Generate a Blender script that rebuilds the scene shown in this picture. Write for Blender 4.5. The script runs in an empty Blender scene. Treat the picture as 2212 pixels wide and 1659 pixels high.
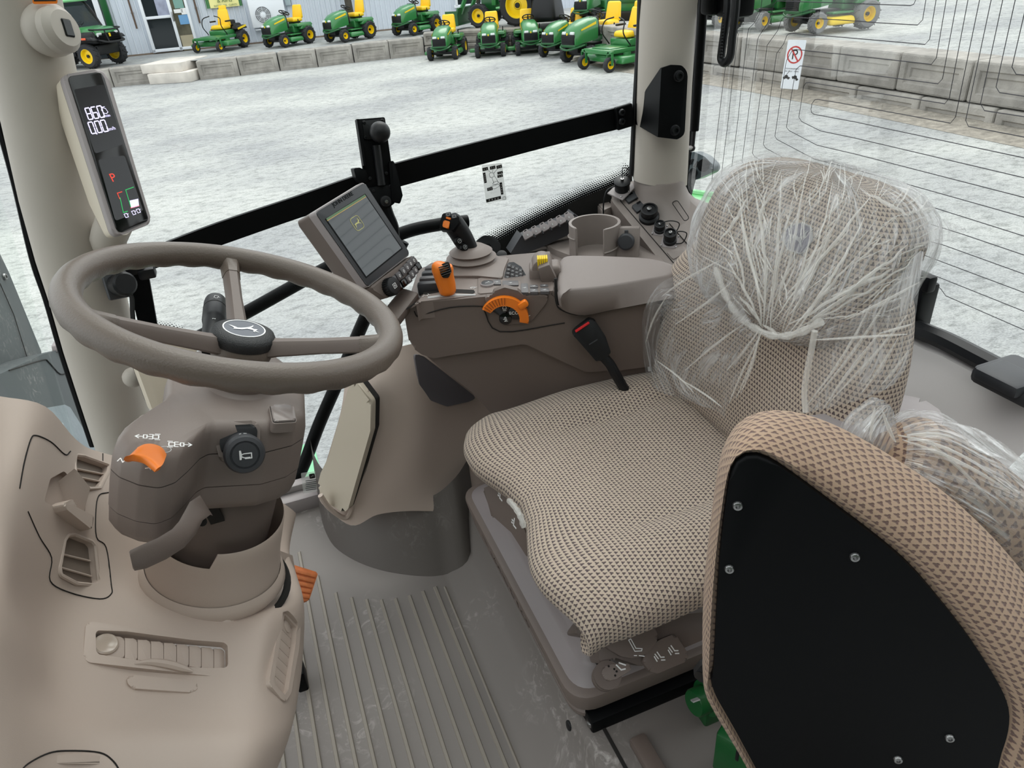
import bpy, bmesh, math, random
from math import sin, cos, radians, pi, atan2, sqrt, tan
from mathutils import Vector as V, Matrix
random.seed(7)
SC = bpy.context.scene
LINK = SC.collection.objects.link

# ---------------------------------------------------------------- camera
# cab frame: x = towards the tractor's rear, y = towards its right side, z up, z=0 cab floor, metres
YAW, PITCH, ROLL = radians(18.8), radians(31.0), atan2(213, 2545)
FPX, CAMZ = 1534.0, 1.2
HD = V((sin(YAW), cos(YAW), 0)); RT = V((cos(YAW), -sin(YAW), 0))
FW = HD * cos(PITCH) - V((0, 0, 1)) * sin(PITCH)
UP0 = HD * sin(PITCH) + V((0, 0, 1)) * cos(PITCH)
IR = RT * cos(ROLL) - UP0 * sin(ROLL); IU = RT * sin(ROLL) + UP0 * cos(ROLL)
CAM = V((0, 0, CAMZ))
cd = bpy.data.cameras.new('camera'); cam = bpy.data.objects.new('camera', cd); LINK(cam)
cd.sensor_fit = 'HORIZONTAL'; cd.sensor_width = 36.0; cd.lens = FPX / 2212 * 36.0
cd.clip_start = 0.01; cd.clip_end = 400
cam.matrix_world = Matrix.Translation(CAM) @ Matrix((IR, IU, -FW)).transposed().to_4x4()
SC.camera = cam

# ---------------------------------------------------------------- overcast sky, weak high sun, exposure
w = bpy.data.worlds.new('overcast_sky'); SC.world = w; w.use_nodes = True
nt = w.node_tree; nt.nodes.clear()
_o = nt.nodes.new('ShaderNodeOutputWorld'); _b = nt.nodes.new('ShaderNodeBackground')
_b.inputs['Color'].default_value = (0.95, 0.98, 1.0, 1); _b.inputs['Strength'].default_value = 1.0
nt.links.new(_b.outputs[0], _o.inputs[0])
sd = bpy.data.lights.new('veiled_sun', 'SUN'); sun = bpy.data.objects.new('veiled_sun', sd); LINK(sun)
sd.energy = 0.9; sd.angle = radians(40); sd.color = (1, 0.97, 0.93)
sun.rotation_euler = (radians(-28), radians(22), 0)
SC.view_settings.view_transform = 'Standard'; SC.view_settings.look = 'None'
SC.view_settings.gamma = 1.0; SC.view_settings.use_curve_mapping = False
SC.view_settings.exposure = 0.85

# ---------------------------------------------------------------- pixel -> point on a plane of the cab
def ray(px, py):
    dx, dy = px - 1106, py - 829.5
    return (IR * dx - IU * dy + FW * FPX)
def P(px, py, x=None, y=None, z=None, o=None, n=None):
    R = ray(px, py)
    if x is not None: t = (x - CAM.x) / R.x
    elif y is not None: t = (y - CAM.y) / R.y
    elif z is not None: t = (z - CAM.z) / R.z
    else: t = (V(o) - CAM).dot(n) / R.dot(n)
    return CAM + R * t
def PP(pts, **k): return [P(a, b, **k) for a, b in pts]

# ---------------------------------------------------------------- materials
def S(r, g, b):
    f = lambda c: (c / 255 / 12.92) if c / 255 <= .04045 else ((c / 255 + .055) / 1.055) ** 2.4
    return (f(r), f(g), f(b))
MATS = {}
def mat(name, col, rough=.5, metal=0, bump=None, var=None, spec=.5, emit=0, coat=0, vscale=None):
    if name in MATS: return MATS[name]
    m = bpy.data.materials.new(name); m.use_nodes = True; MATS[name] = m
    n = m.node_tree.nodes; l = m.node_tree.links; b = n['Principled BSDF']
    c = (*col, 1); b.inputs['Base Color'].default_value = c
    b.inputs['Roughness'].default_value = rough; b.inputs['Metallic'].default_value = metal
    b.inputs['Specular IOR Level'].default_value = spec
    if coat: b.inputs['Coat Weight'].default_value = coat
    if emit: b.inputs['Emission Color'].default_value = c; b.inputs['Emission Strength'].default_value = emit
    if bump or var: tc = n.new('ShaderNodeTexCoord')
    if var:
        t = n.new('ShaderNodeTexNoise'); t.inputs['Scale'].default_value = var[0]; t.inputs['Detail'].default_value = 5
        l.new(tc.outputs['Object'], t.inputs['Vector'])
        r = n.new('ShaderNodeValToRGB'); e = r.color_ramp.elements
        e[0].position = .3; e[1].position = .7
        e[0].color = (*[x * (1 - var[1]) for x in col], 1); e[1].color = (*[min(1, x * (1 + var[1])) for x in col], 1)
        l.new(t.outputs['Fac'], r.inputs['Fac']); l.new(r.outputs['Color'], b.inputs['Base Color'])
    if bump:
        t = n.new('ShaderNodeTexNoise'); t.inputs['Scale'].default_value = bump[0]; t.inputs['Detail'].default_value = 3
        l.new(tc.outputs['Object'], t.inputs['Vector'])
        u = n.new('ShaderNodeBump'); u.inputs['Strength'].default_value = bump[1]; u.inputs['Distance'].default_value = bump[2] if len(bump) > 2 else .001
        l.new(t.outputs['Fac'], u.inputs['Height']); l.new(u.outputs['Normal'], b.inputs['Normal'])
    return m

# ---------------------------------------------------------------- mesh helpers
def bm_new(): return bmesh.new()
def rbox(sx, sy, sz, bev=0, seg=2, top=(1, 1), shift=(0, 0)):
    """box centred at the origin, edges rounded; top = scale of the +z face"""
    bm = bmesh.new(); bmesh.ops.create_cube(bm, size=1)
    for v in bm.verts:
        k = top if v.co.z > 0 else (1, 1)
        s = shift if v.co.z > 0 else (0, 0)
        v.co = V((v.co.x * sx * k[0] + s[0], v.co.y * sy * k[1] + s[1], v.co.z * sz))
    if bev: bmesh.ops.bevel(bm, geom=bm.edges[:], offset=bev, segments=seg, affect='EDGES', profile=.5)
    return bm
def rnd(pts, r, n=4):
    """round the corners of a 2-D polygon; r a number or one per corner"""
    out = []; N = len(pts)
    for i in range(N):
        rr = r[i] if isinstance(r, (list, tuple)) else r
        p = V(pts[i]).to_2d(); a = V(pts[i - 1]).to_2d() - p; b = V(pts[(i + 1) % N]).to_2d() - p
        la, lb = a.length, b.length
        if rr <= 0 or la == 0 or lb == 0: out.append(p); continue
        a /= la; b /= lb
        ang = math.acos(max(-1, min(1, a.dot(b)))); t = min(rr / max(.02, tan(ang / 2)), la * .48, lb * .48)
        p0, p1 = p + a * t, p + b * t
        for k in range(n + 1):
            s = k / n; out.append(p0 * (1 - s) ** 2 + p * 2 * s * (1 - s) + p1 * s * s)
    return out
def prism(pts, z0, z1, bev=0, seg=2, both=False):
    bm = bmesh.new()
    area = sum(pts[i][0] * pts[(i + 1) % len(pts)][1] - pts[(i + 1) % len(pts)][0] * pts[i][1] for i in range(len(pts)))
    if area < 0: pts = list(reversed(pts))
    lo = [bm.verts.new((p[0], p[1], z0)) for p in pts]; hi = [bm.verts.new((p[0], p[1], z1)) for p in pts]
    N = len(pts)
    ft = bm.faces.new(hi); fb = bm.faces.new(list(reversed(lo)))
    for i in range(N): bm.faces.new((lo[i], lo[(i + 1) % N], hi[(i + 1) % N], hi[i]))
    if bev:
        ed = list(ft.edges) + (list(fb.edges) if both else [])
        bmesh.ops.bevel(bm, geom=ed, offset=bev, segments=seg, affect='EDGES', profile=.5)
    return bm
def lathe(prof, n=24, a0=0, a1=2 * pi, sx=1, sy=1):
    bm = bmesh.new(); full = abs(a1 - a0 - 2 * pi) < 1e-6
    m = n if full else n + 1; rows = []
    for k in range(m):
        t = a0 + (a1 - a0) * k / n; c, s = cos(t), sin(t)
        rows.append([bm.verts.new((r * c * sx, r * s * sy, z)) for r, z in prof])
    for k in range(n if full else n):
        A, B = rows[k], rows[(k + 1) % m]
        for j in range(len(prof) - 1):
            try: bm.faces.new((A[j], B[j], B[j + 1], A[j + 1]))
            except ValueError: pass
    bmesh.ops.remove_doubles(bm, verts=bm.verts[:], dist=1e-6)
    return bm
def cr(pts, n=6, closed=False):
    """Catmull-Rom through the points"""
    pts = [V(p) for p in pts]; N = len(pts); out = []
    for i in range(N if closed else N - 1):
        if closed: p0, p1, p2, p3 = pts[i - 1], pts[i], pts[(i + 1) % N], pts[(i + 2) % N]
        else:
            p1, p2 = pts[i], pts[i + 1]; p0 = pts[i - 1] if i else p1 * 2 - p2; p3 = pts[i + 2] if i + 2 < N else p2 * 2 - p1
        for k in range(n):
            t = k / n
            out.append(.5 * ((2 * p1) + (p2 - p0) * t + (2 * p0 - 5 * p1 + 4 * p2 - p3) * t * t + (3 * p1 - p0 - 3 * p2 + p3) * t ** 3))
    if not closed: out.append(pts[-1])
    return out
def tube(path, r, n=10, closed=False, caps=True, flat=1.0, upv=None):
    """swept tube; r number or list; flat squashes along the binormal"""
    path = [V(p) for p in path]; N = len(path); bm = bmesh.new(); rings = []
    up = V(upv) if upv else None
    for i in range(N):
        a = path[i - 1] if (i or closed) else path[i]; b = path[(i + 1) % N] if (i < N - 1 or closed) else path[i]
        t = (b - a).normalized()
        if up is None:
            up = V((0, 0, 1)) if abs(t.z) < .9 else V((1, 0, 0))
        u = (up - t * up.dot(t))
        if u.length < 1e-5: u = t.orthogonal()
        u.normalize(); w_ = t.cross(u)
        if not upv: up = u
        rr = r[i] if isinstance(r, (list, tuple)) else r
        rings.append([bm.verts.new(path[i] + (w_ * cos(2 * pi * k / n) + u * sin(2 * pi * k / n) * flat) * rr) for k in range(n)])
    for i in range(N if closed else N - 1):
        A, B = rings[i], rings[(i + 1) % N]
        for k in range(n): bm.faces.new((A[k], A[(k + 1) % n], B[(k + 1) % n], B[k]))
    if caps and not closed:
        bm.faces.new(list(reversed(rings[0]))); bm.faces.new(rings[-1])
    return bm
def loft(rings, closed=True, caps=True, loop=False):
    bm = bmesh.new(); R = [[bm.verts.new(p) for p in ring] for ring in rings]; n = len(rings[0])
    M = len(R)
    for i in range(M if loop else M - 1):
        A, B = R[i], R[(i + 1) % M]
        for k in range(n if closed else n - 1):
            bm.faces.new((A[k], A[(k + 1) % n], B[(k + 1) % n], B[k]))
    if caps and closed and not loop:
        bm.faces.new(list(reversed(R[0]))); bm.faces.new(R[-1])
    return bm
def poly(verts, faces, bev=0, seg=2, ang=20):
    bm = bmesh.new(); vs = [bm.verts.new(v) for v in verts]
    for f in faces: bm.faces.new([vs[i] for i in f])
    bmesh.ops.recalc_face_normals(bm, faces=bm.faces[:])
    if bev:
        ed = [e for e in bm.edges if len(e.link_faces) == 2 and e.calc_face_angle(0) > radians(ang)]
        bmesh.ops.bevel(bm, geom=ed, offset=bev, segments=seg, affect='EDGES', profile=.5, clamp_overlap=True)
    return bm
def ball(r, u=16, v=10, s=(1, 1, 1)):
    bm = bmesh.new(); bmesh.ops.create_uvsphere(bm, u_segments=u, v_segments=v, radius=r)
    for q in bm.verts: q.co = V((q.co.x * s[0], q.co.y * s[1], q.co.z * s[2]))
    return bm
def cyl(r, h, n=20, bev=0, r2=None, z0=0):
    r2 = r if r2 is None else r2
    if bev: pr = [(0, z0), (r, z0), (r2, z0 + h - bev), (r2 - bev * .3, z0 + h - bev * .3), (r2 - bev, z0 + h), (0, z0 + h)]
    else: pr = [(0, z0), (r, z0), (r2, z0 + h), (0, z0 + h)]
    return lathe(pr, n)
def fr(o, z, x=None):
    """matrix with origin o, local z along z, local x as near x as possible"""
    z = V(z).normalized(); x = V(x) if x is not None else (V((1, 0, 0)) if abs(z.x) < .9 else V((0, 1, 0)))
    x = (x - z * x.dot(z)).normalized(); y = z.cross(x)
    return Matrix.Translation(V(o)) @ Matrix((x, y, z)).transposed().to_4x4()
def T(x, y, z): return Matrix.Translation(V((x, y, z)))
def RZ(a): return Matrix.Rotation(a, 4, 'Z')
def RX(a): return Matrix.Rotation(a, 4, 'X')
def RY(a): return Matrix.Rotation(a, 4, 'Y')
def join(*items):
    """items: bm or (bm, matrix) -> one bm"""
    out = bmesh.new()
    for it in items:
        bm, M = it if isinstance(it, tuple) else (it, None)
        if M is not None: bm.transform(M)
        t = bpy.data.meshes.new('t'); bm.to_mesh(t); out.from_mesh(t); bpy.data.meshes.remove(t); bm.free()
    return out
def tf(bm, M): bm.transform(M); return bm

def mk(name, bm, m, parent=None, M=None, ang=35, label=None, kind=None, flat=False):
    """link bm as ONE mesh object; vertices are in the parent's frame unless the parent is a placed thing ('w')"""
    if M is not None: bm.transform(M)
    bmesh.ops.recalc_face_normals(bm, faces=bm.faces[:])
    me = bpy.data.meshes.new(name); bm.to_mesh(me); bm.free()
    if not flat:
        me.polygons.foreach_set('use_smooth', [True] * len(me.polygons)); me.set_sharp_from_angle(angle=radians(ang))
    for x in (m if isinstance(m, (list, tuple)) else [m]): me.materials.append(x)
    o = bpy.data.objects.new(name, me); LINK(o)
    if parent is not None:
        o.parent = parent
        q = parent; off = V((0, 0, 0))
        while q is not None: off += q.location; q = q.parent
        o.location = -off
    if label: o['label'] = label
    if kind: o['kind'] = kind
    return o
def tag(o, label=None, cat=None, group=None, kind=None):
    for k, v in (('label', label), ('category', cat), ('group', group), ('kind', kind)):
        if v: o[k] = v
    return o
def thing(name, label, cat, loc=(0, 0, 0), group=None):
    o = bpy.data.objects.new(name, None); LINK(o); o.location = V(loc); o.empty_display_size = .05
    return tag(o, label, cat, group)
def struct(o): o['kind'] = 'structure'; return o
def copy_tree(o, parent=None):
    c = o.copy(); LINK(c)
    if parent is not None: c.parent = parent
    for ch in list(o.children): copy_tree(ch, c)
    return c
def text(name, s, size, m, parent, M, ext=.0004, align='CENTER', sx=1.0, label=None):
    cu = bpy.data.curves.new(name, 'FONT'); cu.body = s; cu.size = size; cu.extrude = ext
    cu.align_x = align; cu.align_y = 'CENTER'; cu.resolution_u = 3
    ob = bpy.data.objects.new(name, cu); me = bpy.data.meshes.new_from_object(ob); bpy.data.objects.remove(ob)
    bm = bmesh.new(); bm.from_mesh(me); bpy.data.meshes.remove(me)
    if sx != 1: bm.transform(Matrix.Diagonal((sx, 1, 1, 1)))
    return mk(name, bm, m, parent, M, label=label, flat=True)
def strokes(lines, wd, M=None, z0=0, z1=.0004):
    """flat printed line-work: list of 2-D polylines -> thin ribbons"""
    bm = bmesh.new()
    for ln in lines:
        for a, b in zip(ln[:-1], ln[1:]):
            a = V((a[0], a[1])); b = V((b[0], b[1])); d = (b - a)
            if d.length < 1e-9: continue
            d.normalize(); nrm = V((-d.y, d.x)) * wd / 2; a2 = a - d * wd * .4; b2 = b + d * wd * .4
            q = [a2 + nrm, a2 - nrm, b2 - nrm, b2 + nrm]
            bm.faces.new([bm.verts.new((p.x, p.y, z1)) for p in q])
    if M is not None: bm.transform(M)
    return bm
def face2d(pts, z=0):
    bm = bmesh.new(); bm.faces.new([bm.verts.new((p[0], p[1], z)) for p in pts]); return bm
def circle2(r, n=24, cx=0, cy=0): return [(cx + r * cos(2 * pi * k / n), cy + r * sin(2 * pi * k / n)) for k in range(n + 1)]
# leaping stag emblem, unit box
DEER = [(-.46, .02), (-.30, .06), (-.12, .10), (.10, .06), (.22, .14), (.30, .22), (.24, .36), (.30, .44), (.29, .30), (.36, .38), (.46, .46), (.38, .30), (.42, .22),
        (.50, .16), (.46, .12), (.36, .10), (.34, .02), (.30, -.06), (.40, -.12), (.48, -.24), (.44, -.26), (.36, -.18), (.24, -.12), (.10, -.08), (-.10, -.06), (-.24, -.08),
        (-.30, -.20), (-.42, -.36), (-.50, -.40), (-.46, -.32), (-.40, -.16), (-.38, -.06)]
def screw(name, parent, pos, nrm, r=.005, m=None):
    b = lathe([(0, .0), (r, 0), (r, r * .25), (r * .8, r * .6), (r * .42, r * .66), (r * .40, r * .25), (0, r * .25)], 14)
    return mk(name, b, m or MATS['steel'], parent, fr(pos, nrm))
# ---------------------------------------------------------------- palette
BEIGE = mat('beige_plastic', S(182, 166, 155), .55, bump=(900, .25, .0004))
BEIGE2 = mat('light_beige_plastic', S(200, 189, 172), .5, bump=(900, .2, .0004))
PILLARM = mat('beige_pillar', S(176, 168, 159), .6, bump=(1200, .2, .0004))
TAUPE = mat('taupe_plastic', S(118, 106, 100), .5, bump=(1100, .3, .0004))
TAUPED = mat('dark_taupe_plastic', S(101, 89, 83), .5, bump=(1100, .3, .0004))
WHEELM = mat('taupe_wheel_grip', S(96, 85, 77), .42, bump=(420, .5, .0008))
PADM = mat('grey_taupe_armrest', S(128, 118, 114), .6, bump=(700, .35, .0005))
GREYM = mat('grey_plastic', S(150, 142, 142), .5, bump=(900, .2, .0004))
BLACK = mat('black_plastic', S(18, 19, 22), .45, spec=.35, bump=(900, .2, .0003))
BLACKS = mat('black_steel', S(7, 8, 10), .5, spec=.12)
BLACKG = mat('black_gloss', S(10, 10, 12), .12)
DKGREY = mat('charcoal_plastic', S(52, 53, 57), .5, bump=(900, .2, .0003))
BTN = mat('button_grey', S(78, 75, 77), .45)
ORANGE = mat('orange_plastic', S(232, 120, 20), .42)
ORANGED = mat('orange_pedal_rubber', S(205, 118, 68), .6, var=(60, .2))
YELLOW = mat('yellow_plastic', S(240, 205, 20), .4)
SEATY = mat('yellow_vinyl', S(246, 198, 22), .4)
GREEN = mat('green_paint', S(46, 120, 62), .3, coat=.3)
GREENL = mat('pale_green_paint', S(120, 190, 130), .35)
GREEND = mat('dark_green_paint', S(20, 84, 40), .35)
TIRE = mat('tyre_rubber', S(42, 43, 46), .85, bump=(60, .5, .01))
TIREG = mat('dusty_tyre_rubber', S(120, 120, 120), .9, bump=(60, .5, .01))
STEEL = mat('steel', S(150, 150, 150), .3, 1)
WHITEP = mat('white_print', S(235, 235, 235), .6)
GREYP = mat('grey_print', S(170, 170, 170), .6)
BLACKP = mat('black_print', S(18, 18, 18), .6)
REDP = mat('red_print', S(190, 40, 40), .5)
RED = mat('red_plastic', S(196, 30, 36), .35)
GAPM = mat('dark_gap', S(26, 23, 21), .9)
CHROME = mat('chrome', S(200, 200, 200), .15, 1)
def glass_mat(name, tint=(1, 1, 1), refl=.5):
    m = bpy.data.materials.new(name); m.use_nodes = True; n = m.node_tree.nodes; l = m.node_tree.links; n.clear()
    o = n.new('ShaderNodeOutputMaterial'); mx = n.new('ShaderNodeMixShader'); t = n.new('ShaderNodeBsdfTransparent'); g = n.new('ShaderNodeBsdfGlossy')
    f = n.new('ShaderNodeFresnel'); f.inputs['IOR'].default_value = 1.45
    k = n.new('ShaderNodeMath'); k.operation = 'MULTIPLY'; k.inputs[1].default_value = refl
    t.inputs['Color'].default_value = (*tint, 1); g.inputs['Roughness'].default_value = .02
    l.new(f.outputs[0], k.inputs[0]); l.new(k.outputs[0], mx.inputs['Fac']); l.new(t.outputs[0], mx.inputs[1]); l.new(g.outputs[0], mx.inputs[2])
    l.new(mx.outputs[0], o.inputs['Surface']); return m
GLASS = glass_mat('window_glass', (.96, .985, .97), .18)
def frit_mat():
    """printed black dots that shrink away from the edge: uv.x in metres along, uv.y 0 at the solid edge, 1 where it ends"""
    m = bpy.data.materials.new('window_frit_dots'); m.use_nodes = True; n = m.node_tree.nodes; l = m.node_tree.links; n.clear()
    o = n.new('ShaderNodeOutputMaterial'); mx = n.new('ShaderNodeMixShader'); t = n.new('ShaderNodeBsdfTransparent'); d = n.new('ShaderNodeBsdfDiffuse')
    d.inputs['Color'].default_value = (.008, .008, .009, 1)
    uv = n.new('ShaderNodeUVMap'); sp = n.new('ShaderNodeSeparateXYZ'); l.new(uv.outputs[0], sp.inputs[0])
    def mth(op, a, b=None):
        q = n.new('ShaderNodeMath'); q.operation = op
        for i, v in enumerate((a, b)):
            if v is None: continue
            if isinstance(v, (int, float)): q.inputs[i].default_value = v
            else: l.new(v, q.inputs[i])
        return q.outputs[0]
    ROWS = 7.0
    yy = mth('MULTIPLY', sp.outputs[1], ROWS); row = mth('FLOOR', yy); odd = mth('MODULO', row, 2.0)
    xx = mth('ADD', mth('DIVIDE', sp.outputs[0], .0058), mth('MULTIPLY', odd, .5))
    fx = mth('SUBTRACT', mth('FRACT', xx), .5); fy = mth('SUBTRACT', mth('FRACT', yy), .5)
    dist = mth('SQRT', mth('ADD', mth('MULTIPLY', fx, fx), mth('MULTIPLY', fy, fy)))
    rad = mth('SUBTRACT', .66, mth('MULTIPLY', mth('DIVIDE', mth('ADD', row, .5), ROWS), .55))
    msk = mth('LESS_THAN', dist, rad)
    l.new(msk, mx.inputs['Fac']); l.new(t.outputs[0], mx.inputs[1]); l.new(d.outputs[0], mx.inputs[2]); l.new(mx.outputs[0], o.inputs['Surface'])
    return m
FRIT = frit_mat()
def fabric_mat(name, base, dark, pu=.0105, pv=.0085, rough=.95):
    """woven upholstery: staggered dark tufts on tan, uv in metres"""
    m = bpy.data.materials.new(name); m.use_nodes = True; n = m.node_tree.nodes; l = m.node_tree.links; b = n['Principled BSDF']
    b.inputs['Roughness'].default_value = rough; b.inputs['Specular IOR Level'].default_value = .1
    b.inputs['Sheen Weight'].default_value = .15
    uv = n.new('ShaderNodeUVMap')
    nz = n.new('ShaderNodeTexNoise'); nz.inputs['Scale'].default_value = 260; nz.inputs['Detail'].default_value = 2
    l.new(uv.outputs[0], nz.inputs['Vector'])
    def mth(op, a, c=None):
        q = n.new('ShaderNodeMath'); q.operation = op
        for i, v in enumerate((a, c)):
            if v is None: continue
            if isinstance(v, (int, float)): q.inputs[i].default_value = v
            else: l.new(v, q.inputs[i])
        return q.outputs[0]
    sp = n.new('ShaderNodeSeparateXYZ'); l.new(uv.outputs[0], sp.inputs[0])
    jx = mth('MULTIPLY', mth('SUBTRACT', nz.outputs['Fac'], .5), .0022)
    yy = mth('DIVIDE', mth('ADD', sp.outputs[1], jx), pv); row = mth('FLOOR', yy); odd = mth('ABSOLUTE', mth('MODULO', row, 2.0))
    xx = mth('ADD', mth('DIVIDE', mth('ADD', sp.outputs[0], jx), pu), mth('MULTIPLY', odd, .5))
    fx = mth('SUBTRACT', mth('FRACT', xx), .5); fy = mth('SUBTRACT', mth('FRACT', yy), .5)
    # three-lobed tuft: radius modulated by angle
    ang = n.new('ShaderNodeMath'); ang.operation = 'ARCTAN2'; l.new(fy, ang.inputs[0]); l.new(fx, ang.inputs[1])
    lob = mth('MULTIPLY', mth('COSINE', mth('MULTIPLY', mth('ADD', ang.outputs[0], .5), 3.0)), .10)
    dist = mth('SQRT', mth('ADD', mth('MULTIPLY', fx, fx), mth('MULTIPLY', fy, fy)))
    val = mth('SUBTRACT', mth('ADD', .33, lob), dist)
    rp = n.new('ShaderNodeValToRGB'); e = rp.color_ramp.elements; e[0].position = .46; e[1].position = .56
    e[0].color = (*base, 1); e[1].color = (*dark, 1)
    l.new(mth('ADD', mth('MULTIPLY', val, 1.0), .5), rp.inputs['Fac'])
    fine = n.new('ShaderNodeTexNoise'); fine.inputs['Scale'].default_value = 1500; fine.inputs['Detail'].default_value = 1
    l.new(uv.outputs[0], fine.inputs['Vector'])
    mix = n.new('ShaderNodeMixRGB'); mix.blend_type = 'MULTIPLY'; mix.inputs['Fac'].default_value = .45
    l.new(rp.outputs[0], mix.inputs[1]); l.new(fine.outputs['Color'], mix.inputs[2])
    g = n.new('ShaderNodeGamma'); g.inputs[1].default_value = .78; l.new(mix.outputs[0], g.inputs[0])
    l.new(g.outputs[0], b.inputs['Base Color'])
    hh = mth('SUBTRACT', mth('MULTIPLY', fine.outputs['Fac'], .5), mth('MULTIPLY', mth('MAXIMUM', val, 0.0), 2.0))
    u = n.new('ShaderNodeBump'); u.inputs['Strength'].default_value = .6; u.inputs['Distance'].default_value = .002
    l.new(hh, u.inputs['Height']); l.new(u.outputs[0], b.inputs['Normal'])
    return m
FABRIC = fabric_mat('tan_tuft_fabric', S(182, 162, 143), S(74, 62, 62), .0066, .0070)
FABRIC2 = fabric_mat('tan_plush_fabric', S(170, 138, 112), S(98, 74, 66), .0120, .0098)
def film_mat(name, fac=.55, white=(.8, .8, .8)):
    """crinkled clear polythene: mostly see-through, streaked with white glints"""
    m = bpy.data.materials.new(name); m.use_nodes = True; n = m.node_tree.nodes; l = m.node_tree.links; n.clear()
    o = n.new('ShaderNodeOutputMaterial'); tc = n.new('ShaderNodeTexCoord')
    mp = n.new('ShaderNodeMapping'); l.new(tc.outputs['UV'], mp.inputs[0]); mp.inputs['Scale'].default_value = (70, 11, 1)
    nz = n.new('ShaderNodeTexNoise'); nz.inputs['Scale'].default_value = 1.0; nz.inputs['Detail'].default_value = 6; nz.inputs['Distortion'].default_value = 1.6
    l.new(mp.outputs[0], nz.inputs['Vector'])
    n2 = n.new('ShaderNodeTexNoise'); n2.inputs['Scale'].default_value = 9; n2.inputs['Detail'].default_value = 3; l.new(tc.outputs['UV'], n2.inputs['Vector'])
    u = n.new('ShaderNodeBump'); u.inputs['Strength'].default_value = 1.0; u.inputs['Distance'].default_value = .012; l.new(nz.outputs['Fac'], u.inputs['Height'])
    t = n.new('ShaderNodeBsdfTransparent'); t.inputs['Color'].default_value = (.97, .97, .97, 1)
    g = n.new('ShaderNodeBsdfGlossy'); g.inputs['Roughness'].default_value = .16; l.new(u.outputs[0], g.inputs['Normal'])
    d = n.new('ShaderNodeBsdfDiffuse'); d.inputs['Color'].default_value = (*white, 1); l.new(u.outputs[0], d.inputs['Normal'])
    tr = n.new('ShaderNodeBsdfTranslucent'); tr.inputs['Color'].default_value = (*white, 1)
    m0 = n.new('ShaderNodeMixShader'); m0.inputs[0].default_value = .4; l.new(d.outputs[0], m0.inputs[1]); l.new(tr.outputs[0], m0.inputs[2])
    m1 = n.new('ShaderNodeMixShader'); m1.inputs[0].default_value = .45; l.new(m0.outputs[0], m1.inputs[1]); l.new(g.outputs[0], m1.inputs[2])
    # ridge lines are whiter
    r = n.new('ShaderNodeValToRGB'); e = r.color_ramp.elements; e[0].position = .47; e[1].position = .72
    e[0].color = (fac * .35,) * 3 + (1,); e[1].color = (min(1, fac * 1.7),) * 3 + (1,)
    l.new(nz.outputs['Fac'], r.inputs[0])
    mm = n.new('ShaderNodeMath'); mm.operation = 'MULTIPLY'; l.new(r.outputs[0], mm.inputs[0])
    r2 = n.new('ShaderNodeValToRGB'); e = r2.color_ramp.elements; e[0].position = .35; e[1].position = .65; e[0].color = (.35,) * 3 + (1,); e[1].color = (1.2,) * 3 + (1,)
    l.new(n2.outputs['Fac'], r2.inputs[0]); l.new(r2.outputs[0], mm.inputs[1])
    m2 = n.new('ShaderNodeMixShader'); l.new(mm.outputs[0], m2.inputs[0]); l.new(t.outputs[0], m2.inputs[1]); l.new(m1.outputs[0], m2.inputs[2])
    l.new(m2.outputs[0], o.inputs['Surface']); return m
FILM = film_mat('clear_polythene', .85, (.86, .86, .87))
def uv_set(bm, fn):
    L = bm.loops.layers.uv.new('UVMap')
    for f in bm.faces:
        for lp in f.loops: lp[L].uv = fn(lp.vert)
def grid_uv(rows, closed=False, caps=False):
    """quad sheet from rows of points; uv = arc length in metres"""
    bm = bmesh.new(); L = bm.loops.layers.uv.new('UVMap')
    G = [[bm.verts.new(p) for p in r] for r in rows]; n = len(rows[0]); m = len(rows)
    U = []; 
    mid = m // 2
    acc = [0]
    for k in range(1, n + (1 if closed else 0)): acc.append(acc[-1] + max((V(rows[i][k % n]) - V(rows[i][k - 1])).length for i in (mid, m // 3, 2 * m // 3)))
    vv = [0]
    for i in range(1, m): vv.append(vv[-1] + sum((V(rows[i][k]) - V(rows[i - 1][k])).length for k in range(0, n, max(1, n // 6))) / len(range(0, n, max(1, n // 6))))
    for i in range(m - 1):
        for k in range(n if closed else n - 1):
            k2 = (k + 1) % n
            try: f = bm.faces.new((G[i][k], G[i][k2], G[i + 1][k2], G[i + 1][k]))
            except ValueError: continue
            for lp, uvc in zip(f.loops, ((acc[k], vv[i]), (acc[k + 1], vv[i]), (acc[k + 1], vv[i + 1]), (acc[k], vv[i + 1]))): lp[L].uv = uvc
    if caps:
        for row in (G[0], G[-1]):
            try:
                f = bm.faces.new(row)
                for lp in f.loops: lp[L].uv = (lp.vert.co.x, lp.vert.co.y)
            except ValueError: pass
    return bm
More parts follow.
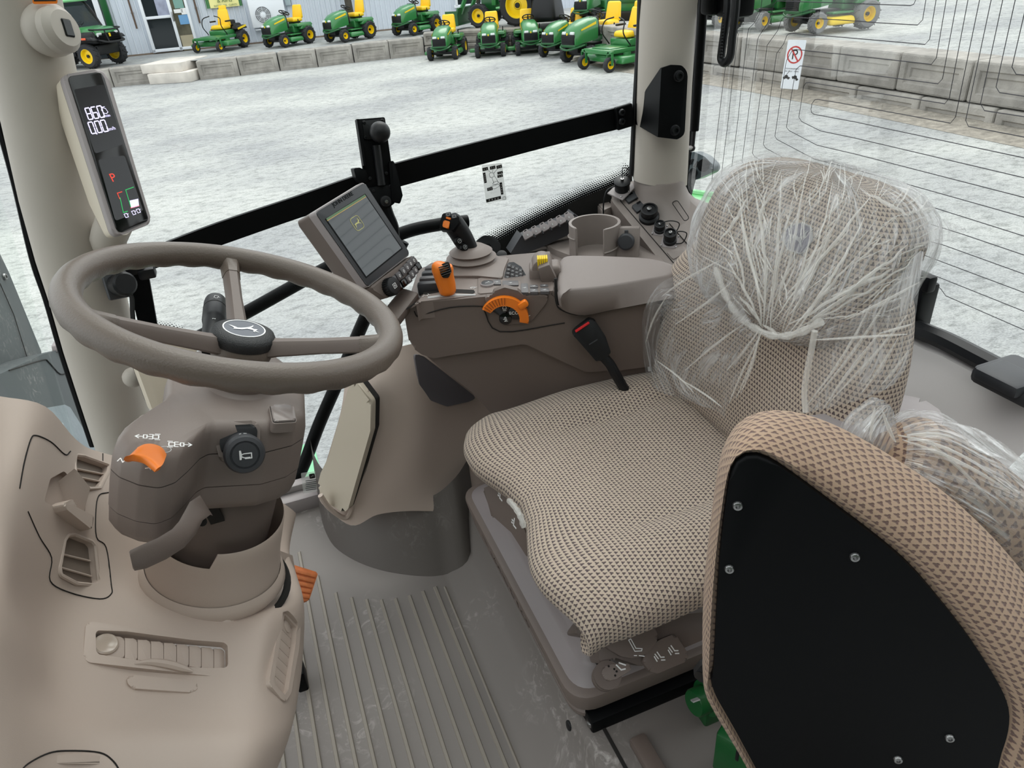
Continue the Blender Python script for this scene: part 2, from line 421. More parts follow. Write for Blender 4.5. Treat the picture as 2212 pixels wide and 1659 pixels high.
# ================================================================ yard outside
YZ, TZ, TR = -1.45, -.9, -.58
def gravel_mat():
    m = bpy.data.materials.new('crushed_gravel'); m.use_nodes = True; n = m.node_tree.nodes; l = m.node_tree.links; b = n['Principled BSDF']
    b.inputs['Roughness'].default_value = .95; b.inputs['Specular IOR Level'].default_value = .15
    tc = n.new('ShaderNodeTexCoord'); mp = n.new('ShaderNodeMapping'); mp.inputs['Rotation'].default_value = (0, 0, radians(20)); mp.inputs['Scale'].default_value = (1, 1.7, 1)
    l.new(tc.outputs['Object'], mp.inputs[0])
    def noise(sc, det, ro, e0, e1, c0, c1):
        t = n.new('ShaderNodeTexNoise'); t.inputs['Scale'].default_value = sc; t.inputs['Detail'].default_value = det; t.inputs['Roughness'].default_value = ro
        l.new(mp.outputs[0], t.inputs['Vector']); r = n.new('ShaderNodeValToRGB'); e = r.color_ramp.elements
        e[0].position = e0; e[1].position = e1; e[0].color = (*c0, 1); e[1].color = (*c1, 1); l.new(t.outputs['Fac'], r.inputs[0]); return r.outputs[0], t
    a, _ = noise(.22, 5, .6, .38, .62, (.36, .37, .375), (.53, .54, .52))
    c, _ = noise(5.5, 6, .75, .36, .52, (.55, .56, .55), (1, 1, 1))
    d, tt = noise(45, 3, .7, .3, .6, (.62, .62, .62), (1.12, 1.12, 1.12))
    v = n.new('ShaderNodeTexVoronoi'); v.inputs['Scale'].default_value = 38; l.new(tc.outputs['Object'], v.inputs['Vector'])
    m1 = n.new('ShaderNodeMixRGB'); m1.blend_type = 'MULTIPLY'; m1.inputs[0].default_value = .8; l.new(a, m1.inputs[1]); l.new(c, m1.inputs[2])
    m2 = n.new('ShaderNodeMixRGB'); m2.blend_type = 'MULTIPLY'; m2.inputs[0].default_value = .7; l.new(m1.outputs[0], m2.inputs[1]); l.new(d, m2.inputs[2])
    l.new(m2.outputs[0], b.inputs['Base Color'])
    u = n.new('ShaderNodeBump'); u.inputs['Strength'].default_value = .6; u.inputs['Distance'].default_value = .03; l.new(tt.outputs['Fac'], u.inputs['Height']); l.new(u.outputs[0], b.inputs['Normal'])
    return m
GRAVEL = gravel_mat()
CONC = mat('weathered_concrete', S(152, 148, 142), .9, bump=(30, .5, .02), var=(2.6, .3))
CONCL = mat('pale_concrete', S(206, 200, 192), .9, bump=(40, .4, .01), var=(3, .14))
SIDING = mat('white_steel_siding', S(205, 212, 222), .5, var=(.7, .05))
DKGL = mat('dark_door_glass', S(38, 44, 48), .08)
WHITEF = mat('white_frame', S(228, 232, 238), .45)
DIRTG = mat('grit_strip', S(148, 142, 132), .95, bump=(40, .6, .03), var=(9, .3))

o = mk('ground', poly([(-60, -30, YZ), (60, -30, YZ), (60, 60, YZ), (-60, 60, YZ)], [(0, 1, 2, 3)]), GRAVEL, kind='structure')
LW = [(-3.3, 28.35), (-.79, 27.47), (1.07, 26.55), (3.12, 26.1), (5.3, 26.05), (6.6, 25.55), (7.9, 25.4)]
wl = thing('retaining_wall', 'low grey concrete block wall in front of the white building', 'wall', (3, 26, YZ))
wr = thing('retaining_wall', 'tall two row concrete block wall seen through the rear window', 'wall', (10.4, 10, YZ))
def block_mesh(L, D, H, name):
    bm = rbox(L - .025, D, H - .02, .035, 2)
    f = min(bm.faces, key=lambda q: q.calc_center_median().y - q.calc_area() * .001 if q.normal.y < -.9 else 9)
    for th, dp in ((.13, 0), (.03, -.03), (.09, 0), (.03, -.025)):
        bmesh.ops.inset_individual(bm, faces=[f], thickness=th * min(1, H / .6), depth=dp)
    bmesh.ops.recalc_face_normals(bm, faces=bm.faces[:])
    me = bpy.data.meshes.new(name); bm.to_mesh(me); bm.free()
    me.materials.append(CONC); return me
BM6 = block_mesh(1.36, .6, .6, 'concrete_block')
def put_block(parent, x, y, z, ang, L=1.36, me=None):
    b = bpy.data.objects.new('concrete_block', me or BM6); LINK(b); b.parent = parent
    b.location = V((x, y, z)) - parent.location; b.rotation_euler = (random.uniform(-.012, .012), random.uniform(-.008, .008), ang + random.uniform(-.02, .02))
    b.scale = (L / 1.36, 1, 1)
def walk(pts, step):
    """centres and angles of blocks of length step along a polyline"""
    out = []; i = 0; cur = V(pts[0]); 
    seg = [V(p) for p in pts]; pos = 0; tot = [0]
    for a, b in zip(seg[:-1], seg[1:]): tot.append(tot[-1] + (b - a).length)
    def at(s):
        for k in range(len(seg) - 1):
            if s <= tot[k + 1] or k == len(seg) - 2: return seg[k].lerp(seg[k + 1], (s - tot[k]) / (tot[k + 1] - tot[k]))
    s = 0
    while s + step <= tot[-1] + .01:
        a, b = at(s), at(s + step); out.append(((a + b) / 2, atan2(b.y - a.y, b.x - a.x))); s += step
    return out
# left wall: two blocks, a gap with the steps, then the run to the corner
def on_top(px, py, z=TZ): q = P(px, py, z=z); return (q.x, q.y)
A0, A1, B0 = on_top(200, 153), on_top(331, 138), on_top(421, 132)
run1 = walk([(A1[0] - 2.72 * .985, A1[1] + .42), A1], 1.36)
J = [on_top(*q) for q in ((421, 132), (510, 123), (597, 113), (680, 105), (759, 96), (838, 88), (914, 80))]
def nrm2(a, b): d = (V(b) - V(a)).normalized(); return V((-d.y, d.x))
for c, an in run1:
    n_ = V((-sin(an), cos(an))); put_block(wl, c.x + n_.x * .3, c.y + n_.y * .3, TZ - .3, an)
for a, b in zip(J[:-1], J[1:]):
    a, b = V(a), V(b); an = atan2(b.y - a.y, b.x - a.x); c = (a + b) / 2; n_ = V((-sin(an), cos(an)))
    put_block(wl, c.x + n_.x * .3, c.y + n_.y * .3, TZ - .3, an, (b - a).length)
CV = [J[-1], on_top(988, 70, -.85), on_top(1060, 64, -.8), on_top(1130, 57, -.75), on_top(1180, 52, -.72)]
BM3 = block_mesh(1.36, .6, .4, 'concrete_block')
for c, an in walk(CV, 1.15):
    n_ = V((-sin(an), cos(an)))
    put_block(wl, c.x + n_.x * .3, c.y + n_.y * .3, -.98, an, 1.15, BM3); put_block(wl, c.x + n_.x * .27, c.y + n_.y * .27, -1.37, an, 1.15, BM3)
# right wall, from the far corner past the rear window
RW = [(10.05, 20.4), (9.9, 17.1), (10.25, 14.6), (10.42, 12.2), (10.38, 8.8), (10.3, 6.4), (10.2, 2.0)]
for c, an in walk(RW, 1.36):
    n_ = V((-sin(an), cos(an))); put_block(wr, c.x + n_.x * .3, c.y + n_.y * .3, TR - .3, an)
for c, an in walk([(RW[0][0], RW[0][1] - .6)] + RW[1:], 1.36):
    n_ = V((-sin(an), cos(an))); put_block(wr, c.x + n_.x * .24, c.y + n_.y * .24, TR - .9, an)
# raised terrace gravel behind both walls
tl = [(-22, 33), (-22, 30.5), (A1[0] - 2.6, A1[1] + .8)] + [(A1[0], A1[1] + .45), (B0[0], B0[1] + .45)] + [(q[0] + .15, q[1] + .45) for q in J[1:]]
cvt = [(q[0] + .2, q[1] + .45) for q in CV[1:]]
bm = bmesh.new()
f = bm.faces.new([bm.verts.new((x, y, TZ - .02)) for x, y in tl + [(cvt[0][0], 33)]])
zs = [TZ - .02, -.87, -.82, -.77]
prev = (tl[-1], (cvt[0][0], 33))
pts = [tl[-1]] + cvt
bm.faces.new([bm.verts.new(q) for q in ((tl[-1][0], tl[-1][1], TZ - .02), (*cvt[0], -.87), (*cvt[1], -.82), (*cvt[2], -.77), (*cvt[3], -.74), (14, 26, -.72), (30, 30, -.72), (30, 33, -.8), (cvt[0][0], 33, TZ - .02))])
bmesh.ops.triangulate(bm, faces=bm.faces[:])
mk('terrace', bm, GRAVEL, kind='structure')
bm = bmesh.new()
bm.faces.new([bm.verts.new((x, y, TR - .03)) for x, y in [(q[0] + .45, q[1]) for q in RW] + [(60, 2), (60, 60), (11, 26)]])
bmesh.ops.triangulate(bm, faces=bm.faces[:])
mk('terrace', bm, GRAVEL, kind='structure')
# brown grit banked against the right wall
bm = bmesh.new(); rows = []
for (x, y) in RW:
    rows.append([V((x + .12, y, YZ + .09)), V((x - .25, y, YZ + .04)), V((x - .7, y, YZ + .004))])
mk('gravel_bank', grid_uv(rows), DIRTG, kind='structure')
# steps under the door
st = thing('concrete_steps', 'two pale concrete steps below the glass door of the building', 'steps', (A1[0] + .8, A1[1], YZ))
a, b = V((*A1, 0)), V((*B0, 0)); an = atan2(b.y - a.y, b.x - a.x); ln = (b - a).length; c = (a + b) / 2
mk('step', rbox(ln - .05, 1.75, .26, .02), CONCL, st, T(c.x, c.y + .75, TZ - .12) @ RZ(an))
mk('step', rbox(ln - .02, 1.1, .3, .02), CONCL, st, T(c.x, c.y + .18, YZ + .15) @ RZ(an))

# ---------------------------------------------------------------- white building
bl = thing('building', 'long white ribbed steel building along the back of the yard', 'building', (3, 30.8, TZ))
BY = lambda x: 31.15 - .1 * (x + 2)      # wall line
BA = atan2(-.1, 1)
def on_b(px, py, off=0):                 # point on the wall plane
    n_ = V((.0995, .995, 0)); return P(px, py, o=V((-2, 31.15, 0)) - n_ * off, n=n_)
WB = Matrix.Translation(V((-2, 31.15, 0))) @ RZ(BA)
rows = []; x = -9.0
while x < 26:
    for dx, dy in ((0, 0), (.055, 0), (.075, -.035), (.115, -.035), (.135, 0)): rows.append([WB @ V((x + dx, dy, TZ - .1)), WB @ V((x + dx, dy, 5.2))])
    x += .19
mk('siding', grid_uv(rows), SIDING, bl, ang=20)
mk('base_trim', rbox(35, .06, .1), mat('brown_trim', S(120, 105, 92), .8), bl, WB @ T(8.5, -.03, TZ - .02))
D = thing('glass_door', 'white framed glass entrance door at the top of the steps', 'door', on_b(350, 105))
WBi = WB.inverted()
def bl_loc(px, py): q = WBi @ on_b(px, py); return q.x, q.z
dx0, _ = bl_loc(332, 112); dx1, _ = bl_loc(396, 106); dz = TZ + .02
ddw = dx1 - dx0; dz1 = dz + 2.15
fm = join((rbox(.1, .12, 2.2, .01), T(dx0 + .05, -.09, dz + 1.1)), (rbox(.1, .12, 2.2, .01), T(dx1 - .05, -.09, dz + 1.1)), (rbox(ddw, .12, .1, .01), T((dx0 + dx1) / 2, -.09, dz + .06)), (rbox(ddw, .12, .1, .01), T((dx0 + dx1) / 2, -.09, dz1)))
mk('door_frame', fm, WHITEF, D, WB)
mk('rail', rbox(ddw - .2, .1, .09, .01), WHITEF, D, WB @ T((dx0 + dx1) / 2, -.1, bl_loc(365, 35)[1]))
mk('pane', rbox(ddw - .2, .02, 2.05), DKGL, D, WB @ T((dx0 + dx1) / 2, -.05, dz + 1.08))
hx, hz = bl_loc(375, 35)
mk('handle', rbox(.05, .1, .3, .01), STEEL, D, WB @ T(hx, -.18, hz))
px_, pz_ = bl_loc(352, 18)
mk('poster', rbox(.42, .012, .6), mat('poster_grey', S(150, 155, 175), .5, var=(3, .3)), D, WB @ T(px_, -.08, pz_))
SL = thing('sidelight_window', 'narrow window beside the door with posters and yellow goods inside', 'window', on_b(415, 100))
sx0, _ = bl_loc(396, 106); sx1, _ = bl_loc(428, 103)
mk('window_frame', join((rbox(.09, .12, 2.2, .01), T(sx1, -.09, dz + 1.1)), (rbox(sx1 - sx0, .12, .09, .01), T((sx0 + sx1) / 2, -.09, dz + .06))), WHITEF, SL, WB)
mk('pane', rbox(sx1 - sx0, .02, 2.1), mat('shop_glass', S(92, 88, 72), .1, var=(2.2, .5)), SL, WB @ T((sx0 + sx1) / 2, -.05, dz + 1.08))
for (qx, qy, ww, hh, m_) in ((398, 42, .32, .3, mat('notice_blue', S(110, 160, 205), .6)), (386, 8, .32, .28, mat('notice_teal', S(120, 160, 150), .6)), (382, 24, .3, .12, WHITEP), (398, 24, .2, .2, WHITEP)):
    u_, v_ = bl_loc(qx, qy); mk('notice', rbox(ww, .01, hh), m_, SL, WB @ T(max(u_, sx0 + .2), -.075, v_))
u_, v_ = bl_loc(406, 92); mk('goods_box', rbox(.5, .01, .5), mat('cardboard', S(170, 160, 135), .7), SL, WB @ T((sx0 + sx1) / 2 + .02, -.068, v_))
# openings further along the wall
W2 = thing('far_window', 'dark window in the white building behind the tractor loader', 'window', on_b(1000, 10))
u_, v_ = bl_loc(1012, 5)
mk('window_frame', join((rbox(.1, .1, 1.6, .01), T(u_ - .5, -.08, v_ + .7)), (rbox(1.2, .1, .1, .01), T(u_, -.08, v_ - .1))), WHITEF, W2, WB)
mk('pane', rbox(.95, .02, 1.5), DKGL, W2, WB @ T(u_, -.05, v_ + .65))
dr = thing('garage_door', 'dark glazed opening in the building behind the green utility vehicle', 'door', on_b(215, 90))
u0, _ = bl_loc(140, 100); u1, _ = bl_loc(222, 60)
mk('pane', rbox(u1 - u0, .04, 4), DKGL, dr, WB @ T((u0 + u1) / 2, -.06, TZ + 2))
mk('door_frame', rbox(.18, .14, 4, .01), WHITEF, dr, WB @ T(u1 + .06, -.1, TZ + 2))
mk('corner_trim', rbox(.2, .16, 4, .01), GREEND, dr, WB @ T(u1 + .3, -.1, TZ + 2))
def dpipe(px0, py0, px1, py1, label, r=.03):
    q = thing('downpipe', label, 'pipe', on_b(px1, py1, .08)); a, b = on_b(px1, py1, .1), on_b(px1, py1, .1); b = b + V((0, 0, 2.2))
    mk('pipe', tube([a, b], r, 8), mat('rusty_brown', S(92, 74, 62), .7), q)
    for k in (.5, 1.5): mk('bracket', rbox(.1, .08, .04, .005), STEEL, q, T(a.x, a.y + .03, a.z + k))
dpipe(278, 0, 296, 62, 'thin brown downpipe on the siding left of the glass door')
dpipe(418, 0, 432, 50, 'thin brown downpipe on the siding right of the glass door')
bn = thing('banner', 'pale yellow hanging banner with green edges on the white building', 'banner', on_b(486, 20, .12))
ua, va = bl_loc(449, 22); ub, vb = bl_loc(525, 15)
for nm, a_, b_, m_ in (('cloth', ua + .12, ub - .1, mat('banner_yellow', S(238, 232, 160), .8, var=(4, .06))), ('edge_strip', ua, ua + .12, mat('banner_green', S(90, 140, 95), .8)), ('edge_strip', ub - .1, ub, MATS.get('banner_green') or mat('banner_green', S(90, 140, 95), .8))):
    rws = [[WB @ V((a_ + (b_ - a_) * i / 6, -.13 - .02 * sin(i * 2.1), z_)) for z_ in (vb + .05, vb + 1.3)] for i in range(7)]
    mk(nm, grid_uv(rws), m_, bn)
ux, vx = bl_loc(486, 2)
text('lettering', '& AIMS', .17, mat('banner_print', S(80, 110, 70), .8), bn, WB @ T(ux, -.17, vx + .02) @ RX(pi / 2), .002)
for w_, dx_ in (('ENTREE', -.27), ('DES', -.02), ('CLIENTS', .25)): text('lettering', w_, .075, MATS['banner_print'], bn, WB @ T(ux + dx_, -.17, vx - .13) @ RX(pi / 2), .002)
ac = thing('heat_pump', 'white outdoor heat pump unit with round fan grille on the siding', 'air conditioner', on_b(577, 45, .2))
a0, z0 = bl_loc(548, 60); a1, z1 = bl_loc(612, 4); z1 = z0 + .95; aw = a1 - a0
mk('casing', rbox(aw, .34, z1 - z0, .03), WHITEF, ac, WB @ T((a0 + a1) / 2, -.25, (z0 + z1) / 2))
fx, fz = bl_loc(569, 31)
FM = WB @ T(fx, -.425, fz) @ RX(pi / 2)
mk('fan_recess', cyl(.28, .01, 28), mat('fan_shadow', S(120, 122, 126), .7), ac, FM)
g_ = [(lathe([(r_ - .006, .012), (r_ + .006, .012), (r_ + .006, .022), (r_ - .006, .022)], 28), None) for r_ in (.12, .17, .22, .275)]
g_ += [(rbox(.17, .01, .012), RZ(k * pi / 4) @ T(.19, 0, .018)) for k in range(8)]
mk('grille', join(*g_), WHITEF, ac, FM)
mk('fan_hub', cyl(.1, .035, 20, .01), WHITEF, ac, FM)
mk('bracket', rbox(aw * .9, .3, .05, .01), WHITEF, ac, WB @ T((a0 + a1) / 2, -.2, z0 - .06))
mt = thing('electric_meter', 'small grey meter box on the siding right of the heat pump', 'meter', on_b(622, 8, .1))
u_, v_ = bl_loc(622, 5); mk('box', rbox(.2, .12, .4, .02), mat('meter_grey', S(170, 185, 190), .5), mt, WB @ T(u_, -.1, v_ + .1)); mk('dial', cyl(.08, .06, 16, .01), GLASS, mt, WB @ T(u_, -.17, v_ + .15) @ RX(pi / 2))
ps = thing('wooden_post', 'dark rough wooden post against the siding behind a mower', 'post', on_b(752, 20, .3))
mk('post', tube([on_b(757, 30, .35) + V((0, 0, -1)), on_b(757, 30, .35), on_b(748, 0, .35) + V((0, 0, 1.5))], .13, 10), mat('bark', S(70, 66, 58), .9, bump=(20, .6, .02), var=(9, .25)), ps)

# ---------------------------------------------------------------- lawn machines (local frame: x forward, z up from the ground)
def wheel(parent, name, x, y, r, w_, rim=.55, tire=TIRE, tread=True, rimm=YELLOW, n=24):
    side = 1 if y > 0 else -1
    pr = [(r * rim, -w_ / 2 * .9), (r * .86, -w_ / 2), (r * .97, -w_ * .36), (r, -w_ * .2), (r, w_ * .2), (r * .97, w_ * .36), (r * .86, w_ / 2), (r * rim, w_ / 2 * .9)]
    M = T(x, y, r) @ RX(-pi / 2)
    tb = lathe(pr, n)
    if tread:
        tb = join(tb, *[(rbox(r * .09, r * .06, w_ * .55, 0), RZ(2 * pi * k / n * 1.0) @ T(r * .995, 0, (w_ * .16) * (1 if k % 2 else -1)) @ RX(.5 * (1 if k % 2 else -1))) for k in range(n)])
    o = mk(name, tb, tire, parent, M)
    rp = [(0, -w_ * .1), (r * .2, -w_ * .1), (r * .22, w_ * .12), (r * rim * .8, w_ * .05), (r * rim * .93, w_ * .42), (r * rim * 1.05, w_ * .43)]
    mk('rim', join(lathe(rp, n), lathe([(a, -b) for a, b in rp], n)), rimm, o, M)
    mk('hub', cyl(r * .13, w_ * .3, 10), BLACK, o, M @ T(0, 0, -w_ * .15 + side * w_ * .12))
    return o
def steer(parent, x, z, tilt=.5, r=.17):
    o = mk('steering_wheel', join(tube([(r * cos(t), r * sin(t), 0) for t in [2 * pi * k / 20 for k in range(20)]], .016, 6, True), *[(rbox(r * 2, .03, .015), RZ(k)) for k in (0, pi / 2)]), BLACK, parent, T(x, 0, z) @ RY(-tilt))
    mk('steering_column', tube([(x + .16, 0, z - .3), (x, 0, z)], .03, 8), BLACK, parent)
def seat_y(parent, x, z, hgt=.42, wd=.48):
    sb = rbox(.44, wd, .13, .05, 3, (.92, .92)); mk('seat', sb, SEATY, parent, T(x, 0, z))
    bk = rbox(.12, wd * .95, hgt, .05, 3, (.8, .86)); mk('seat_back', bk, SEATY, parent, T(x - .24, 0, z + hgt / 2 + .02) @ RY(-.16))
def lawn_tractor(deckm=GREEN, tire=TIRE, blk=.0):
    t = thing('lawn_tractor', '', 'mower')
    def hsec(x, wt, wb, zt, zb): return [V((x, -wb / 2, zb)), V((x, -wb / 2 * 1.02, zb + (zt - zb) * .5)), V((x, -wt / 2, zt - .07)), V((x, -wt / 2 * .72, zt)), V((x, 0, zt + .015)), V((x, wt / 2 * .72, zt)), V((x, wt / 2, zt - .07)), V((x, wb / 2 * 1.02, zb + (zt - zb) * .5)), V((x, wb / 2, zb))]
    mk('hood', loft([hsec(.22, .5, .5, .93, .5), hsec(.5, .5, .52, .9, .46), hsec(.75, .47, .52, .82, .44), hsec(.9, .42, .5, .73, .42), hsec(.955, .36, .46, .66, .42)]), GREEN, t, ang=50)
    mk('grille', join((rbox(.05, .42, .22, .02), T(.955, 0, .53)), *[(rbox(.02, .38, .012), T(.985, 0, .46 + .035 * k)) for k in range(5)]), BLACK, t)
    for s in (-1, 1): mk('headlight', rbox(.05, .13, .07, .02), mat('lamp_lens', S(205, 210, 210), .15), t, T(.945, s * .13, .665) @ RY(-.35))
    mk('badge', rbox(.02, .035, .05, .006), YELLOW, t, T(.985, 0, .65))
    for s in (-1, 1): mk('hood_stripe', poly([(.3, s * .268, .80), (.78, s * .258, .70), (.78, s * .258, .735), (.3, s * .268, .86)], [(0, 1, 2, 3)]), YELLOW, t)
    mk('bumper', join(tube(cr([(.72, -.3, .4), (.95, -.27, .37), (1.02, 0, .32), (.95, .27, .37), (.72, .3, .4)], 5), .022, 8), (rbox(.4, .5, .07, .02), T(.78, 0, .4))), GREEND, t)
    mk('frame', join((rbox(1.5, .3, .16, .02), T(.05, 0, .32)), (rbox(.08, .74, .07, .02), T(.62, 0, .2))), BLACK, t)
    mk('dash', rbox(.16, .44, .42, .04, 3, (.8, .8)), BLACK, t, T(.17, 0, .74))
    fd = join((rbox(.72, .92, .1, .04, 3, (.9, .92)), T(-.42, 0, .6)), (rbox(.5, .46, .24, .04, 3), T(-.3, 0, .48)), *[(rbox(.6, .2, .2, .06, 3, (.7, .8)), T(-.48, s * .36, .55)) for s in (-1, 1)])
    mk('fender', fd, GREEN, t)
    mk('footrest', join(*[(rbox(.5, .22, .04, .015), T(.06, s * .32, .34)) for s in (-1, 1)]), GREEN if not blk else BLACK, t)
    mk('seat_mount', rbox(.3, .3, .12, .02), BLACK, t, T(-.36, 0, .68))
    seat_y(t, -.34, .76); steer(t, .02, 1.0)
    mk('lever', tube([(-.2, .36, .62), (-.2, .37, .78)], .015, 6), BLACK, t)
    mk('mower_deck', join((rbox(.62, 1.02, .15, .06, 3, (.9, .92)), T(.08, 0, .2)), (rbox(.3, .3, .1, .03), T(.1, -.55, .17))), deckm, t)
    for s in (-1, 1):
        wheel(t, 'front_wheel', .62, s * .4, .195, .15, .5, tire); wheel(t, 'rear_wheel', -.5, s * .4, .27, .25, .52, tire)
    return t
def zero_turn():
    t = thing('zero_turn_mower', '', 'mower')
    mk('mower_deck', join((rbox(.75, 1.5, .16, .05, 3, (.9, .95)), T(.35, 0, .24)), (rbox(.4, .35, .1, .03), T(.35, -.85, .2)), *[(cyl(.1, .07, 12), T(.35, y_, .31)) for y_ in (-.45, 0, .45)]), GREEN, t)
    mk('frame', join((rbox(1.5, .1, .1, .02), T(.15, .42, .42)), (rbox(1.5, .1, .1, .02), T(.15, -.42, .42)), (rbox(.1, 1.0, .1, .02), T(.88, 0, .42)), (rbox(.55, .7, .06, .02), T(.5, 0, .46)), (rbox(.5, .75, .16, .03), T(-.05, 0, .55))), GREENL if False else GREEN, t)
    mk('engine', join((rbox(.5, .75, .34, .06, 3, (.85, .85)), T(-.62, 0, .62)), (cyl(.18, .12, 18, .03), T(-.65, 0, .78))), BLACK, t)
    for s in (-1, 1): mk('fender', rbox(.62, .3, .12, .04, 3, (.85, .8)), BLACK, t, T(-.5, s * .44, .66)); mk('stripe', rbox(.5, .015, .06), YELLOW, t, T(-.45, s * .6, .66) @ RY(.15))
    mk('seat', rbox(.5, .56, .14, .06, 3, (.92, .92)), SEATY, t, T(-.05, 0, .72)); mk('seat_back', rbox(.15, .54, .56, .06, 3, (.8, .72)), SEATY, t, T(-.33, 0, 1.0) @ RY(-.18)); mk('headrest', rbox(.1, .3, .18, .04, 3), SEATY, t, T(-.4, 0, 1.3) @ RY(-.18))
    for s in (-1, 1):
        mk('armrest', rbox(.3, .07, .05, .02), BLACK, t, T(-.1, s * .33, .9))
        mk('control_lever', tube(cr([(.2, s * .4, .5), (.42, s * .4, .78), (.36, s * .36, 1.02), (.3, s * .1, 1.1)], 5), .016, 7), BLACK, t)
        mk('caster_fork', join((rbox(.1, .14, .06, .01), T(.88, s * .5, .42)), (rbox(.06, .02, .26), T(.9, s * .5 - .08, .28)), (rbox(.06, .02, .26), T(.9, s * .5 + .08, .28))), GREEN, t)
        wheel(t, 'caster_wheel', .92, s * .5, .165, .12, .55, TIRE, False); wheel(t, 'rear_wheel', -.45, s * .5, .29, .28, .5)
    return t
def place(o, px, py, z, th, label, group=None, sc=1.0):
    q = P(px, py, z=z); tc_ = (V((CAM.x, CAM.y)) - V((q.x, q.y))).normalized(); lf = V((-tc_.y, tc_.x)) * -1
    if lf.dot(V((-RT.x, -RT.y))) < 0: lf = -lf
    d = tc_ * cos(radians(th)) + lf * sin(radians(th))
    o.location = (q.x, q.y, z); o.rotation_euler = (0, 0, atan2(d.y, d.x)); o.scale = (sc,) * 3
    o['label'] = label
    if group: o['group'] = group
    return o
lt = lawn_tractor(); G1 = 'green lawn tractors in the yard'
place(lt, 629, 97, TZ, 48, 'green lawn tractor on the wall top in front of the heat pump', G1)
for a in ((760, 86, TZ, 50, 'green lawn tractor on the wall top in front of the wooden post'),
          (903, 72, TZ, 44, 'green lawn tractor at the right end of the raised row along the building'),
          (968, 124, YZ, 14, 'green lawn tractor leftmost of the row standing down on the yard gravel'),
          (1064, 118, YZ, 5, 'green lawn tractor second from left in the row on the yard gravel'),
          (1144, 113, YZ, -4, 'green lawn tractor directly below the big tractor rear wheel'),
          (1224, 117, YZ, 34, 'green lawn tractor with its hood behind a longer hooded one'),
          (1290, 48, -.72, 30, 'green lawn tractor up on the terrace behind the yard row')):
    place(copy_tree(lt), *a, G1)
big = copy_tree(lt); place(big, 1290, 128, YZ, 44, 'larger green garden tractor with long striped hood nearest the corner pillar', G1, 1.16)
zt_ = zero_turn(); place(zt_, 487, 106, TZ, 38, 'green zero turn mower with yellow high back seat by the steps', 'zero turn mowers', .97)
place(copy_tree(zt_), 1352, 142, YZ, 50, 'green zero turn mower half hidden by the corner pillar', 'zero turn mowers', 1.05)
lt2 = lawn_tractor(YELLOW, TIREG); G2 = 'lawn tractors beyond the rear window'
place(lt2, 1792, 64, TR, 52, 'green lawn tractor with yellow mowing deck above the no parking sign', G2, 1.0)
lt3 = lawn_tractor(GREEN, TIREG); place(lt3, 1655, 58, TR, 40, 'green lawn tractor with dusty tyres behind the window handle', G2, .95)
place(copy_tree(lt3), 1560, 52, TR, 40, 'green lawn tractor mostly hidden behind the rear window handle', G2, .95)
# big tractor with loader
bt = thing('loader_tractor', 'big green tractor with front loader and yellow wheels by the building', 'tractor')
for s in (-1, 1):
    wheel(bt, 'rear_wheel', 0, s * .72, .68, .42, .62, n=30); wheel(bt, 'front_wheel', 1.62, s * .62, .40, .28, .6, n=24)
mk('body', join((rbox(1.7, .6, .5, .05), T(.8, 0, .75)), (rbox(.5, 1.0, .2, .04), T(.55, 0, .55))), GREEND, bt)
mk('hood', rbox(1.3, .6, .6, .1, 3, (.85, .8)), GREEN, bt, T(1.3, 0, 1.25))
for s in (-1, 1): mk('fender', rbox(.9, .4, .1, .04, 3), GREEN, bt, T(.0, s * .65, 1.4))
mk('floor_step', rbox(.6, 1.3, .06, .02), GREENL, bt, T(.62, 0, .62))
mk('seat', rbox(.45, .45, .5, .06, 3), SEATY, bt, T(.0, 0, 1.5))
for s in (-1, 1):
    mk('loader_post', rbox(.16, .12, 1.0, .02), GREEN, bt, T(1.05, s * .45, 1.2))
    mk('loader_arm', tube([(1.0, s * .47, 1.75), (1.9, s * .47, 1.5), (2.45, s * .47, .5)], .085, 6), GREEN, bt)
    mk('cylinder', tube([(1.1, s * .47, 1.0), (2.0, s * .47, 1.35)], .04, 8), STEEL, bt)
mk('bucket', join((rbox(.08, 1.7, .6, .02), T(2.45, 0, .42) @ RY(-.3)), (rbox(.55, 1.7, .05, .02), T(2.75, 0, .12)), *[(rbox(.5, .04, .5), T(2.65, s * .84, .35)) for s in (-1, 1)]), GREEND, bt)
bt.location = (9.99, 24.73, -.79); bt.rotation_euler = (0, 0, atan2(.68, -.73)); bt.scale = (.9,) * 3
# mounted implement and yellow-topped carrier behind the row
im = thing('towed_implement', 'dark towed implement with thin green drawbar right of the big tractor', 'implement')
mk('drawbar', join(tube([(-.6, 0, 1.2), (.5, 0, .8), (1.0, 0, .72)], .045, 7), tube([(-.5, 0, .5), (-.5, 0, 1.7)], .06, 7)), GREEN, im)
mk('blade_drum', rbox(.9, 1.1, .75, .15, 3, (.75, .8)), BLACK, im, T(-.2, 0, .45)); mk('cover', rbox(.5, .9, .25, .08, 3), GREEND, im, T(-.5, 0, .85))
place(im, 1196, 50, -.72, -70, 'dark towed implement with thin green drawbar right of the big tractor')
gt = thing('tool_carrier', 'boxy green machine with yellow top beside the corner pillar', 'machine')
mk('body', join((rbox(.6, 1.1, .5, .05), T(0, 0, .55)), (rbox(.9, 1.2, .1, .02), T(0, 0, .25))), GREEN, gt); mk('top_cover', rbox(.55, 1.0, .3, .08, 3), SEATY, gt, T(0, 0, 1.05)); mk('front_panel', rbox(.08, .9, .12, .01), GREEND, gt, T(.3, 0, .6))
mk('brush', rbox(.3, 1.1, .3, .05), BLACK, gt, T(.45, 0, .2)); mk('guard', tube([(.3, .5, .8), (.5, .5, 1.1), (.5, .2, 1.1)], .02, 6), ORANGE, gt)
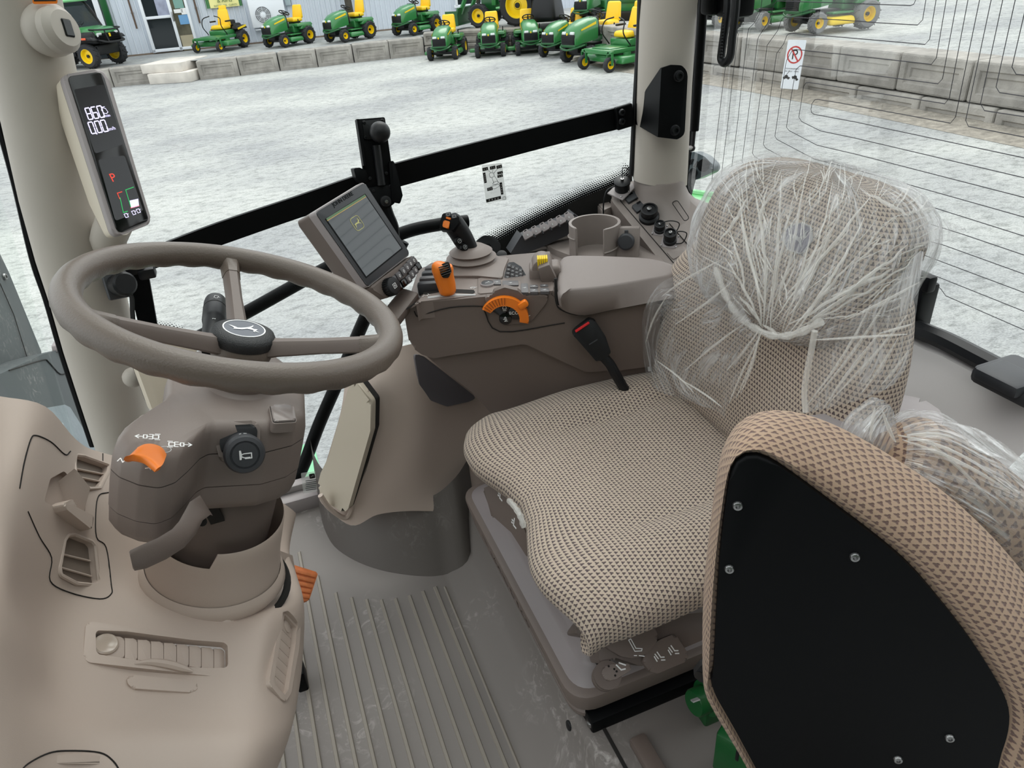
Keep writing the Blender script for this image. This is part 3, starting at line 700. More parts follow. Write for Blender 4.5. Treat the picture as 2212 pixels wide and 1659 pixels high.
for s in (-1, 1): wheel(gt, 'wheel', -.25, s * .5, .25, .2, tread=False)
place(gt, 1352, 50, -.72, 25, 'boxy green machine with yellow top beside the corner pillar')
# utility vehicle
uv = thing('utility_vehicle', 'black and green utility vehicle parked left of the glass door', 'vehicle')
for s in (-1, 1): wheel(uv, 'front_wheel', 1.0, s * .62, .36, .26, .6, n=28); wheel(uv, 'rear_wheel', -.95, s * .62, .36, .28, .6, n=28)
mk('hood', rbox(.85, 1.1, .2, .07, 3, (.75, .85)), GREEN, uv, T(1.05, 0, 1.05) @ RY(.12)); mk('cargo_bed', rbox(1.1, 1.4, .4, .05), GREEN, uv, T(-1.0, 0, .95))
mk('body', join((rbox(2.6, 1.0, .3, .05), T(0, 0, .5)), (rbox(.6, 1.3, .35, .08, 3), T(1.1, 0, .86)), (rbox(1.1, 1.44, .75, .04), T(0.05, 0, .75))), BLACK, uv)
for s in (-1, 1): mk('wheel_arch', rbox(.95, .35, .12, .05, 3, (.8, .9)), BLACK, uv, T(1.0, s * .6, .84)); mk('reflector', rbox(.16, .03, .06, .01), mat('amber_lens', S(225, 90, 50), .3), uv, T(1.15, s * .79, .86))
mk('grille', join((rbox(.06, 1.0, .3, .03), T(1.45, 0, .82)), *[(rbox(.03, .9, .02), T(1.49, 0, .72 + .06 * k)) for k in range(4)]), BLACKS, uv); mk('badge', rbox(.02, .08, .1, .01), YELLOW, uv, T(1.5, 0, .9))
for s in (-1, 1): mk('headlight', rbox(.06, .22, .12, .03), MATS['lamp_lens'], uv, T(1.45, s * .4, .93))
mk('brush_guard', join(tube(cr([(1.2, -.5, 1.1), (1.55, -.48, 1.08), (1.62, 0, 1.06), (1.55, .48, 1.08), (1.2, .5, 1.1)], 5), .025, 7), tube(cr([(1.4, -.5, .8), (1.66, -.4, .72), (1.68, 0, .7), (1.66, .4, .72), (1.4, .5, .8)], 5), .03, 7), tube([(1.6, -.3, 1.05), (1.67, -.3, .7)], .022, 6), tube([(1.6, .3, 1.05), (1.67, .3, .7)], .022, 6)), BLACK, uv)
mk('cab_frame', join(*[tube(cr([(.78, s * .66, 1.05), (.35, s * .64, 1.85), (-.5, s * .62, 1.9), (-.6, s * .62, .9)], 5), .035, 8) for s in (-1, 1)]), BLACK, uv)
mk('roof', rbox(1.2, 1.4, .09, .04, 3), GREENL, uv, T(-.1, 0, 1.93)); mk('windscreen', poly([(.8, -.62, 1.08), (.8, .62, 1.08), (.38, .6, 1.82), (.38, -.6, 1.82)], [(0, 1, 2, 3)]), glass_mat('pale_windscreen', (.75, .9, .85), 1.0), uv)
steer(uv, .45, 1.25); mk('seat', join((rbox(.5, 1.2, .15, .05, 3), T(-.15, 0, .95)), (rbox(.14, 1.2, .5, .05, 3), T(-.4, 0, 1.25))), SEATY, uv)
uv.location = (-4.13, 28.74, TZ); uv.rotation_euler = (0, 0, atan2(-.57, .82)); uv.scale = (.98,) * 3
# parking sign leaning on the right wall
sg_b = P(1682, 187, o=(10.2, 12.4, 0), n=V((1, .05, 0)))
SN = V((-.93, -.36, .1)).normalized()
SO = P(1713, 140, o=(10.0, 12.3, 0), n=V((1, .05, 0)))
up_ = (V((0, 0, 1)) - SN * SN.z).normalized(); sxv = up_.cross(SN)
SM = Matrix.Translation(SO) @ Matrix((sxv, up_, SN)).transposed().to_4x4()
sgn = thing('parking_sign', 'white no parking sign leaning on the block wall', 'sign', SO - V((0, 0, .4)))
SH, SW = .84, .36
mk('panel', prism(rnd([(-SW / 2, -SH / 2), (SW / 2, -SH / 2), (SW / 2, SH / 2), (-SW / 2, SH / 2)], .025), -.012, 0), WHITEF, sgn, SM.copy())
ring = lathe([(.125, 0), (.15, 0), (.15, .003), (.125, .003)], 32)
mk('ban_ring', join((ring, T(0, .17, .001)), (rbox(.27, .026, .003), T(0, .17, .0035) @ RZ(radians(-52)))), REDP, sgn, SM.copy())
text('lettering', 'P', .24, BLACKP, sgn, SM @ T(0, .165, .001), .0008)
text('lettering', 'STATIONNEMENT', .034, BLACKP, sgn, SM @ T(0, -.07, .001), .0008)
for w_, dx_ in (('EN', -.115), ('TOUT', -.035), ('TEMPS', .085)): text('lettering', w_, .034, BLACKP, sgn, SM @ T(dx_, -.115, .001), .0008)
def car2(): return join(prism([(-.07, 0), (.07, 0), (.07, .025), (.035, .03), (.015, .06), (-.03, .06), (-.045, .03), (-.07, .025)], .001, .003), (cyl(.016, .002, 10), T(-.04, 0, .002)), (cyl(.016, .002, 10), T(.04, 0, .002)))
mk('tow_pictogram', join((car2(), T(-.09, -.24, 0)), (car2(), T(.08, -.24, 0) @ RZ(-.35)), (prism([(-.1, 0), (-.09, 0), (-.02, .1), (-.03, .1)], .001, .003), T(-.02, -.2, 0))), BLACKP, sgn, SM.copy())
# ================================================================ cab shell
FLOORM = mat('rubber_floor_mat', S(108, 101, 97), .55, bump=(500, .25, .0005), var=(7, .08))
def scuff(name, base, amt=.5):
    m = mat(name, base, .55); n = m.node_tree.nodes; l = m.node_tree.links; b = n['Principled BSDF']
    tc = n.new('ShaderNodeTexCoord'); a = n.new('ShaderNodeTexNoise'); a.inputs['Scale'].default_value = 22; a.inputs['Detail'].default_value = 8; a.inputs['Roughness'].default_value = .7; a.inputs['Distortion'].default_value = 2.5
    c = n.new('ShaderNodeTexNoise'); c.inputs['Scale'].default_value = 4.2; c.inputs['Detail'].default_value = 2
    l.new(tc.outputs['Object'], a.inputs['Vector']); l.new(tc.outputs['Object'], c.inputs['Vector'])
    r1 = n.new('ShaderNodeValToRGB'); e = r1.color_ramp.elements; e[0].position = .52; e[1].position = .72
    r2 = n.new('ShaderNodeValToRGB'); e = r2.color_ramp.elements; e[0].position = .5; e[1].position = .66
    l.new(a.outputs['Fac'], r1.inputs[0]); l.new(c.outputs['Fac'], r2.inputs[0])
    k = n.new('ShaderNodeMath'); k.operation = 'MULTIPLY'; l.new(r1.outputs[0], k.inputs[0]); l.new(r2.outputs[0], k.inputs[1])
    k2 = n.new('ShaderNodeMath'); k2.operation = 'MULTIPLY'; k2.inputs[1].default_value = amt; l.new(k.outputs[0], k2.inputs[0])
    mx = n.new('ShaderNodeMixRGB'); l.new(k2.outputs[0], mx.inputs[0]); mx.inputs[1].default_value = (*base, 1); mx.inputs[2].default_value = (*S(178, 172, 168), 1)
    l.new(mx.outputs[0], b.inputs['Base Color']); return m
SCUFF = scuff('scuffed_rubber_mat', S(112, 106, 102), .95)
KICK = scuff('scuffed_kick_rubber', S(84, 78, 74), .25)
RIBM = mat('rib_worn_edge', S(128, 121, 112), .6)
# floor: profile across x (skirt up to the seat platform), swept along y
xs = [(-.62, 0), (.195, 0), (.205, .002), (.255, .030), (.268, .040), (.284, .100), (.290, .112), (.300, .116), (1.05, .116)]
rows = [[V((x, y, z)) for x, z in xs] for y in (.02, .4, .8, 1.19, 1.30, 1.56)]
fl = mk('floor', grid_uv(rows), SCUFF, kind='structure', ang=50)
ribx = [P(px, 1659, z=0).x for px in (573, 614, 651.6, 691.8, 731, 771, 811.5, 851.8, 892, 932.3, 972.6, 1014, 1055.6, 1094.7)]
ends = {0: 1.5, 1: 1.5, 2: 1.5, 3: 1.48, 4: 1.4, 5: 1.3, 6: 1.23, 7: 1.2, 8: 1.18, 9: 1.165, 10: 1.155, 11: 1.15, 12: 1.15, 13: 1.15}
for i, x in enumerate(ribx):
    if x > .185: continue
    yE = ends[i]
    b = poly([(x - .0042, .1, 0), (x + .0042, .1, 0), (x + .0026, .1, .0035), (x - .0026, .1, .0035), (x - .0042, yE, 0), (x + .0042, yE, 0), (x + .0026, yE - .004, .0035), (x - .0026, yE - .004, .0035)],
             [(0, 1, 2, 3), (4, 7, 6, 5), (0, 4, 5, 1), (1, 5, 6, 2), (2, 6, 7, 3), (3, 7, 4, 0)])
    mk('rib', b, RIBM, fl)
mk('rib', poly([(.186, .1, 0), (.192, .1, 0), (.189, .1, .003), (.186, 1.14, 0), (.192, 1.14, 0), (.189, 1.14, .003)], [(0, 1, 2), (3, 5, 4), (0, 3, 4, 1), (1, 4, 5, 2), (2, 5, 3, 0)]), RIBM, fl)
# raised strip and seam on the platform, left of the seat base
xa, xb = P(1370, 1600, z=.12), P(1420, 1659, z=.12)
mk('rib', rbox(.03, .5, .02, .007, 2), TAUPED, fl, T(P(1385, 1612, z=.12).x, P(1385, 1612, z=.12).y - .235, .122))
mk('seam', rbox(.006, .55, .003, .001, 1), GAPM, fl, T(P(1330, 1620, z=.117).x, P(1330, 1620, z=.117).y - .2, .117))
for q in ((996, 1141), (1233, 1566)):
    c = P(*q, x=.283); mk('plug', cyl(.009, .006, 14, .002), BLACK, fl, fr(c, (-1, 0, .2)))
struct(mk('baseboard_right', join((rbox(.62, .05, .05, .012), T(-.25, 1.575, .015)), (rbox(.62, .03, .02, .005), T(-.25, 1.60, .05))), GREYM))
# kick panel: rubber wall curving round the fender
kb = [(690, 1098), (700, 1140), (722, 1180), (765, 1210), (820, 1231), (880, 1242), (930, 1245), (965, 1242)]
kp = [P(*q, z=0) for q in kb]; kp.append(P(1008, 1206, z=.035)); kp.append(V((.30, 1.215, .04)))
kp = cr(kp, 4)
rows = [[p + V((0, 0, h)) + V((.05, .22, 0)).normalized() * (h * .62) for p in kp] for h in (-.01, .008, .05, .10, .158)]
struct(mk('trim_1', grid_uv(rows), KICK)); 
# ---------------------------------------------------------------- pillars
def pillar(name, L, yv, dep, m, extra=None, n=28):
    rings = []
    for lx, rx, row in L:
        a, b = P(lx, row, y=yv), P(rx, row, y=yv); c = (a + b) / 2; h = (b - a).length / 2; d = (b - a).normalized()
        rings.append([c + d * (h * cos(t)) + V((0, dep * sin(t), 0)) for t in [2 * pi * k / n for k in range(n)]])
    o = mk(name, loft(rings), m, ang=60); return struct(o)
ap = pillar('trim_2', [(345, 392, 1120), (262, 352, 1040), (205, 335, 960), (172, 318, 860), (138, 298, 755), (108, 276, 650), (78, 254, 560), (42, 222, 430), (5, 190, 267), (-32, 158, 120), (-62, 134, 0), (-110, 95, -200), (-150, 60, -400)], 1.49, .075, PILLARM)
cp = pillar('trim_3', [(1374, 1476, 392), (1376, 1477, 370), (1380, 1481, 280), (1385, 1487, 150), (1389, 1492, 50), (1393, 1497, 0), (1400, 1508, -200), (1408, 1518, -400)], 1.47, .06, PILLARM)
mk('seam_ring', tube([P(1424, 388, y=1.47) + V((.0505 * cos(t), .06 * sin(t), 0)) for t in [2 * pi * k / 40 for k in range(40)]], .0022, 6, True), GAPM, cp)
# seals beside the pillars
def strip(name, pts, r, m, par=None, **k):
    return mk(name, tube(cr(PP(pts, **k), 6), r, 8), m, par)
YG = 1.56
W1 = thing('window_1', 'large right side cab window with a dotted black lower border', 'window', (.3, YG, .4)); struct(W1)
gl = poly([(-.55, YG, .03), (1.0, YG, .03), (1.0, YG, 1.7), (-.62, YG, 1.7)], [(0, 1, 2, 3)])
mk('pane', gl, GLASS, W1, flat=True)
strip('seal', [(1391, -250), (1384, 0), (1379, 120), (1372, 240), (1367, 340), (1364, 378)], .0075, BLACK, W1, y=1.5)
strip('seal', [(-40, 140), (-2, 262), (35, 395), (74, 560), (104, 650), (134, 755), (168, 860), (202, 962)], .0085, BLACKS, W1, y=1.505)
# frit along the bottom of the side glass: edge curve
e1 = [(935, 640), (968, 600), (1010, 561), (1060, 528), (1120, 494), (1190, 458), (1260, 425), (1320, 400), (1352, 383), (1366, 366)]
E1 = cr(PP(e1, y=YG - .004), 5)
def frit_band(edge, wd, side, par, yoff=V((0, 0, 0)), solid=None):
    """dots from the edge curve inwards (side vector), solid black on the other side"""
    bm = bmesh.new(); L = bm.loops.layers.uv.new('UVMap'); s = 0
    for i in range(len(edge) - 1):
        a, b = edge[i], edge[i + 1]; d = (b - a).length
        t0 = (edge[min(i + 1, len(edge) - 1)] - edge[max(i - 1, 0)]).normalized(); t1 = (edge[min(i + 2, len(edge) - 1)] - edge[i]).normalized()
        n0 = side(t0); n1 = side(t1)
        vs = [bm.verts.new(p) for p in (a, b, b + n1 * wd, a + n0 * wd)]; f = bm.faces.new(vs)
        for lp, uvc in zip(f.loops, ((s, 0), (s + d, 0), (s + d, 1), (s, 1))): lp[L].uv = uvc
        s += d
    return mk('frit_dots', bm, FRIT, par, flat=True)
frit_band(E1, .034, lambda t: V((-t.z, 0, t.x)), W1)
mk('frit_band', grid_uv([E1, [V((p.x, p.y, max(.2, p.z - .32))) for p in E1]]), BLACKP, W1, flat=True)
E1b = cr(PP([(316, 716), (335, 714), (352, 716), (370, 718), (388, 724)], y=YG - .004), 5)
frit_band(E1b, .024, lambda t: V((-t.z, 0, t.x)), W1)
mk('frit_band', grid_uv([E1b, [V((p.x, p.y, p.z - .09)) for p in E1b]]), BLACKP, W1, flat=True)
# ---------------------------------------------------------------- rear window
XG = 1.08
W2_ = thing('window_2', 'wide rear cab window with thin heating wires', 'window', (XG, .9, .8)); struct(W2_)
mk('pane', poly([(XG, -.1, .40), (XG, 1.75, .40), (XG, 1.75, 1.75), (XG, -.1, 1.75)], [(0, 1, 2, 3)]), GLASS, W2_, flat=True)
WIRES = [
 [(1978, -60), (1978, 0), (1974, 9), (1967, 12), (1822, 7), (1678, 2), (1671, 10), (1666, 30), (1659, 49), (1639, 79), (1636, 88), (1625, 180), (1614.7, 260), (1603, 348), (1606.6, 356), (1633.6, 370.6), (1740, 424), (1900, 480), (2010, 516)],
 [(2000, -60), (2000, 0), (1993, 43), (1982, 54), (1900, 49.5), (1812, 43), (1698, 36.5), (1691, 39), (1686.8, 46), (1680, 66), (1657, 98), (1656.5, 103), (1645, 190), (1635, 260), (1625.5, 331), (1630, 338.5), (1669, 359.6), (1780, 412), (2081, 506.5), (2212, 551)],
 [(2026, -40), (2022, 0), (2008, 85), (1998, 96), (1812, 80), (1710, 72), (1704.5, 73), (1699.5, 77), (1693, 94.5), (1678, 115), (1676.7, 121.5), (1666, 195), (1657, 260), (1649, 312), (1654, 320), (1713, 352), (1780, 380), (2025, 451), (2212, 510)],
 [(2049, -40), (2044, 0), (2022.7, 125), (2012, 139), (1812, 116.6), (1720, 107), (1714.6, 107.5), (1710, 111.4), (1699.5, 130), (1697, 140), (1687, 205), (1679, 260), (1674, 294), (1678, 301), (1759, 343.6), (1850, 367), (2212, 469)],
 [(2073, -40), (2067.5, 0), (2036, 170), (2026, 181), (1812, 153), (1734, 142.5), (1728, 142.5), (1719.7, 150), (1716, 169), (1708, 215), (1701, 260), (1699, 275), (1704.5, 282), (1765, 313.7), (1850, 333.5), (2212, 426.5)],
 [(2097, -40), (2091, 0), (2050.7, 211.6), (2041, 224), (1812, 188), (1748, 178.2), (1741, 179), (1735.7, 187), (1731, 220), (1725.6, 253), (1731.5, 262.5), (1773, 283), (1850, 299), (2212, 384)],
 [(2122, -40), (2116, 0), (2064, 253), (2053, 266), (1812, 222), (1767, 214.6), (1760, 215.5), (1754, 224), (1751.8, 236), (1753, 243), (1758.5, 247), (1850, 264), (2212, 341)],
 [(2148, -40), (2141, 0), (2086, 260), (2092, 273), (2212, 296), (2260, 306)],
 [(2173, -40), (2166, 0), (2118, 224), (2126.6, 239), (2212, 252), (2260, 260)],
 [(2200, -40), (2193, 0), (2151.6, 188), (2159, 200), (2212, 208), (2260, 215)],
 [(2226, -40), (2212, 32), (2186, 145), (2195, 160.5), (2212, 162), (2260, 166)],
 [(1612, -30), (1604, 20), (1585, 58), (1592, 66), (1594.5, 74), (1583, 165), (1573, 260), (1557.7, 383), (1562.7, 391), (1593, 407), (1700, 460), (1989.6, 583.6), (2212, 672.5)],
 [(1655, -30), (1646, 0), (1643, 25), (1630, 49), (1618, 61), (1615, 72), (1604, 165), (1594, 260), (1580, 366), (1584.7, 374), (1609, 386.6), (1720, 440), (1993, 550), (2212, 632)],
 [(1569, 130), (1561, 190), (1552.6, 260), (1536.5, 400), (1540.8, 408.5), (1582, 430), (1700, 488), (1984, 601), (2022, 615), (2033, 625), (2043, 639), (2212, 712.7), (2260, 735)],
 [(1610, 386), (1700, 440), (2037, 529), (2212, 592)],
]
WIRE = mat('heater_wire', S(60, 58, 66), .6)
for ln in WIRES: mk('heating_wire', tube(PP(ln, x=XG - .003), .0007, 4, caps=False), WIRE, W2_)
e2 = [(1536, -60), (1530, 0), (1521, 90), (1512, 180), (1504, 260), (1494, 330), (1486, 395), (1492, 418), (1512, 436), (1545, 455), (1580, 470)]
E2 = cr(PP(e2, x=XG - .005), 5)
frit_band(E2, .03, lambda t: V((0, -t.z, t.y)) * (-1 if False else 1), W2_)
# black border beyond the dots
mk('frit_band', grid_uv([E2, [p + V((0, .06, -.02)) for p in E2]]), BLACKP, W2_, flat=True)
strip('seal', [(1512, -200), (1500, 0), (1496, 80), (1487, 200), (1478, 320), (1472, 400), (1482, 432)], .0075, GREYM, W2_, x=1.03)
strip('seal', [(1522, -200), (1508, 0), (1504, 80), (1495, 200), (1486, 320), (1479, 400), (1486, 428), (1520, 450), (1570, 476)], .007, BLACKS, W2_, x=1.06)
e3 = [(1960, 618), (1985, 622), (2003, 632), (2008, 650), (2003, 672), (1998, 692), (2004, 706), (2020, 716), (2060, 735), (2120, 764), (2212, 808), (2290, 845)]
E3 = cr(PP(e3, x=XG - .005), 5)
frit_band(E3, .034, lambda t: V((0, t.z, -t.y)) * -1, W2_)
mk('frit_band', poly([*PP(e3, x=XG - .004), *[P(a, b + 60, x=XG - .004) for a, b in e3[::-1][:5]], P(1930, 760, x=XG - .004)], [tuple(range(18))]), BLACKP, W2_, flat=True)
mk('latch', join((rbox(.04, .035, .09, .006), T(0, 0, 0)), (rbox(.02, .05, .03, .005), T(-.01, .0, .05))), BLACK, W2_, T(*P(1985, 660, x=1.05)))
wr_ = [P(*q, x=1.035) for q in ((1760, 590), (1955, 697), (2040, 735), (2120, 776), (2170, 802), (2290, 862))]
mk('sill_bar', tube(cr(wr_, 5), .019, 8, flat=.8), BLACK, W2_)
mk('sill_latch', join((rbox(.09, .1, .03, .01), None), (rbox(.06, .07, .02, .006), T(-.03, 0, .012))), DKGREY, W2_, T(*P(2205, 822, x=1.0)))
# rear wall below the glass
bt_ = [P(*q, x=1.02) for q in ((1500, 430), (1760, 575), (1955, 712), (2040, 752), (2120, 793), (2290, 880))]
rows = []
for k, (dz, dx) in enumerate(((-.012, .02), (-.016, 0), (-.05, -.03), (-.14, -.12), (-.24, -.20), (-.36, -.24), (-.6, -.24))):
    rows.append([V((p.x + dx, p.y, p.z + dz)) for p in cr(bt_, 4)])
WALLB = mat('rear_wall_plastic', S(206, 200, 198), .55, bump=(900, .2, .0004))
struct(mk('wall_rear', grid_uv(rows), WALLB))
# windscreen at the left edge
W3 = thing('window_3', 'narrow slice of windscreen left of the front pillar', 'window', (-.46, .8, .6)); struct(W3)
mk('pane', poly([(-.47, .1, .35), (-.47, 1.48, .35), (-.33, 1.48, 1.6), (-.33, .1, 1.6)], [(0, 1, 2, 3)]), GLASS, W3, flat=True)
# ================================================================ right-hand armrest console
def plane(o, n, x=None): return fr(o, n, x)
def L2(M, pts):
    o = M.translation; n = M.to_3x3() @ V((0, 0, 1)); Mi = M.inverted()
    return [tuple((Mi @ P(a, b, o=o, n=n))[:2]) for a, b in pts]
def L1(M, a, b): return L2(M, [(a, b)])[0]
def on(M, a, b): return P(a, b, o=M.translation, n=M.to_3x3() @ V((0, 0, 1)))
EX = V((.928, -.371, 0)).normalized(); EN = V((-.371, -.928, 0)).normalized(); EZ = V((0, 0, 1))
SPM = Matrix.Translation(V((.2, 1.2, 0))) @ Matrix((EX, EZ, EN)).transposed().to_4x4()
DM = Matrix.Translation(V((.3, 1.25, .668))) @ Matrix((EX, EN * -1, EZ)).transposed().to_4x4()
con = thing('armrest_console', 'taupe control console along the right side of the seat', 'console', (.45, 1.15, .1))
# upper body: side outline extruded away from the seat
up = [(872, 672), (893, 664), (907, 655), (1034, 642), (1060, 640), (1196, 628), (1212, 655), (1258, 670), (1430, 645), (1420, 790), (1340, 800), (1265, 804), (1138, 745), (1126, 744), (936, 774), (911, 766), (885, 747)]
mk('body', prism(rnd(L2(SPM, up), [.01, .008, .008, .002, .002, .002, .004, .004, .01, .01, .01, .005, .01, .02, .02, .02, .03][:len(up)]), -.20, 0, .008, 3), TAUPED, con, SPM.copy())
lo = [(890, 752), (912, 768), (936, 776), (1126, 746), (1138, 747), (1265, 806), (1340, 802), (1400, 790), (1405, 830), (1300, 900), (1140, 960), (1060, 900), (1019, 854), (956, 805)]
mk('lower_panel', prism(rnd(L2(SPM, lo), .006), -.19, -.012, .006, 2), TAUPED, con, SPM.copy())
# deck pieces
dk = [(905, 659), (1034, 645), (1031, 606), (985, 606), (975, 590), (945, 600), (918, 640)]
mk('lever_deck', prism(rnd(L2(DM, [(898, 664), (906, 657), (1033, 643), (1032, 605), (965, 605), (925, 628)]), .006), -.03, .005, .004, 2), TAUPE, con, DM.copy())
mk('stick_deck', prism(rnd(L2(DM, [(965, 606), (1032, 606), (1086, 611), (1090, 590), (1100, 566), (1075, 564), (1060, 570), (990, 576), (975, 590)]), .006), -.06, .010, .004, 2), TAUPE, con, DM.copy())
mk('button_deck', prism(rnd(L2(DM, [(1034, 642), (1200, 628), (1196, 610), (1160, 618), (1090, 612), (1034, 606)]), .004), -.05, .007, .003, 2), TAUPE, con, DM.copy())
mk('rear_deck', prism(rnd(L2(DM, [(1090, 612), (1160, 619), (1205, 612), (1208, 568), (1150, 580), (1105, 590)]), .006), -.08, -.004, .004, 2), TAUPE, con, DM.copy())
mk('lever_slot', prism(rnd(L2(DM, [(915, 640), (916, 634), (952, 629), (1024, 632), (1027, 637), (1022, 640), (952, 636), (920, 642)]), .002), .0045, .0056), GAPM, con, DM.copy())
mk('speed_scale', prism(L2(DM, [(924, 650.5), (926, 646.5), (965, 641), (1028, 641.5), (1028, 644), (966, 645), (930, 650)]), .0048, .0058), GREYP, con, DM.copy())
def pict(name, lines, M, px, py, s, par, z=.006, wd=.0009, m=None):
    u, v = L1(M, px, py); mk(name, strokes([[(u + a * s, v + b * s) for a, b in ln] for ln in lines], wd, M, z1=z), m or WHITEP, par, flat=True)
TORT = [[(-.5, 0), (-.3, .35), (.2, .4), (.5, .1), (.3, -.1), (-.5, 0)], [(-.3, -.05), (-.35, -.3)], [(.2, -.1), (.25, -.3)], [(.5, .1), (.75, .25)]]
HARE = [[(-.6, -.3), (-.2, .1), (.2, .1), (.5, .3), (.3, .7)], [(-.6, -.3), (-.3, -.1)], [(.2, .1), (.4, -.2)], [(.5, .3), (.7, .2)]]
pict('hare_symbol', HARE, DM, 920, 645, .012, con, m=WHITEP); pict('tortoise_symbol', TORT, DM, 1022, 628, .010, con)
# four clear hydraulic lever covers at the front of the deck
for i, (a, b) in enumerate(((936, 597), (930, 608), (925, 620), (921, 632))):
    u, v = L1(DM, a, b)
    mk('selector_lever', rbox(.055, .016, .028, .006, 2), DKGREY if i % 2 else BTN, con, DM @ T(u + .012, v, .008))
# orange speed lever
q = on(DM, 969, 641)
lev = V((-.10, -.05, .99)).normalized()
fwd_ = q
def lever_at(px, py, rr): return P(px, py, o=q, n=V((FW.x, FW.y, 0)).normalized())
sl = thing('speed_lever', 'orange speed lever with black thumbwheel in the console slot', 'lever', q)
mk('stalk', tube([q + V((0, 0, -.02)), lever_at(969, 628, 0)], .005, 8), STEEL, sl)
pl = [lever_at(*a, 0) for a in ((968, 636), (967, 630), (964, 615), (959, 597), (956, 583), (955, 573), (956, 568))]
rr = [.011, .0155, .0172, .0182, .0200, .0185, .009]
mk('knob', tube(cr(pl, 3), [rr[min(i // 3, 6)] * (1 - (i % 3) / 3) + rr[min(i // 3 + 1, 6)] * (i % 3) / 3 for i in range(len(cr(pl, 3)))], 18, flat=.85, upv=(-FW.x, -FW.y, 0)), ORANGE, sl, ang=60)
c = lever_at(962, 586, 0) - FW * .0135
TWM = fr(c, (-.25, -.8, .55), V((1, 0, .1)))
mk('thumbwheel_recess', prism(rnd([(-.012, .010), (.013, .013), (.011, -.006), (.002, -.015), (-.008, -.012)], .005), -.004, .0025, .001), GAPM, sl, TWM.copy())
mk('thumbwheel', join(*[(rbox(.018, .0022, .006, .0006, 1), T(0, -.009 + .0038 * k, .003 + .002 * sin((k + .5) * pi / 5))) for k in range(5)]), BLACKG, sl, TWM.copy())
# joystick
jb = on(DM, 1020, 572)
js = thing('joystick', 'black multifunction joystick with two orange buttons in a ribbed boot', 'joystick', jb)
mk('boot', lathe([(.056, 0), (.058, .006), (.047, .012), (.051, .017), (.040, .024), (.044, .029), (.030, .038), (.022, .04), (0, .04)], 28), TAUPE, js, T(*jb))
JN = V((FW.x, FW.y, 0)).normalized()
def jp(a, b): return P(a, b, o=jb, n=JN)
cl_ = [(1015, 563, 19.5, 15), (1017, 548, 19, 15), (1010, 532, 20.5, 16), (1000, 515, 22.5, 17), (990, 498, 23, 18), (980, 484, 23, 20), (973, 474, 21, 20), (970, 468, 17, 15)]
rings = []
for i, (a, b, hw, hd) in enumerate(cl_):
    c = jp(a, b); a2, b2 = (cl_[i + 1][0], cl_[i + 1][1]) if i < len(cl_) - 1 else (2 * a - cl_[i - 1][0], 2 * b - cl_[i - 1][1])
    t_ = (jp(a2, b2) - c).normalized(); sx_ = t_.cross(JN).normalized(); sy_ = JN
    k = (c - CAM).dot(FW) / FPX
    rings.append([c + sx_ * (abs(cos(w_)) ** .8 * (1 if cos(w_) > 0 else -1) * hw * k) + sy_ * (abs(sin(w_)) ** .8 * (1 if sin(w_) > 0 else -1) * hd * k) for w_ in [2 * pi * j / 20 for j in range(20)]])
mk('grip', loft(rings), BLACK, js, ang=50)
JF = fr(P(970, 487, o=jb - JN * .028, n=JN), (-.35, -.80, .48), V((.9, -.38, .1)))
mk('face_plate', prism(rnd(L2(JF, [(957, 460), (992, 467), (993, 480), (978, 499), (950, 497), (951, 480)]), .004), -.022, .003, .0025, 2), BLACKS, js, JF.copy())
mk('rocker_button', prism(rnd(L2(JF, [(960, 477), (973, 480), (970, 496), (957, 491)]), .002), .002, .009, .0025, 2), ORANGE, js, JF.copy(), label='orange ridged rocker button')
mk('small_button', prism(rnd(L2(JF, [(965, 469), (975, 472), (974, 476), (964, 473)]), .001), .002, .006, .001), ORANGE, js, JF.copy(), label='small orange button')
for (a, b, t_) in ((969, 464, '1'), (982, 468, '2')):
    u, v = L1(JF, a, b); bt_o = mk('button', prism(rnd([(u - .0055, v - .004), (u + .0055, v - .004), (u + .0055, v + .004), (u - .0055, v + .004)], .0015), .002, .0045, .0008), DKGREY, js, JF.copy())
    mk('symbol', strokes([[(u - .003, v - .002), (u + .003, v - .002), (u + .003, v + .002), (u - .003, v + .002), (u - .003, v - .002)]], .0007, JF, z1=.0049), GREYP, js, flat=True)
JS = fr(P(997, 528, o=jb - JN * .020, n=JN), (.3, -.85, .35), V((.85, .2, -.5)))
for (a, b, t_) in ((991, 521, '7'), (1003, 534, '8')):
    u, v = L1(JS, a, b)
    mk('button', prism(rnd([(u - .007, v - .006), (u + .007, v - .006), (u + .007, v + .006), (u - .007, v + .006)], .002), -.006, .0028, .001), BLACKS, js, JS.copy())
    mk('symbol_frame', strokes([[(u + .0042 * cos(w_), v + .0042 * sin(w_)) for w_ in [2 * pi * j / 8 for j in range(9)]]], .0007, JS, z1=.0031), GREYP, js, flat=True)
    text('digit', t_, .0055, GREYP, js, JS @ T(u, v, .0030) @ RZ(radians(-15)), .0002)
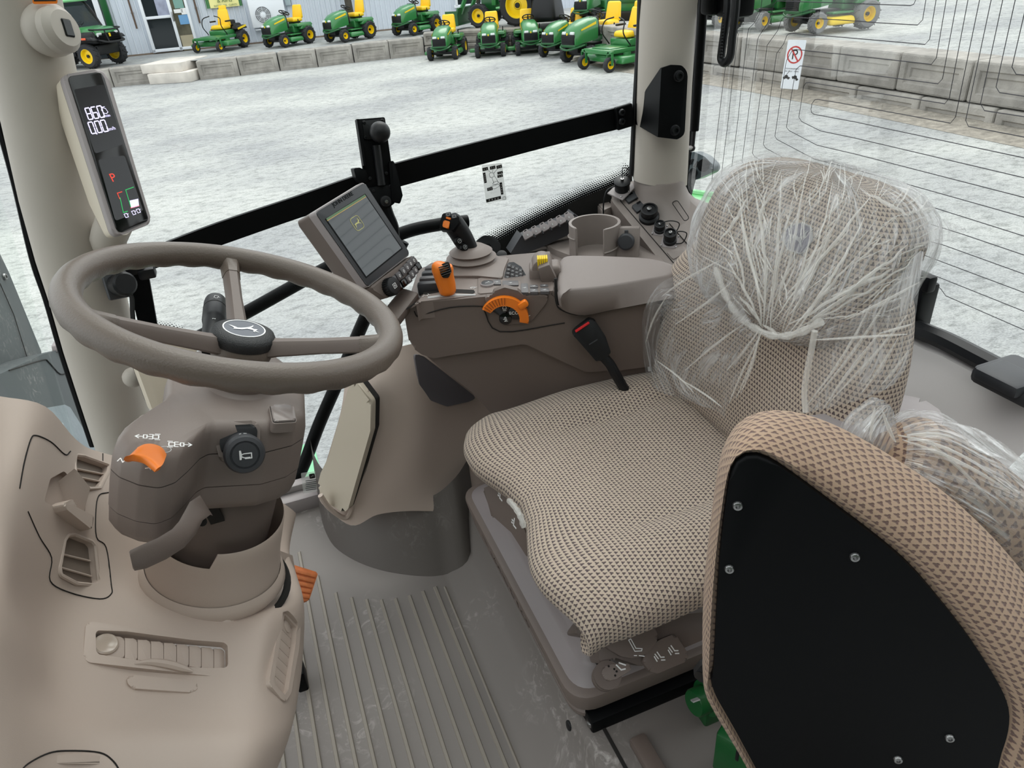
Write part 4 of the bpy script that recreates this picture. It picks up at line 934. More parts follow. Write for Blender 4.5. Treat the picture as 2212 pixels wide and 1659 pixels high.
# keypad on the deck
KM = fr(on(DM, 1113, 600) + V((0, 0, .016)), V((-.25, -.66, .70)), EX)
kp_ = [(1098, 576), (1093, 568), (1110, 571), (1126, 580), (1135, 594), (1133, 612), (1128, 618), (1090, 611), (1092, 590)]
mk('keypad', prism(rnd(L2(KM, [(1096, 567), (1110, 566), (1126, 576), (1136, 594), (1133, 620), (1086, 613)]), .004), -.05, 0, .002), DKGREY, con, KM.copy())
for r_ in range(5):
    for c_ in range(4):
        s_, t_ = (c_ + .5) / 4, (r_ + .5) / 5
        a = (1097 + (1128 - 1097) * s_) * (1 - t_) + (1089 + (1133 - 1089) * s_) * t_; b = (569 + (584 - 569) * s_) * (1 - t_) + (611 + (618 - 611) * s_) * t_
        u, v = L1(KM, a, b); mk('key', rbox(.0085, .0072, .004, .001, 1), BTN, con, KM @ T(u, v, .001) @ RZ(-.2))
        mk('key_mark', rbox(.0032, .0012, .0003), GREYP, con, KM @ T(u, v, .0032) @ RZ(-.2))
# hydraulic thumb lever with yellow grip
u, v = L1(DM, 1178, 600)
mk('thumb_lever_housing', join((rbox(.06, .045, .04, .008, 3), T(u, v, .01)), (cyl(.02, .048, 20, .003), T(u - .005, v + .026, .025) @ RX(pi / 2))), TAUPE, con, DM.copy())
mk('thumb_lever', rbox(.03, .028, .035, .004, 2, (.8, .8)), TAUPED, con, DM @ T(*L1(DM, 1182, 612), .022) @ RY(-.3))
mk('yellow_grip', join(*[(rbox(.0035, .02, .024, .0012, 1), T(.004 * k - .008, 0, 0)) for k in range(5)]), YELLOW, con, DM @ T(*L1(DM, 1174, 606), .036), label='ribbed yellow grip')
# push buttons along the console edge
u, v = L1(DM, 1054, 622)
mk('round_button', join((lathe([(.0135, .006), (.0135, .010), (.0118, .0115), (.0112, .009)], 24), None)), GREYM, con, DM @ T(u, v, 0)); mk('round_button_face', cyl(.0112, .011, 24, .001), DKGREY, con, DM @ T(u, v, 0))
pict('wrench_symbol', [[(-.3, -.2), (.2, .2)], [(.2, .2), (.4, .1)], [(.2, .2), (.1, .4)]], DM, 1054, 622, .012, con, .0114)
for i, (a0_, a1_, b0_, b1_) in enumerate(((1065, 1082, 614, 624), (1086, 1120, 616, 626), (1126, 1141, 622, 642), (1145, 1162, 625, 631), (1145, 1162, 633, 641), (1167, 1184, 624, 629), (1167, 1186, 632, 640))):
    pts = L2(DM, [(a0_, b0_), (a1_, b0_), (a1_ + 1, b1_), (a0_ + 1, b1_)])
    mk('console_button', prism(rnd(pts, .0015), .004, .0095, .0012), BTN, con, DM.copy())
    cx = sum(p[0] for p in pts) / 4; cy = sum(p[1] for p in pts) / 4
    mk('button_symbol', strokes([[(cx - .003, cy), (cx + .003, cy)], [(cx, cy - .0018), (cx + .001, cy + .0018)]], .0008, DM, z1=.0098), WHITEP, con, flat=True)
# orange throttle dial on the flank
dcx, dcy = 1092, 672
DI = SPM.copy(); uc, vc = L1(DI, 1090, 684)
def rpx(a, b): u, v = L1(DI, a, b); return sqrt((u - uc) ** 2 + (v - vc) ** 2)
R1 = rpx(1093, 636); R0 = R1 * .63
mk('dial_bezel', prism(rnd(L2(DI, [(1045, 640), (1062, 640), (1066, 628), (1090, 619), (1118, 626), (1133, 638), (1186, 636), (1180, 652), (1150, 690), (1128, 697), (1085, 700), (1060, 672)]), .006), -.01, .004, .003, 2), TAUPED, con, DI.copy())
def arc_ring(r0, r1, a0, a1, n=18):
    return [(uc + r1 * cos(a0 + (a1 - a0) * k / n), vc + r1 * sin(a0 + (a1 - a0) * k / n)) for k in range(n + 1)] + [(uc + r0 * cos(a1 + (a0 - a1) * k / n), vc + r0 * sin(a1 + (a0 - a1) * k / n)) for k in range(n + 1)]
mk('dial', join(prism(arc_ring(R0, R1, radians(150), radians(-15)), .003, .015, .003, 2), (rbox(R1 * .42, R1 * .3, .014, .004, 2), T(uc + R1 * cos(radians(38)) * 1.02, vc + R1 * sin(radians(38)) * 1.02, .012) @ RZ(radians(30)))), ORANGE, con, DI.copy(), label='orange throttle dial')
mk('dial_ribs', join(*[(rbox(R1 * .3, .0012, .001, 0), T(uc + R1 * .84 * cos(radians(w_)), vc + R1 * .84 * sin(radians(w_)), .0152) @ RZ(radians(w_))) for w_ in range(85, 146, 8)]), mat('dark_orange', S(150, 72, 10), .5), con, DI.copy(), kind='stuff')
for a0, a1 in ((100, 148), (12, 62)) if False else ((72, 142), (-8, 62)):
    mk('preset_button', prism(arc_ring(R0 * .36, R0 * .96, radians(a1), radians(a0), 10), .002, .009, .001), BLACKG, con, DI.copy())
mk('round_preset_button', cyl(R0 * .42, .008, 24, .001), BLACKG, con, DI @ T(*L1(DI, 1092, 684), .003))
text('lettering', 'ECO', R0 * .30, WHITEP, con, DI @ T(*L1(DI, 1110, 672), .0092), .0002)
u, v = L1(DI, 1090, 662); mk('engine_symbol', strokes([[(u - .003, v - .004), (u + .003, v - .004)], [(u - .0028, v - .001), (u - .0035, v + .002), (u - .0015, v + .005), (u + .0015, v + .005), (u + .0035, v + .002), (u + .0028, v - .001), (u - .0028, v - .001)]], .0009, DI, z1=.0094), WHITEP, con, flat=True)
u, v = L1(DI, 1092, 684); mk('speed_symbol', strokes([[(u, v + .005), (u - .002, v + .002), (u + .002, v + .002), (u, v + .005)], [(u - .004, v), (u + .003, v - .001), (u - .002, v - .004), (u + .004, v - .004)]], .0009, DI, z1=.0114), WHITEP, con, flat=True)
pict('tortoise_symbol', TORT, DI, 1139, 681, .007, con, .0046)
for ln in ([(895, 672), (900, 682), (908, 681), (970, 664), (1034, 661), (1045, 668), (1080, 716), (1220, 697)], [(870, 730), (1000, 718), (1200, 700)]) [:1]:
    mk('panel_seam', tube(cr([on(SPM, *q_) + EN * .001 for q_ in ln], 4), .0011, 5), GAPM, con)
# armrest pad: top outline at its own height, flank down to the console side
z_t = .682
tpx = [(1208, 640), (1205, 600), (1209, 568), (1222, 556), (1270, 555), (1335, 557), (1400, 561), (1440, 569), (1466, 582), (1450, 598), (1400, 608), (1303, 624), (1250, 629), (1224, 632)]
top_ = PP(tpx, z=z_t); pc_ = sum(top_, V()) / len(top_)
bpx = {0: (1209, 652), 9: (1450, 636), 10: (1400, 646), 11: (1318, 662), 12: (1262, 673), 13: (1228, 667)}
bot_ = [on(SPM, *bpx[i]) + EN * .016 if i in bpx else V((p.x, p.y, z_t - .055)) for i, p in enumerate(top_)]
R_ = lambda s, dz: [V((pc_.x + (p.x - pc_.x) * s, pc_.y + (p.y - pc_.y) * s, p.z + dz)) for p in top_]
mid_ = [a.lerp(b, .18) + (a - pc_).normalized() * .002 for a, b in zip(top_, bot_)]
sm_ = lambda r: cr(r, 3, True)
mk('armrest_pad', loft([sm_(R_(.90, .0045)), sm_(R_(.96, .0035)), sm_(R_(.985, .001)), sm_(mid_), sm_(bot_), sm_([p + V((0, .02, -.006)) for p in bot_])]), PADM, con, ang=75)
mk('pad_gap', tube(cr([on(SPM, *q_) + EN * .003 for q_ in ((1200, 600), (1203, 650), (1216, 668), (1258, 677), (1340, 662), (1432, 644))], 4), .003, 6), GAPM, con)
# seat belt buckle
BK = plane(on(SPM, 1280, 730) + EN * .03, (-.36, -.88, .3), EX)
bk = thing('belt_buckle', 'black seat belt buckle with red release on a stalk', 'buckle', on(SPM, 1320, 790))
mk('housing', prism(rnd(L2(BK, [(1234, 719), (1244, 708), (1272, 687), (1284, 690), (1307, 725), (1318, 757), (1316, 764), (1292, 779), (1285, 776), (1245, 730)]), .006), -.014, .012, .004, 2), BLACK, bk, BK.copy())
mk('release_button', prism(rnd(L2(BK, [(1243, 716), (1241, 711), (1270, 692), (1273, 696)]), .001), .011, .0145, .001), RED, bk, BK.copy(), label='red release button')
mk('emblem_bar', prism(L2(BK, [(1271, 741), (1289, 730), (1290, 732), (1272, 743)]), .0118, .0128), DKGREY, bk, BK.copy())
mk('stalk', tube(cr([on(BK, 1303, 770), on(BK, 1318, 787), on(BK, 1332, 802) + V((0, 0, -.01)), on(BK, 1345, 825) + V((.02, 0, -.05))], 5), .0095, 10), BLACK, bk)
# ---------------------------------------------------------------- monitor on the console's front arm
mo = P(783, 507, y=1.22)
MM = fr(mo, (.60, -.72, .36), (P(786, 394, o=mo, n=V((.60, -.72, .36)).normalized()) - P(679, 459, o=mo, n=V((.60, -.72, .36)).normalized())))
mon = thing('display_monitor', 'grey tilted touchscreen monitor with button keypad beside the steering wheel', 'monitor', mo)
ob = [(678.8, 459.3), (786, 393.5), (885.6, 548.8), (792.7, 621.4)]
OB = L2(MM, ob); BZ = .052
k2 = lambda pts, s: [((p[0] - sum(q[0] for q in pts) / len(pts)) * s + sum(q[0] for q in pts) / len(pts), (p[1] - sum(q[1] for q in pts) / len(pts)) * s + sum(q[1] for q in pts) / len(pts)) for p in pts]
oc = rnd(OB, .006)
mk('rear_housing', loft([[MM @ V((*p, -.016)) for p in oc], [MM @ V((*p, -BZ)) for p in k2(oc, .97)], [MM @ V((*p, -BZ - .008)) for p in k2(oc, .9)]]), TAUPED, mon)
mk('frame', prism(k2(oc, 1.012), -.016, 0, .003, 2), GREYM, mon, MM.copy())
mk('bezel', prism(k2(oc, .985), 0, .002, .0015), DKGREY, mon, MM.copy())
scr = L2(MM, [(700, 474), (787, 419), (868, 538), (789, 602)])
mk('screen_recess', prism(k2(scr, 1.0), .0015, .0024), BLACKS, mon, MM.copy())
SCRM = mat('dim_lcd_screen', S(34, 42, 48), .06, coat=.6)
mk('screen', prism(k2(scr, .955), .002, .0028), SCRM, mon, MM.copy())
mk('title_bar', prism(L2(MM, [(702, 473), (786, 421), (788, 425), (704, 477)]), .0028, .0031), mat('screen_green', S(88, 120, 80), .3), mon, MM.copy())
mk('title_line', prism(L2(MM, [(704, 477.4), (788, 425.4), (788.6, 426.6), (704.6, 478.6)]), .0028, .0032), mat('screen_orange', S(205, 165, 80), .3), mon, MM.copy())
ux_ = (V(OB[1]) - V(OB[0])).normalized(); ang_ = atan2(ux_.y, ux_.x); dn_ = (V(OB[3]) - V(OB[0])).normalized()
SKM = Matrix(((ux_.x, -dn_.x, 0, 0), (ux_.y, -dn_.y, 0, 0), (0, 0, 1, 0), (0, 0, 0, 1)))
u, v = L1(MM, 769, 483)
EMB = mat('emblem_gold', S(196, 190, 120), .4)
mk('stag_emblem', join((strokes([[(u * 0 + a, b) for a, b in rnd([(-.011, -.012), (.011, -.012), (.011, .012), (-.011, .012)], .006)] + [tuple(rnd([(-.011, -.012), (.011, -.012), (.011, .012), (-.011, .012)], .006)[0])]], .0011, z1=.0032), None), (face2d([(x_ * .017, y_ * .017) for x_, y_ in DEER], .0032), None)), EMB, mon, MM @ T(u, v, 0) @ SKM, flat=True)
u, v = L1(MM, 739, 431)
text('lettering', 'JOHN DEERE', .0098, BLACKS, mon, MM @ T(u, v, .0018) @ SKM, .0007)
KPM = MM
mk('keypad', prism(rnd(L2(MM, [(795, 622), (886, 554), (893, 556), (903, 572), (903, 580), (880, 610), (842, 641), (832, 645)]), .005), -.035, .004, .003, 2), TAUPED, mon, MM.copy())
for i, (a, b, s_) in enumerate(((846, 607, 1), (856, 598, 1), (865, 588, 1), (873, 580, 1), (880, 572, 1), (887, 565, 1), (857, 622, 0), (867, 613, 0), (877, 605, 1), (884, 595, 1), (891, 586, 1), (898, 577, 0))):
    u, v = L1(MM, a, b)
    mk('key', rbox(.0135, .0145, .006, .002, 2), BTN if s_ else BLACKG, mon, MM @ T(u, v, .006) @ RZ(ang_))
    if s_: mk('key_symbol', strokes([[(u - .002, v), (u, v + .003), (u + .002, v), (u, v - .003), (u - .002, v)]], .0008, MM, z1=.0094), WHITEP, mon, flat=True)
u, v = L1(MM, 836, 622)
mk('rotary_knob', join((cyl(.0155, .02, 30, .002), T(u, v, 0)), *[(rbox(.002, .0015, .016), T(u, v, .009) @ RZ(2 * pi * k / 24) @ T(.0157, 0, 0)) for k in range(24)]), BLACK, mon, MM.copy())
mk('knob_symbol', strokes([[(u - .004, v - .004), (u + .004, v - .004), (u + .004, v + .004), (u - .004, v + .004), (u - .004, v - .004)], [(u - .0018, v - .002), (u + .0018, v + .002)], [(u - .0018, v + .002), (u + .0018, v - .002)]], .0008, MM, z1=.0204), WHITEP, mon, flat=True)
arm = [P(848, 652, o=mo, n=V((.60, -.72, .36)).normalized()) - V((0, 0, .0)), on(SPM, 872, 668) - EN * .03]
mk('mounting_arm', rbox(.085, .038, .022, .006, 2), TAUPED, mon, fr((arm[0] + arm[1]) / 2 + V((0, 0, -.01)), (0, -.3, 1), arm[1] - arm[0]))
mk('arm_label', rbox(.03, .002, .008), BLACKP, mon, fr(P(880, 660, o=mo, n=V((.60, -.72, .36)).normalized()) - V((0, .01, 0)), (-.3, -.9, .3), (.8, -.3, .5)))
# ================================================================ side console at the rear pillar
SIDEC = mat('side_console_plastic', S(134, 124, 119), .5, bump=(1000, .25, .0004))
sc = thing('side_console', 'taupe corner console with sockets and cup holder at the rear pillar foot', 'console', (.85, 1.45, .35))
KP = fr(V((.85, 1.42, .658)), V((-.25, -.40, .88)), V((.5, -.75, -.2)))
sl_ = [(1327, 441), (1317, 427), (1332, 412), (1352, 398), (1376, 386), (1478, 394), (1492, 436), (1532, 470), (1620, 500), (1640, 650), (1500, 640), (1425, 563)]
mk('shell', prism(rnd(L2(KP, sl_), .012), -.30, 0, .012, 3), SIDEC, sc, KP.copy())
# trumpet-shaped foot of the pillar
pc = P(1424, 392, y=1.47); rings = []
for dz, rx, ry, dx, dy in ((.010, .055, .064, 0, 0), (.004, .057, .066, 0, 0), (-.010, .059, .068, 0, 0), (-.03, .064, .073, .004, -.004), (-.05, .076, .084, .012, -.008), (-.072, .102, .105, .03, -.02), (-.10, .15, .14, .06, -.045), (-.14, .21, .18, .1, -.08)):
    rings.append([pc + V((dx + rx * cos(t), dy + ry * sin(t), dz)) for t in [2 * pi * k / 40 for k in range(40)]])
mk('pillar_foot', loft(rings), SIDEC, sc, ang=60)
# flat ledge, sloping arm and square pad
def zpr(pts, z, d, bev=.006, r=.008): return prism(rnd([(p.x, p.y) for p in PP(pts, z=z)], r), z - d, z, bev, 3)
mk('ledge', zpr([(1180, 529), (1188, 516), (1233, 490), (1330, 450), (1440, 570), (1243, 556), (1200, 540)], .6, .22, .008), SIDEC, sc)
mk('arm', zpr([(1098, 572), (1108, 561), (1180, 527), (1220, 545), (1230, 600), (1110, 590)], .585, .2, .012), SIDEC, sc)
mk('square_pad', zpr([(1288, 441), (1312, 428), (1329, 446), (1303, 459)], .655, .07, .006), SIDEC, sc)
mk('pad_inset', zpr([(1293, 441), (1311, 431), (1323, 446), (1304, 454)], .659, .01, .003, .004), SIDEC, sc)
# cup holder with the open slot towards the cab
cc = P(1285, 545, z=.6); cR, ci = .0585, .052
g0, g1 = radians(-130 + 34), radians(230 - 34)
ring2 = [(cR * cos(g0 + (g1 - g0) * k / 44), cR * sin(g0 + (g1 - g0) * k / 44)) for k in range(45)] + [(ci * cos(g1 + (g0 - g1) * k / 44), ci * sin(g1 + (g0 - g1) * k / 44)) for k in range(45)]
mk('cup_holder', prism(ring2, -.03, .072, .003, 3), SIDEC, sc, T(*cc), ang=50)
mk('cup_floor', cyl(.056, .004, 32), TAUPED, sc, T(*cc) @ T(0, 0, -.012))
for a_, b_ in ((.004, .004),): mk('holder_band', tube([cc + V((.060 * cos(t), .060 * sin(t), .018 + .028 * (t - g0) / (g1 - g0))) for t in [g0 + (g1 - g0) * k / 30 for k in range(31)]], .002, 6), SIDEC, sc)
# socket plate outline, sockets
mk('plate_gap', tube([KP @ V((*p, .0008)) for p in rnd(L2(KP, [(1339, 433), (1350, 417), (1374, 409), (1384, 413), (1507, 553), (1458, 572)]), .008)], .0011, 5, True), GAPM, sc)
for a in ([(1348, 430), (1377, 413), (1388, 424), (1358, 442)], [(1364, 449), (1394, 431), (1404, 443), (1376, 463)]):
    q = L2(KP, a); c_ = (sum(p[0] for p in q) / 4, sum(p[1] for p in q) / 4)
    o_ = mk('switch_cover', prism(rnd(q, .003), 0, .007, .0025, 2), DKGREY, sc, KP.copy())
    mk('window', prism(k2(q, .25), .007, .0074), BLACKS, o_, KP @ T(-.008, .003, 0)); mk('window', prism(k2(q, .16), .007, .0074), BLACKS, o_, KP @ T(.012, -.004, 0))
def outlet(px, py, r, h, flange, label=None, M=KP):
    u, v = L1(M, px, py); B = M @ T(u, v, 0)
    if flange:
        o_ = mk('socket_flange', rbox(r * 2.6, r * 2.6, .003, .001, 1), GREYM, sc, B @ RZ(.3))
        for sx_, sy_ in ((-1, -1), (1, -1), (1, 1), (-1, 1)): mk('screw', ball(.0022, 8, 6), CHROME, o_, B @ RZ(.3) @ T(sx_ * r * 1.12, sy_ * r * 1.12, .003))
    s_ = mk('socket', lathe([(0, 0), (r * 1.05, 0), (r * 1.05, h * .3), (r * .9, h * .36), (r * .9, h * .55), (r, h * .6), (r, h), (r * .82, h * 1.02), (r * .78, h * .9), (0, h * .9)], 28), BLACK, sc, B.copy())
    mk('cap_stud', cyl(r * .28, h * .2, 14, .001), STEEL, s_, B @ T(0, 0, h * .9))
    return B
B1 = outlet(1402, 471, .0195, .030, False); mk('socket_rim', lathe([(.019, 0), (.0235, 0), (.0235, .008), (.019, .012)], 28), BLACK, sc, B1.copy())
B2 = outlet(1425, 498, .0125, .022, True); B3 = outlet(1447, 522, .0145, .030, True)
for B_, s_ in ((B2, 1), (B3, .8)):
    mk('cap_cord', tube(cr([B_ @ V((0, 0, .024)), B_ @ V((.02 * s_, .012, .03)), B_ @ V((.038 * s_, .02, .022)), B_ @ V((.036 * s_, .006, .006)), B_ @ V((.02 * s_, -.002, .003))], 5), .0013, 6), BLACK, sc)
tp = thing('power_outlet', 'black capped power outlet on a bracket at the window foot', 'socket', P(1344, 410, y=1.5))
TM = fr(P(1344, 410, y=1.5), (-.2, -.35, .9)); mk('bracket', rbox(.06, .045, .004, .001, 1), GREYM, tp, TM @ RZ(.5)); mk('cap', lathe([(0, 0), (.017, 0), (.018, .004), (.017, .018), (.0195, .02), (.0195, .026), (.016, .028), (0, .0275)], 26), BLACK, tp, TM.copy()); mk('stud', cyl(.004, .008, 10), STEEL, tp, TM @ T(0, 0, .026))
mk('cord', tube(cr([TM @ V((0, 0, .034)), TM @ V((.012, .02, .045)), TM @ V((.03, .02, .03)), TM @ V((.034, 0, .01)), TM @ V((.03, -.01, 0))], 5), .0013, 6), DKGREY, tp)
mk('cord', tube(cr([TM @ V((-.015, 0, .02)), TM @ V((-.04, .0, .014)), TM @ V((-.055, -.012, -.01)), TM @ V((-.06, -.02, -.04))], 5), .0018, 6), BLACK, tp)
for (sx_, sy_) in ((-.024, -.014), (.022, .012), (.0, -.018)): mk('screw', ball(.0022, 8, 6), CHROME, tp, TM @ RZ(.5) @ T(sx_, sy_, .003))
mk('blank_plate', prism(rnd(L2(KP, [(1440, 546), (1474, 531), (1487, 543), (1454, 562)]), .004), 0, .0025, .001), SIDEC, sc, KP.copy())
mk('screw', cyl(.0035, .002, 12), BLACK, sc, KP @ T(*L1(KP, 1474, 560), 0))
q = rnd(L2(KP, [(1450, 452), (1462, 447), (1488, 486), (1478, 493)]), .009); mk('oval_gap', tube([KP @ V((*p, .022)) for p in q], .0009, 5, True), GAPM, sc)
# round knob-like bulge at the rear
dm = P(1532, 497, y=1.36)
mk('bulge', ball(.058, 24, 16, (1.0, .9, .8)), SIDEC, sc, T(*dm), ang=70)
mk('bulge_seam', tube(cr([dm + V(d_).normalized() * .0535 for d_ in ((-.65, -.35, .62), (-.35, -.62, .62), (-.05, -.62, .68), (.1, -.8, .5), (.2, -.9, .2))], 6), .0009, 5), GAPM, sc)
# covered power socket on the side below the plate
pS = P(1353, 521, y=1.345); PM = fr(pS, (-.55, -.80, .2), (.8, -.5, 0))
mk('outlet_box', rbox(.052, .07, .03, .004, 2), SIDEC, sc, PM @ T(.002, -.005, -.017)); mk('outlet_cover', join((lathe([(0, 0), (.0185, 0), (.0185, .012), (.015, .015), (0, .016)], 26), None), (rbox(.008, .03, .004, .001, 1), T(0, .01, .004))), DKGREY, sc, PM.copy())
# dark switch strip against the glass: six key-shaped grey tabs
ys = 1.50; ss = thing('switch_strip', 'charcoal strip with six grey tab switches below the side window', 'switch', P(1170, 530, y=ys))
o6 = [(1103, 547), (1113, 556), (1180, 530), (1250, 497), (1262, 478), (1240, 462), (1232, 472), (1134, 514), (1127, 508)]
q6 = PP(o6, y=ys); mk('base', loft([[p + V((0, 0, 0)) for p in q6], [p + V((0, .03, .004)) for p in q6]]), DKGREY, ss)
for i in range(6):
    c_ = P(1139 + (1228 - 1139) * i / 5, 507 + (469 - 507) * i / 5, y=ys - .006)
    TMx = fr(c_, (-.25, -.75, .6), V((.93, 0, .3)))
    t_ = mk('tab', prism(rnd([(-.0115, -.009), (.0115, -.009), (.0105, .002), (.006, .007), (.006, .012), (-.006, .012), (-.006, .007), (-.0105, .002)], .0015), -.004, .004, .0012), GREYM, ss, TMx.copy())
    mk('slot', rbox(.006, .0022, .0004), BLACKS, t_, TMx @ T(0, .0095, .0042)); mk('mark', rbox(.003, .004, .0004), GREYP, t_, TMx @ T(0, -.002, .0042))
    mk('clip', rbox(.004, .01, .006, .001, 1), BLACK, ss, TMx @ T(.0125, -.012, .002))
# black round bracket and cap behind the joystick
rb_ = thing('round_bracket', 'black rounded bracket plate behind the joystick', 'bracket', P(1050, 545, y=1.5))
RBM = fr(P(1055, 535, y=1.5), (-.1, -.95, .3), V((1, 0, 0))); mk('plate', prism(rnd(L2(RBM, [(1028, 520), (1045, 508), (1068, 510), (1082, 528), (1078, 565), (1030, 570)]), .015), -.004, .002, .001), BLACK, rb_, RBM.copy()); mk('bolt', cyl(.007, .006, 6, .001), BLACKS, rb_, RBM @ T(*L1(RBM, 1054, 532), .002))
mk('cap', cyl(.012, .012, 20, .002), BLACK, rb_, fr(P(1084, 556, y=1.45), (-.1, -.5, .8))); mk('cord', tube(cr(PP([(1060, 562), (1064, 556), (1072, 553), (1082, 553)], y=1.45), 5), .0016, 6), BLACK, rb_)
# ================================================================ guard bar, phone mount and other fittings of the side window
gb = thing('guard_bar', 'long flat black bar across the side window with pillar bracket', 'bar', P(860, 400, y=1.5))
tp_ = [(318, 540), (470, 482), (640, 425), (770, 380), (860, 352), (1100, 290), (1240, 256), (1362, 226)]; bo_ = [(330, 582), (478, 530), (650, 470), (775, 432), (868, 402), (1105, 338), (1243, 302), (1366, 272)]
A_ = cr(PP(tp_, y=1.5), 4); B_ = cr(PP(bo_, y=1.5), 4)
mk('bar', loft([[a, b, b + V((0, .010, 0)), a + V((0, .010, 0))] for a, b in zip(A_, B_)]), BLACKS, gb)
mk('end_tab', rbox(.042, .012, .050, .002, 1), BLACKS, gb, T(*P(1348, 252, y=1.492)) @ RY(-.12))
for q in ((1343, 243), (1343, 262)): screw('bolt', gb, P(*q, y=1.484), (0, -1, 0), .008, BLACK)
BKM = fr(P(1440, 220, y=1.385), (-.12, -.99, .05), V((1, -.12, 0)))
mk('bracket_plate', prism(rnd(L2(BKM, [(1428, 147), (1450, 140), (1472, 141), (1485, 155), (1478, 292), (1462, 301), (1420, 296)]), [.002, .01, .015, .02, .015, .01, .002]), -.004, .002, .001), BLACKS, gb, BKM.copy())
wing = [on(BKM, 1428, 147), on(BKM, 1420, 296), P(1372, 268, y=1.49), P(1375, 226, y=1.49)]
mk('bracket_wing', loft([wing, [p + V((.001, .004, 0)) for p in wing]]), BLACKS, gb)
for q in ((1465, 164), (1457, 281)): u, v = L1(BKM, *q); o_ = mk('bolt', join((lathe([(.0, 0), (.0115, 0), (.0115, .002), (.009, .003), (.009, .008), (.0085, .009), (.005, .009), (.005, .004), (0, .004)], 20), None)), BLACK, gb, BKM @ T(u, v, .001))
# pillar knob with ball stud, gas strut
st_ = thing('gas_strut', 'slim black gas strut beside the rear window edge', 'strut', P(1498, 320, x=1.04))
GS = PP([(1524, -160), (1519, 10), (1500, 282)], x=1.03); mk('cylinder', tube([GS[0], GS[1], GS[2]], .0105, 12), BLACKS, st_); mk('rod', tube(PP([(1500, 280), (1496, 318)], x=1.03), .0045, 8), BLACK, st_); mk('ball_joint', ball(.008, 12, 8), BLACK, st_, T(*P(1495, 320, x=1.03)))
mk('stud', tube([P(1470, 320, y=1.43), P(1494, 319, x=1.03)], .005, 8), GREYM, st_); mk('pad', lathe([(0, 0), (.016, 0), (.014, .006), (.008, .009), (0, .009)], 20), PILLARM, st_, fr(P(1473, 320, y=1.435), (.4, -.9, .05)))
# rear window handle
rh = thing('grab_loop', 'black loop handle hanging from a latch block at the rear window', 'handle', P(1570, 60, x=.99))
mk('loop', tube(cr(PP([(1566, -90), (1572, 0), (1566, 60), (1559, 110), (1558, 128), (1566, 136), (1577, 122), (1582, 80), (1590, 10), (1592, -80)], x=.98), 6), .0085, 10), BLACK, rh)
mk('grip_ribs', join(*[(ball(.0035, 6, 4), T(*P(1557 + (1565 - 1557) * (k / 14), 122 - 95 * k / 14, x=.974))) for k in range(15)]), BLACK, rh, kind='stuff')
mk('latch_block', join((rbox(.05, .075, .10, .01, 2), T(*P(1590, -22, x=1.03))), (rbox(.05, .05, .055, .008, 2), T(*P(1548, 0, x=1.02)))), BLACKS, rh)
# work lamp outside the rear glass and the green fender below it
wl_ = thing('tail_lamp', 'dark ribbed lamp housing outside the rear window corner', 'lamp', P(1505, 360, x=1.2))
LM = fr(P(1505, 362, x=1.18), (-.75, -.6, .2), V((.5, -.8, -.1)))
mk('housing', prism(rnd(L2(LM, [(1470, 330), (1500, 328), (1522, 338), (1542, 358), (1540, 372), (1505, 388), (1470, 392)]), .02), -.07, 0, .012, 3), mat('lamp_grey', S(88, 98, 104), .4), wl_, LM.copy())
for k in range(4): mk('rib', prism(L2(LM, [(1484 + 11 * k, 352 + 5 * k - 14), (1489 + 11 * k, 352 + 5 * k - 13), (1481 + 11 * k, 350 + 6 * k), (1476 + 11 * k, 348 + 6 * k)]), 0, .004), BLACK, wl_, LM.copy())
mk('mount_arm', tube([LM @ V((-.02, .0, -.05)), V((1.05, 1.56, .62))], .012, 8), BLACKS, wl_); mk('lamp_socket', cyl(.017, .006, 20, .002), BLACKS, wl_, LM @ T(*L1(LM, 1520, 357), 0))
gf = thing('rear_fender', 'bright green rear fender seen through the rear glass', 'fender', P(1560, 450, x=1.45))
mk('panel', poly([*PP([(1470, 412), (1535, 421), (1600, 430), (1700, 460)], x=1.5), *PP([(1700, 560), (1600, 520), (1530, 470), (1460, 440)], x=1.35)], [(0, 1, 6, 7), (1, 2, 5, 6), (2, 3, 4, 5)]), mat('bright_green_paint', S(112, 196, 122), .25, coat=.4), gf)
mk('mount_arm', tube([P(1500, 440, x=1.44), V((1.04, 1.5, .42))], .02, 8), BLACKS, gf); mk('edge_roll', tube(PP([(1470, 412), (1535, 421), (1600, 430), (1700, 460)], x=1.5), .012, 8), MATS['bright_green_paint'], gf)
# phone mount
pm = thing('device_mount', 'black device mount plate with a ball knob clamped on the bar', 'mount', P(820, 400, y=1.47))
MPn = fr(P(810, 330, y=1.475), (.05, -.97, .2), V((1, 0, 0)))
mk('plate', prism(rnd(L2(MPn, [(768, 258), (831, 253), (844, 345), (850, 420), (796, 420), (783, 358)]), .003), -.008, .001, .001), BLACKS, pm, MPn.copy())
mk('edge_flange', prism(L2(MPn, [(768, 258), (773, 258), (788, 358), (783, 358)]), .001, .012), BLACKS, pm, MPn.copy())
mk('ball_base', prism(rnd(L2(MPn, [(781, 261), (829, 256), (833, 298), (787, 302)]), .003), .001, .004, .001), BLACK, pm, MPn.copy())
for q in ((786, 265), (824, 261), (788, 297)): screw('bolt', pm, MPn @ V((*L1(MPn, *q), .004)), MPn.to_3x3() @ V((0, 0, 1)), .0035, BLACK)
u, v = L1(MPn, 814, 287); mk('ball_knob', join((ball(.0205, 24, 16), T(u, v, .028)), (cyl(.009, .02, 14), T(u, v, .002))), BLACK, pm, MPn.copy(), ang=70)
mk('channel', tube([MPn @ V((*L1(MPn, 811, 314), .006)), MPn @ V((*L1(MPn, 823, 400), .006))], .0085, 12), BLACK, pm)
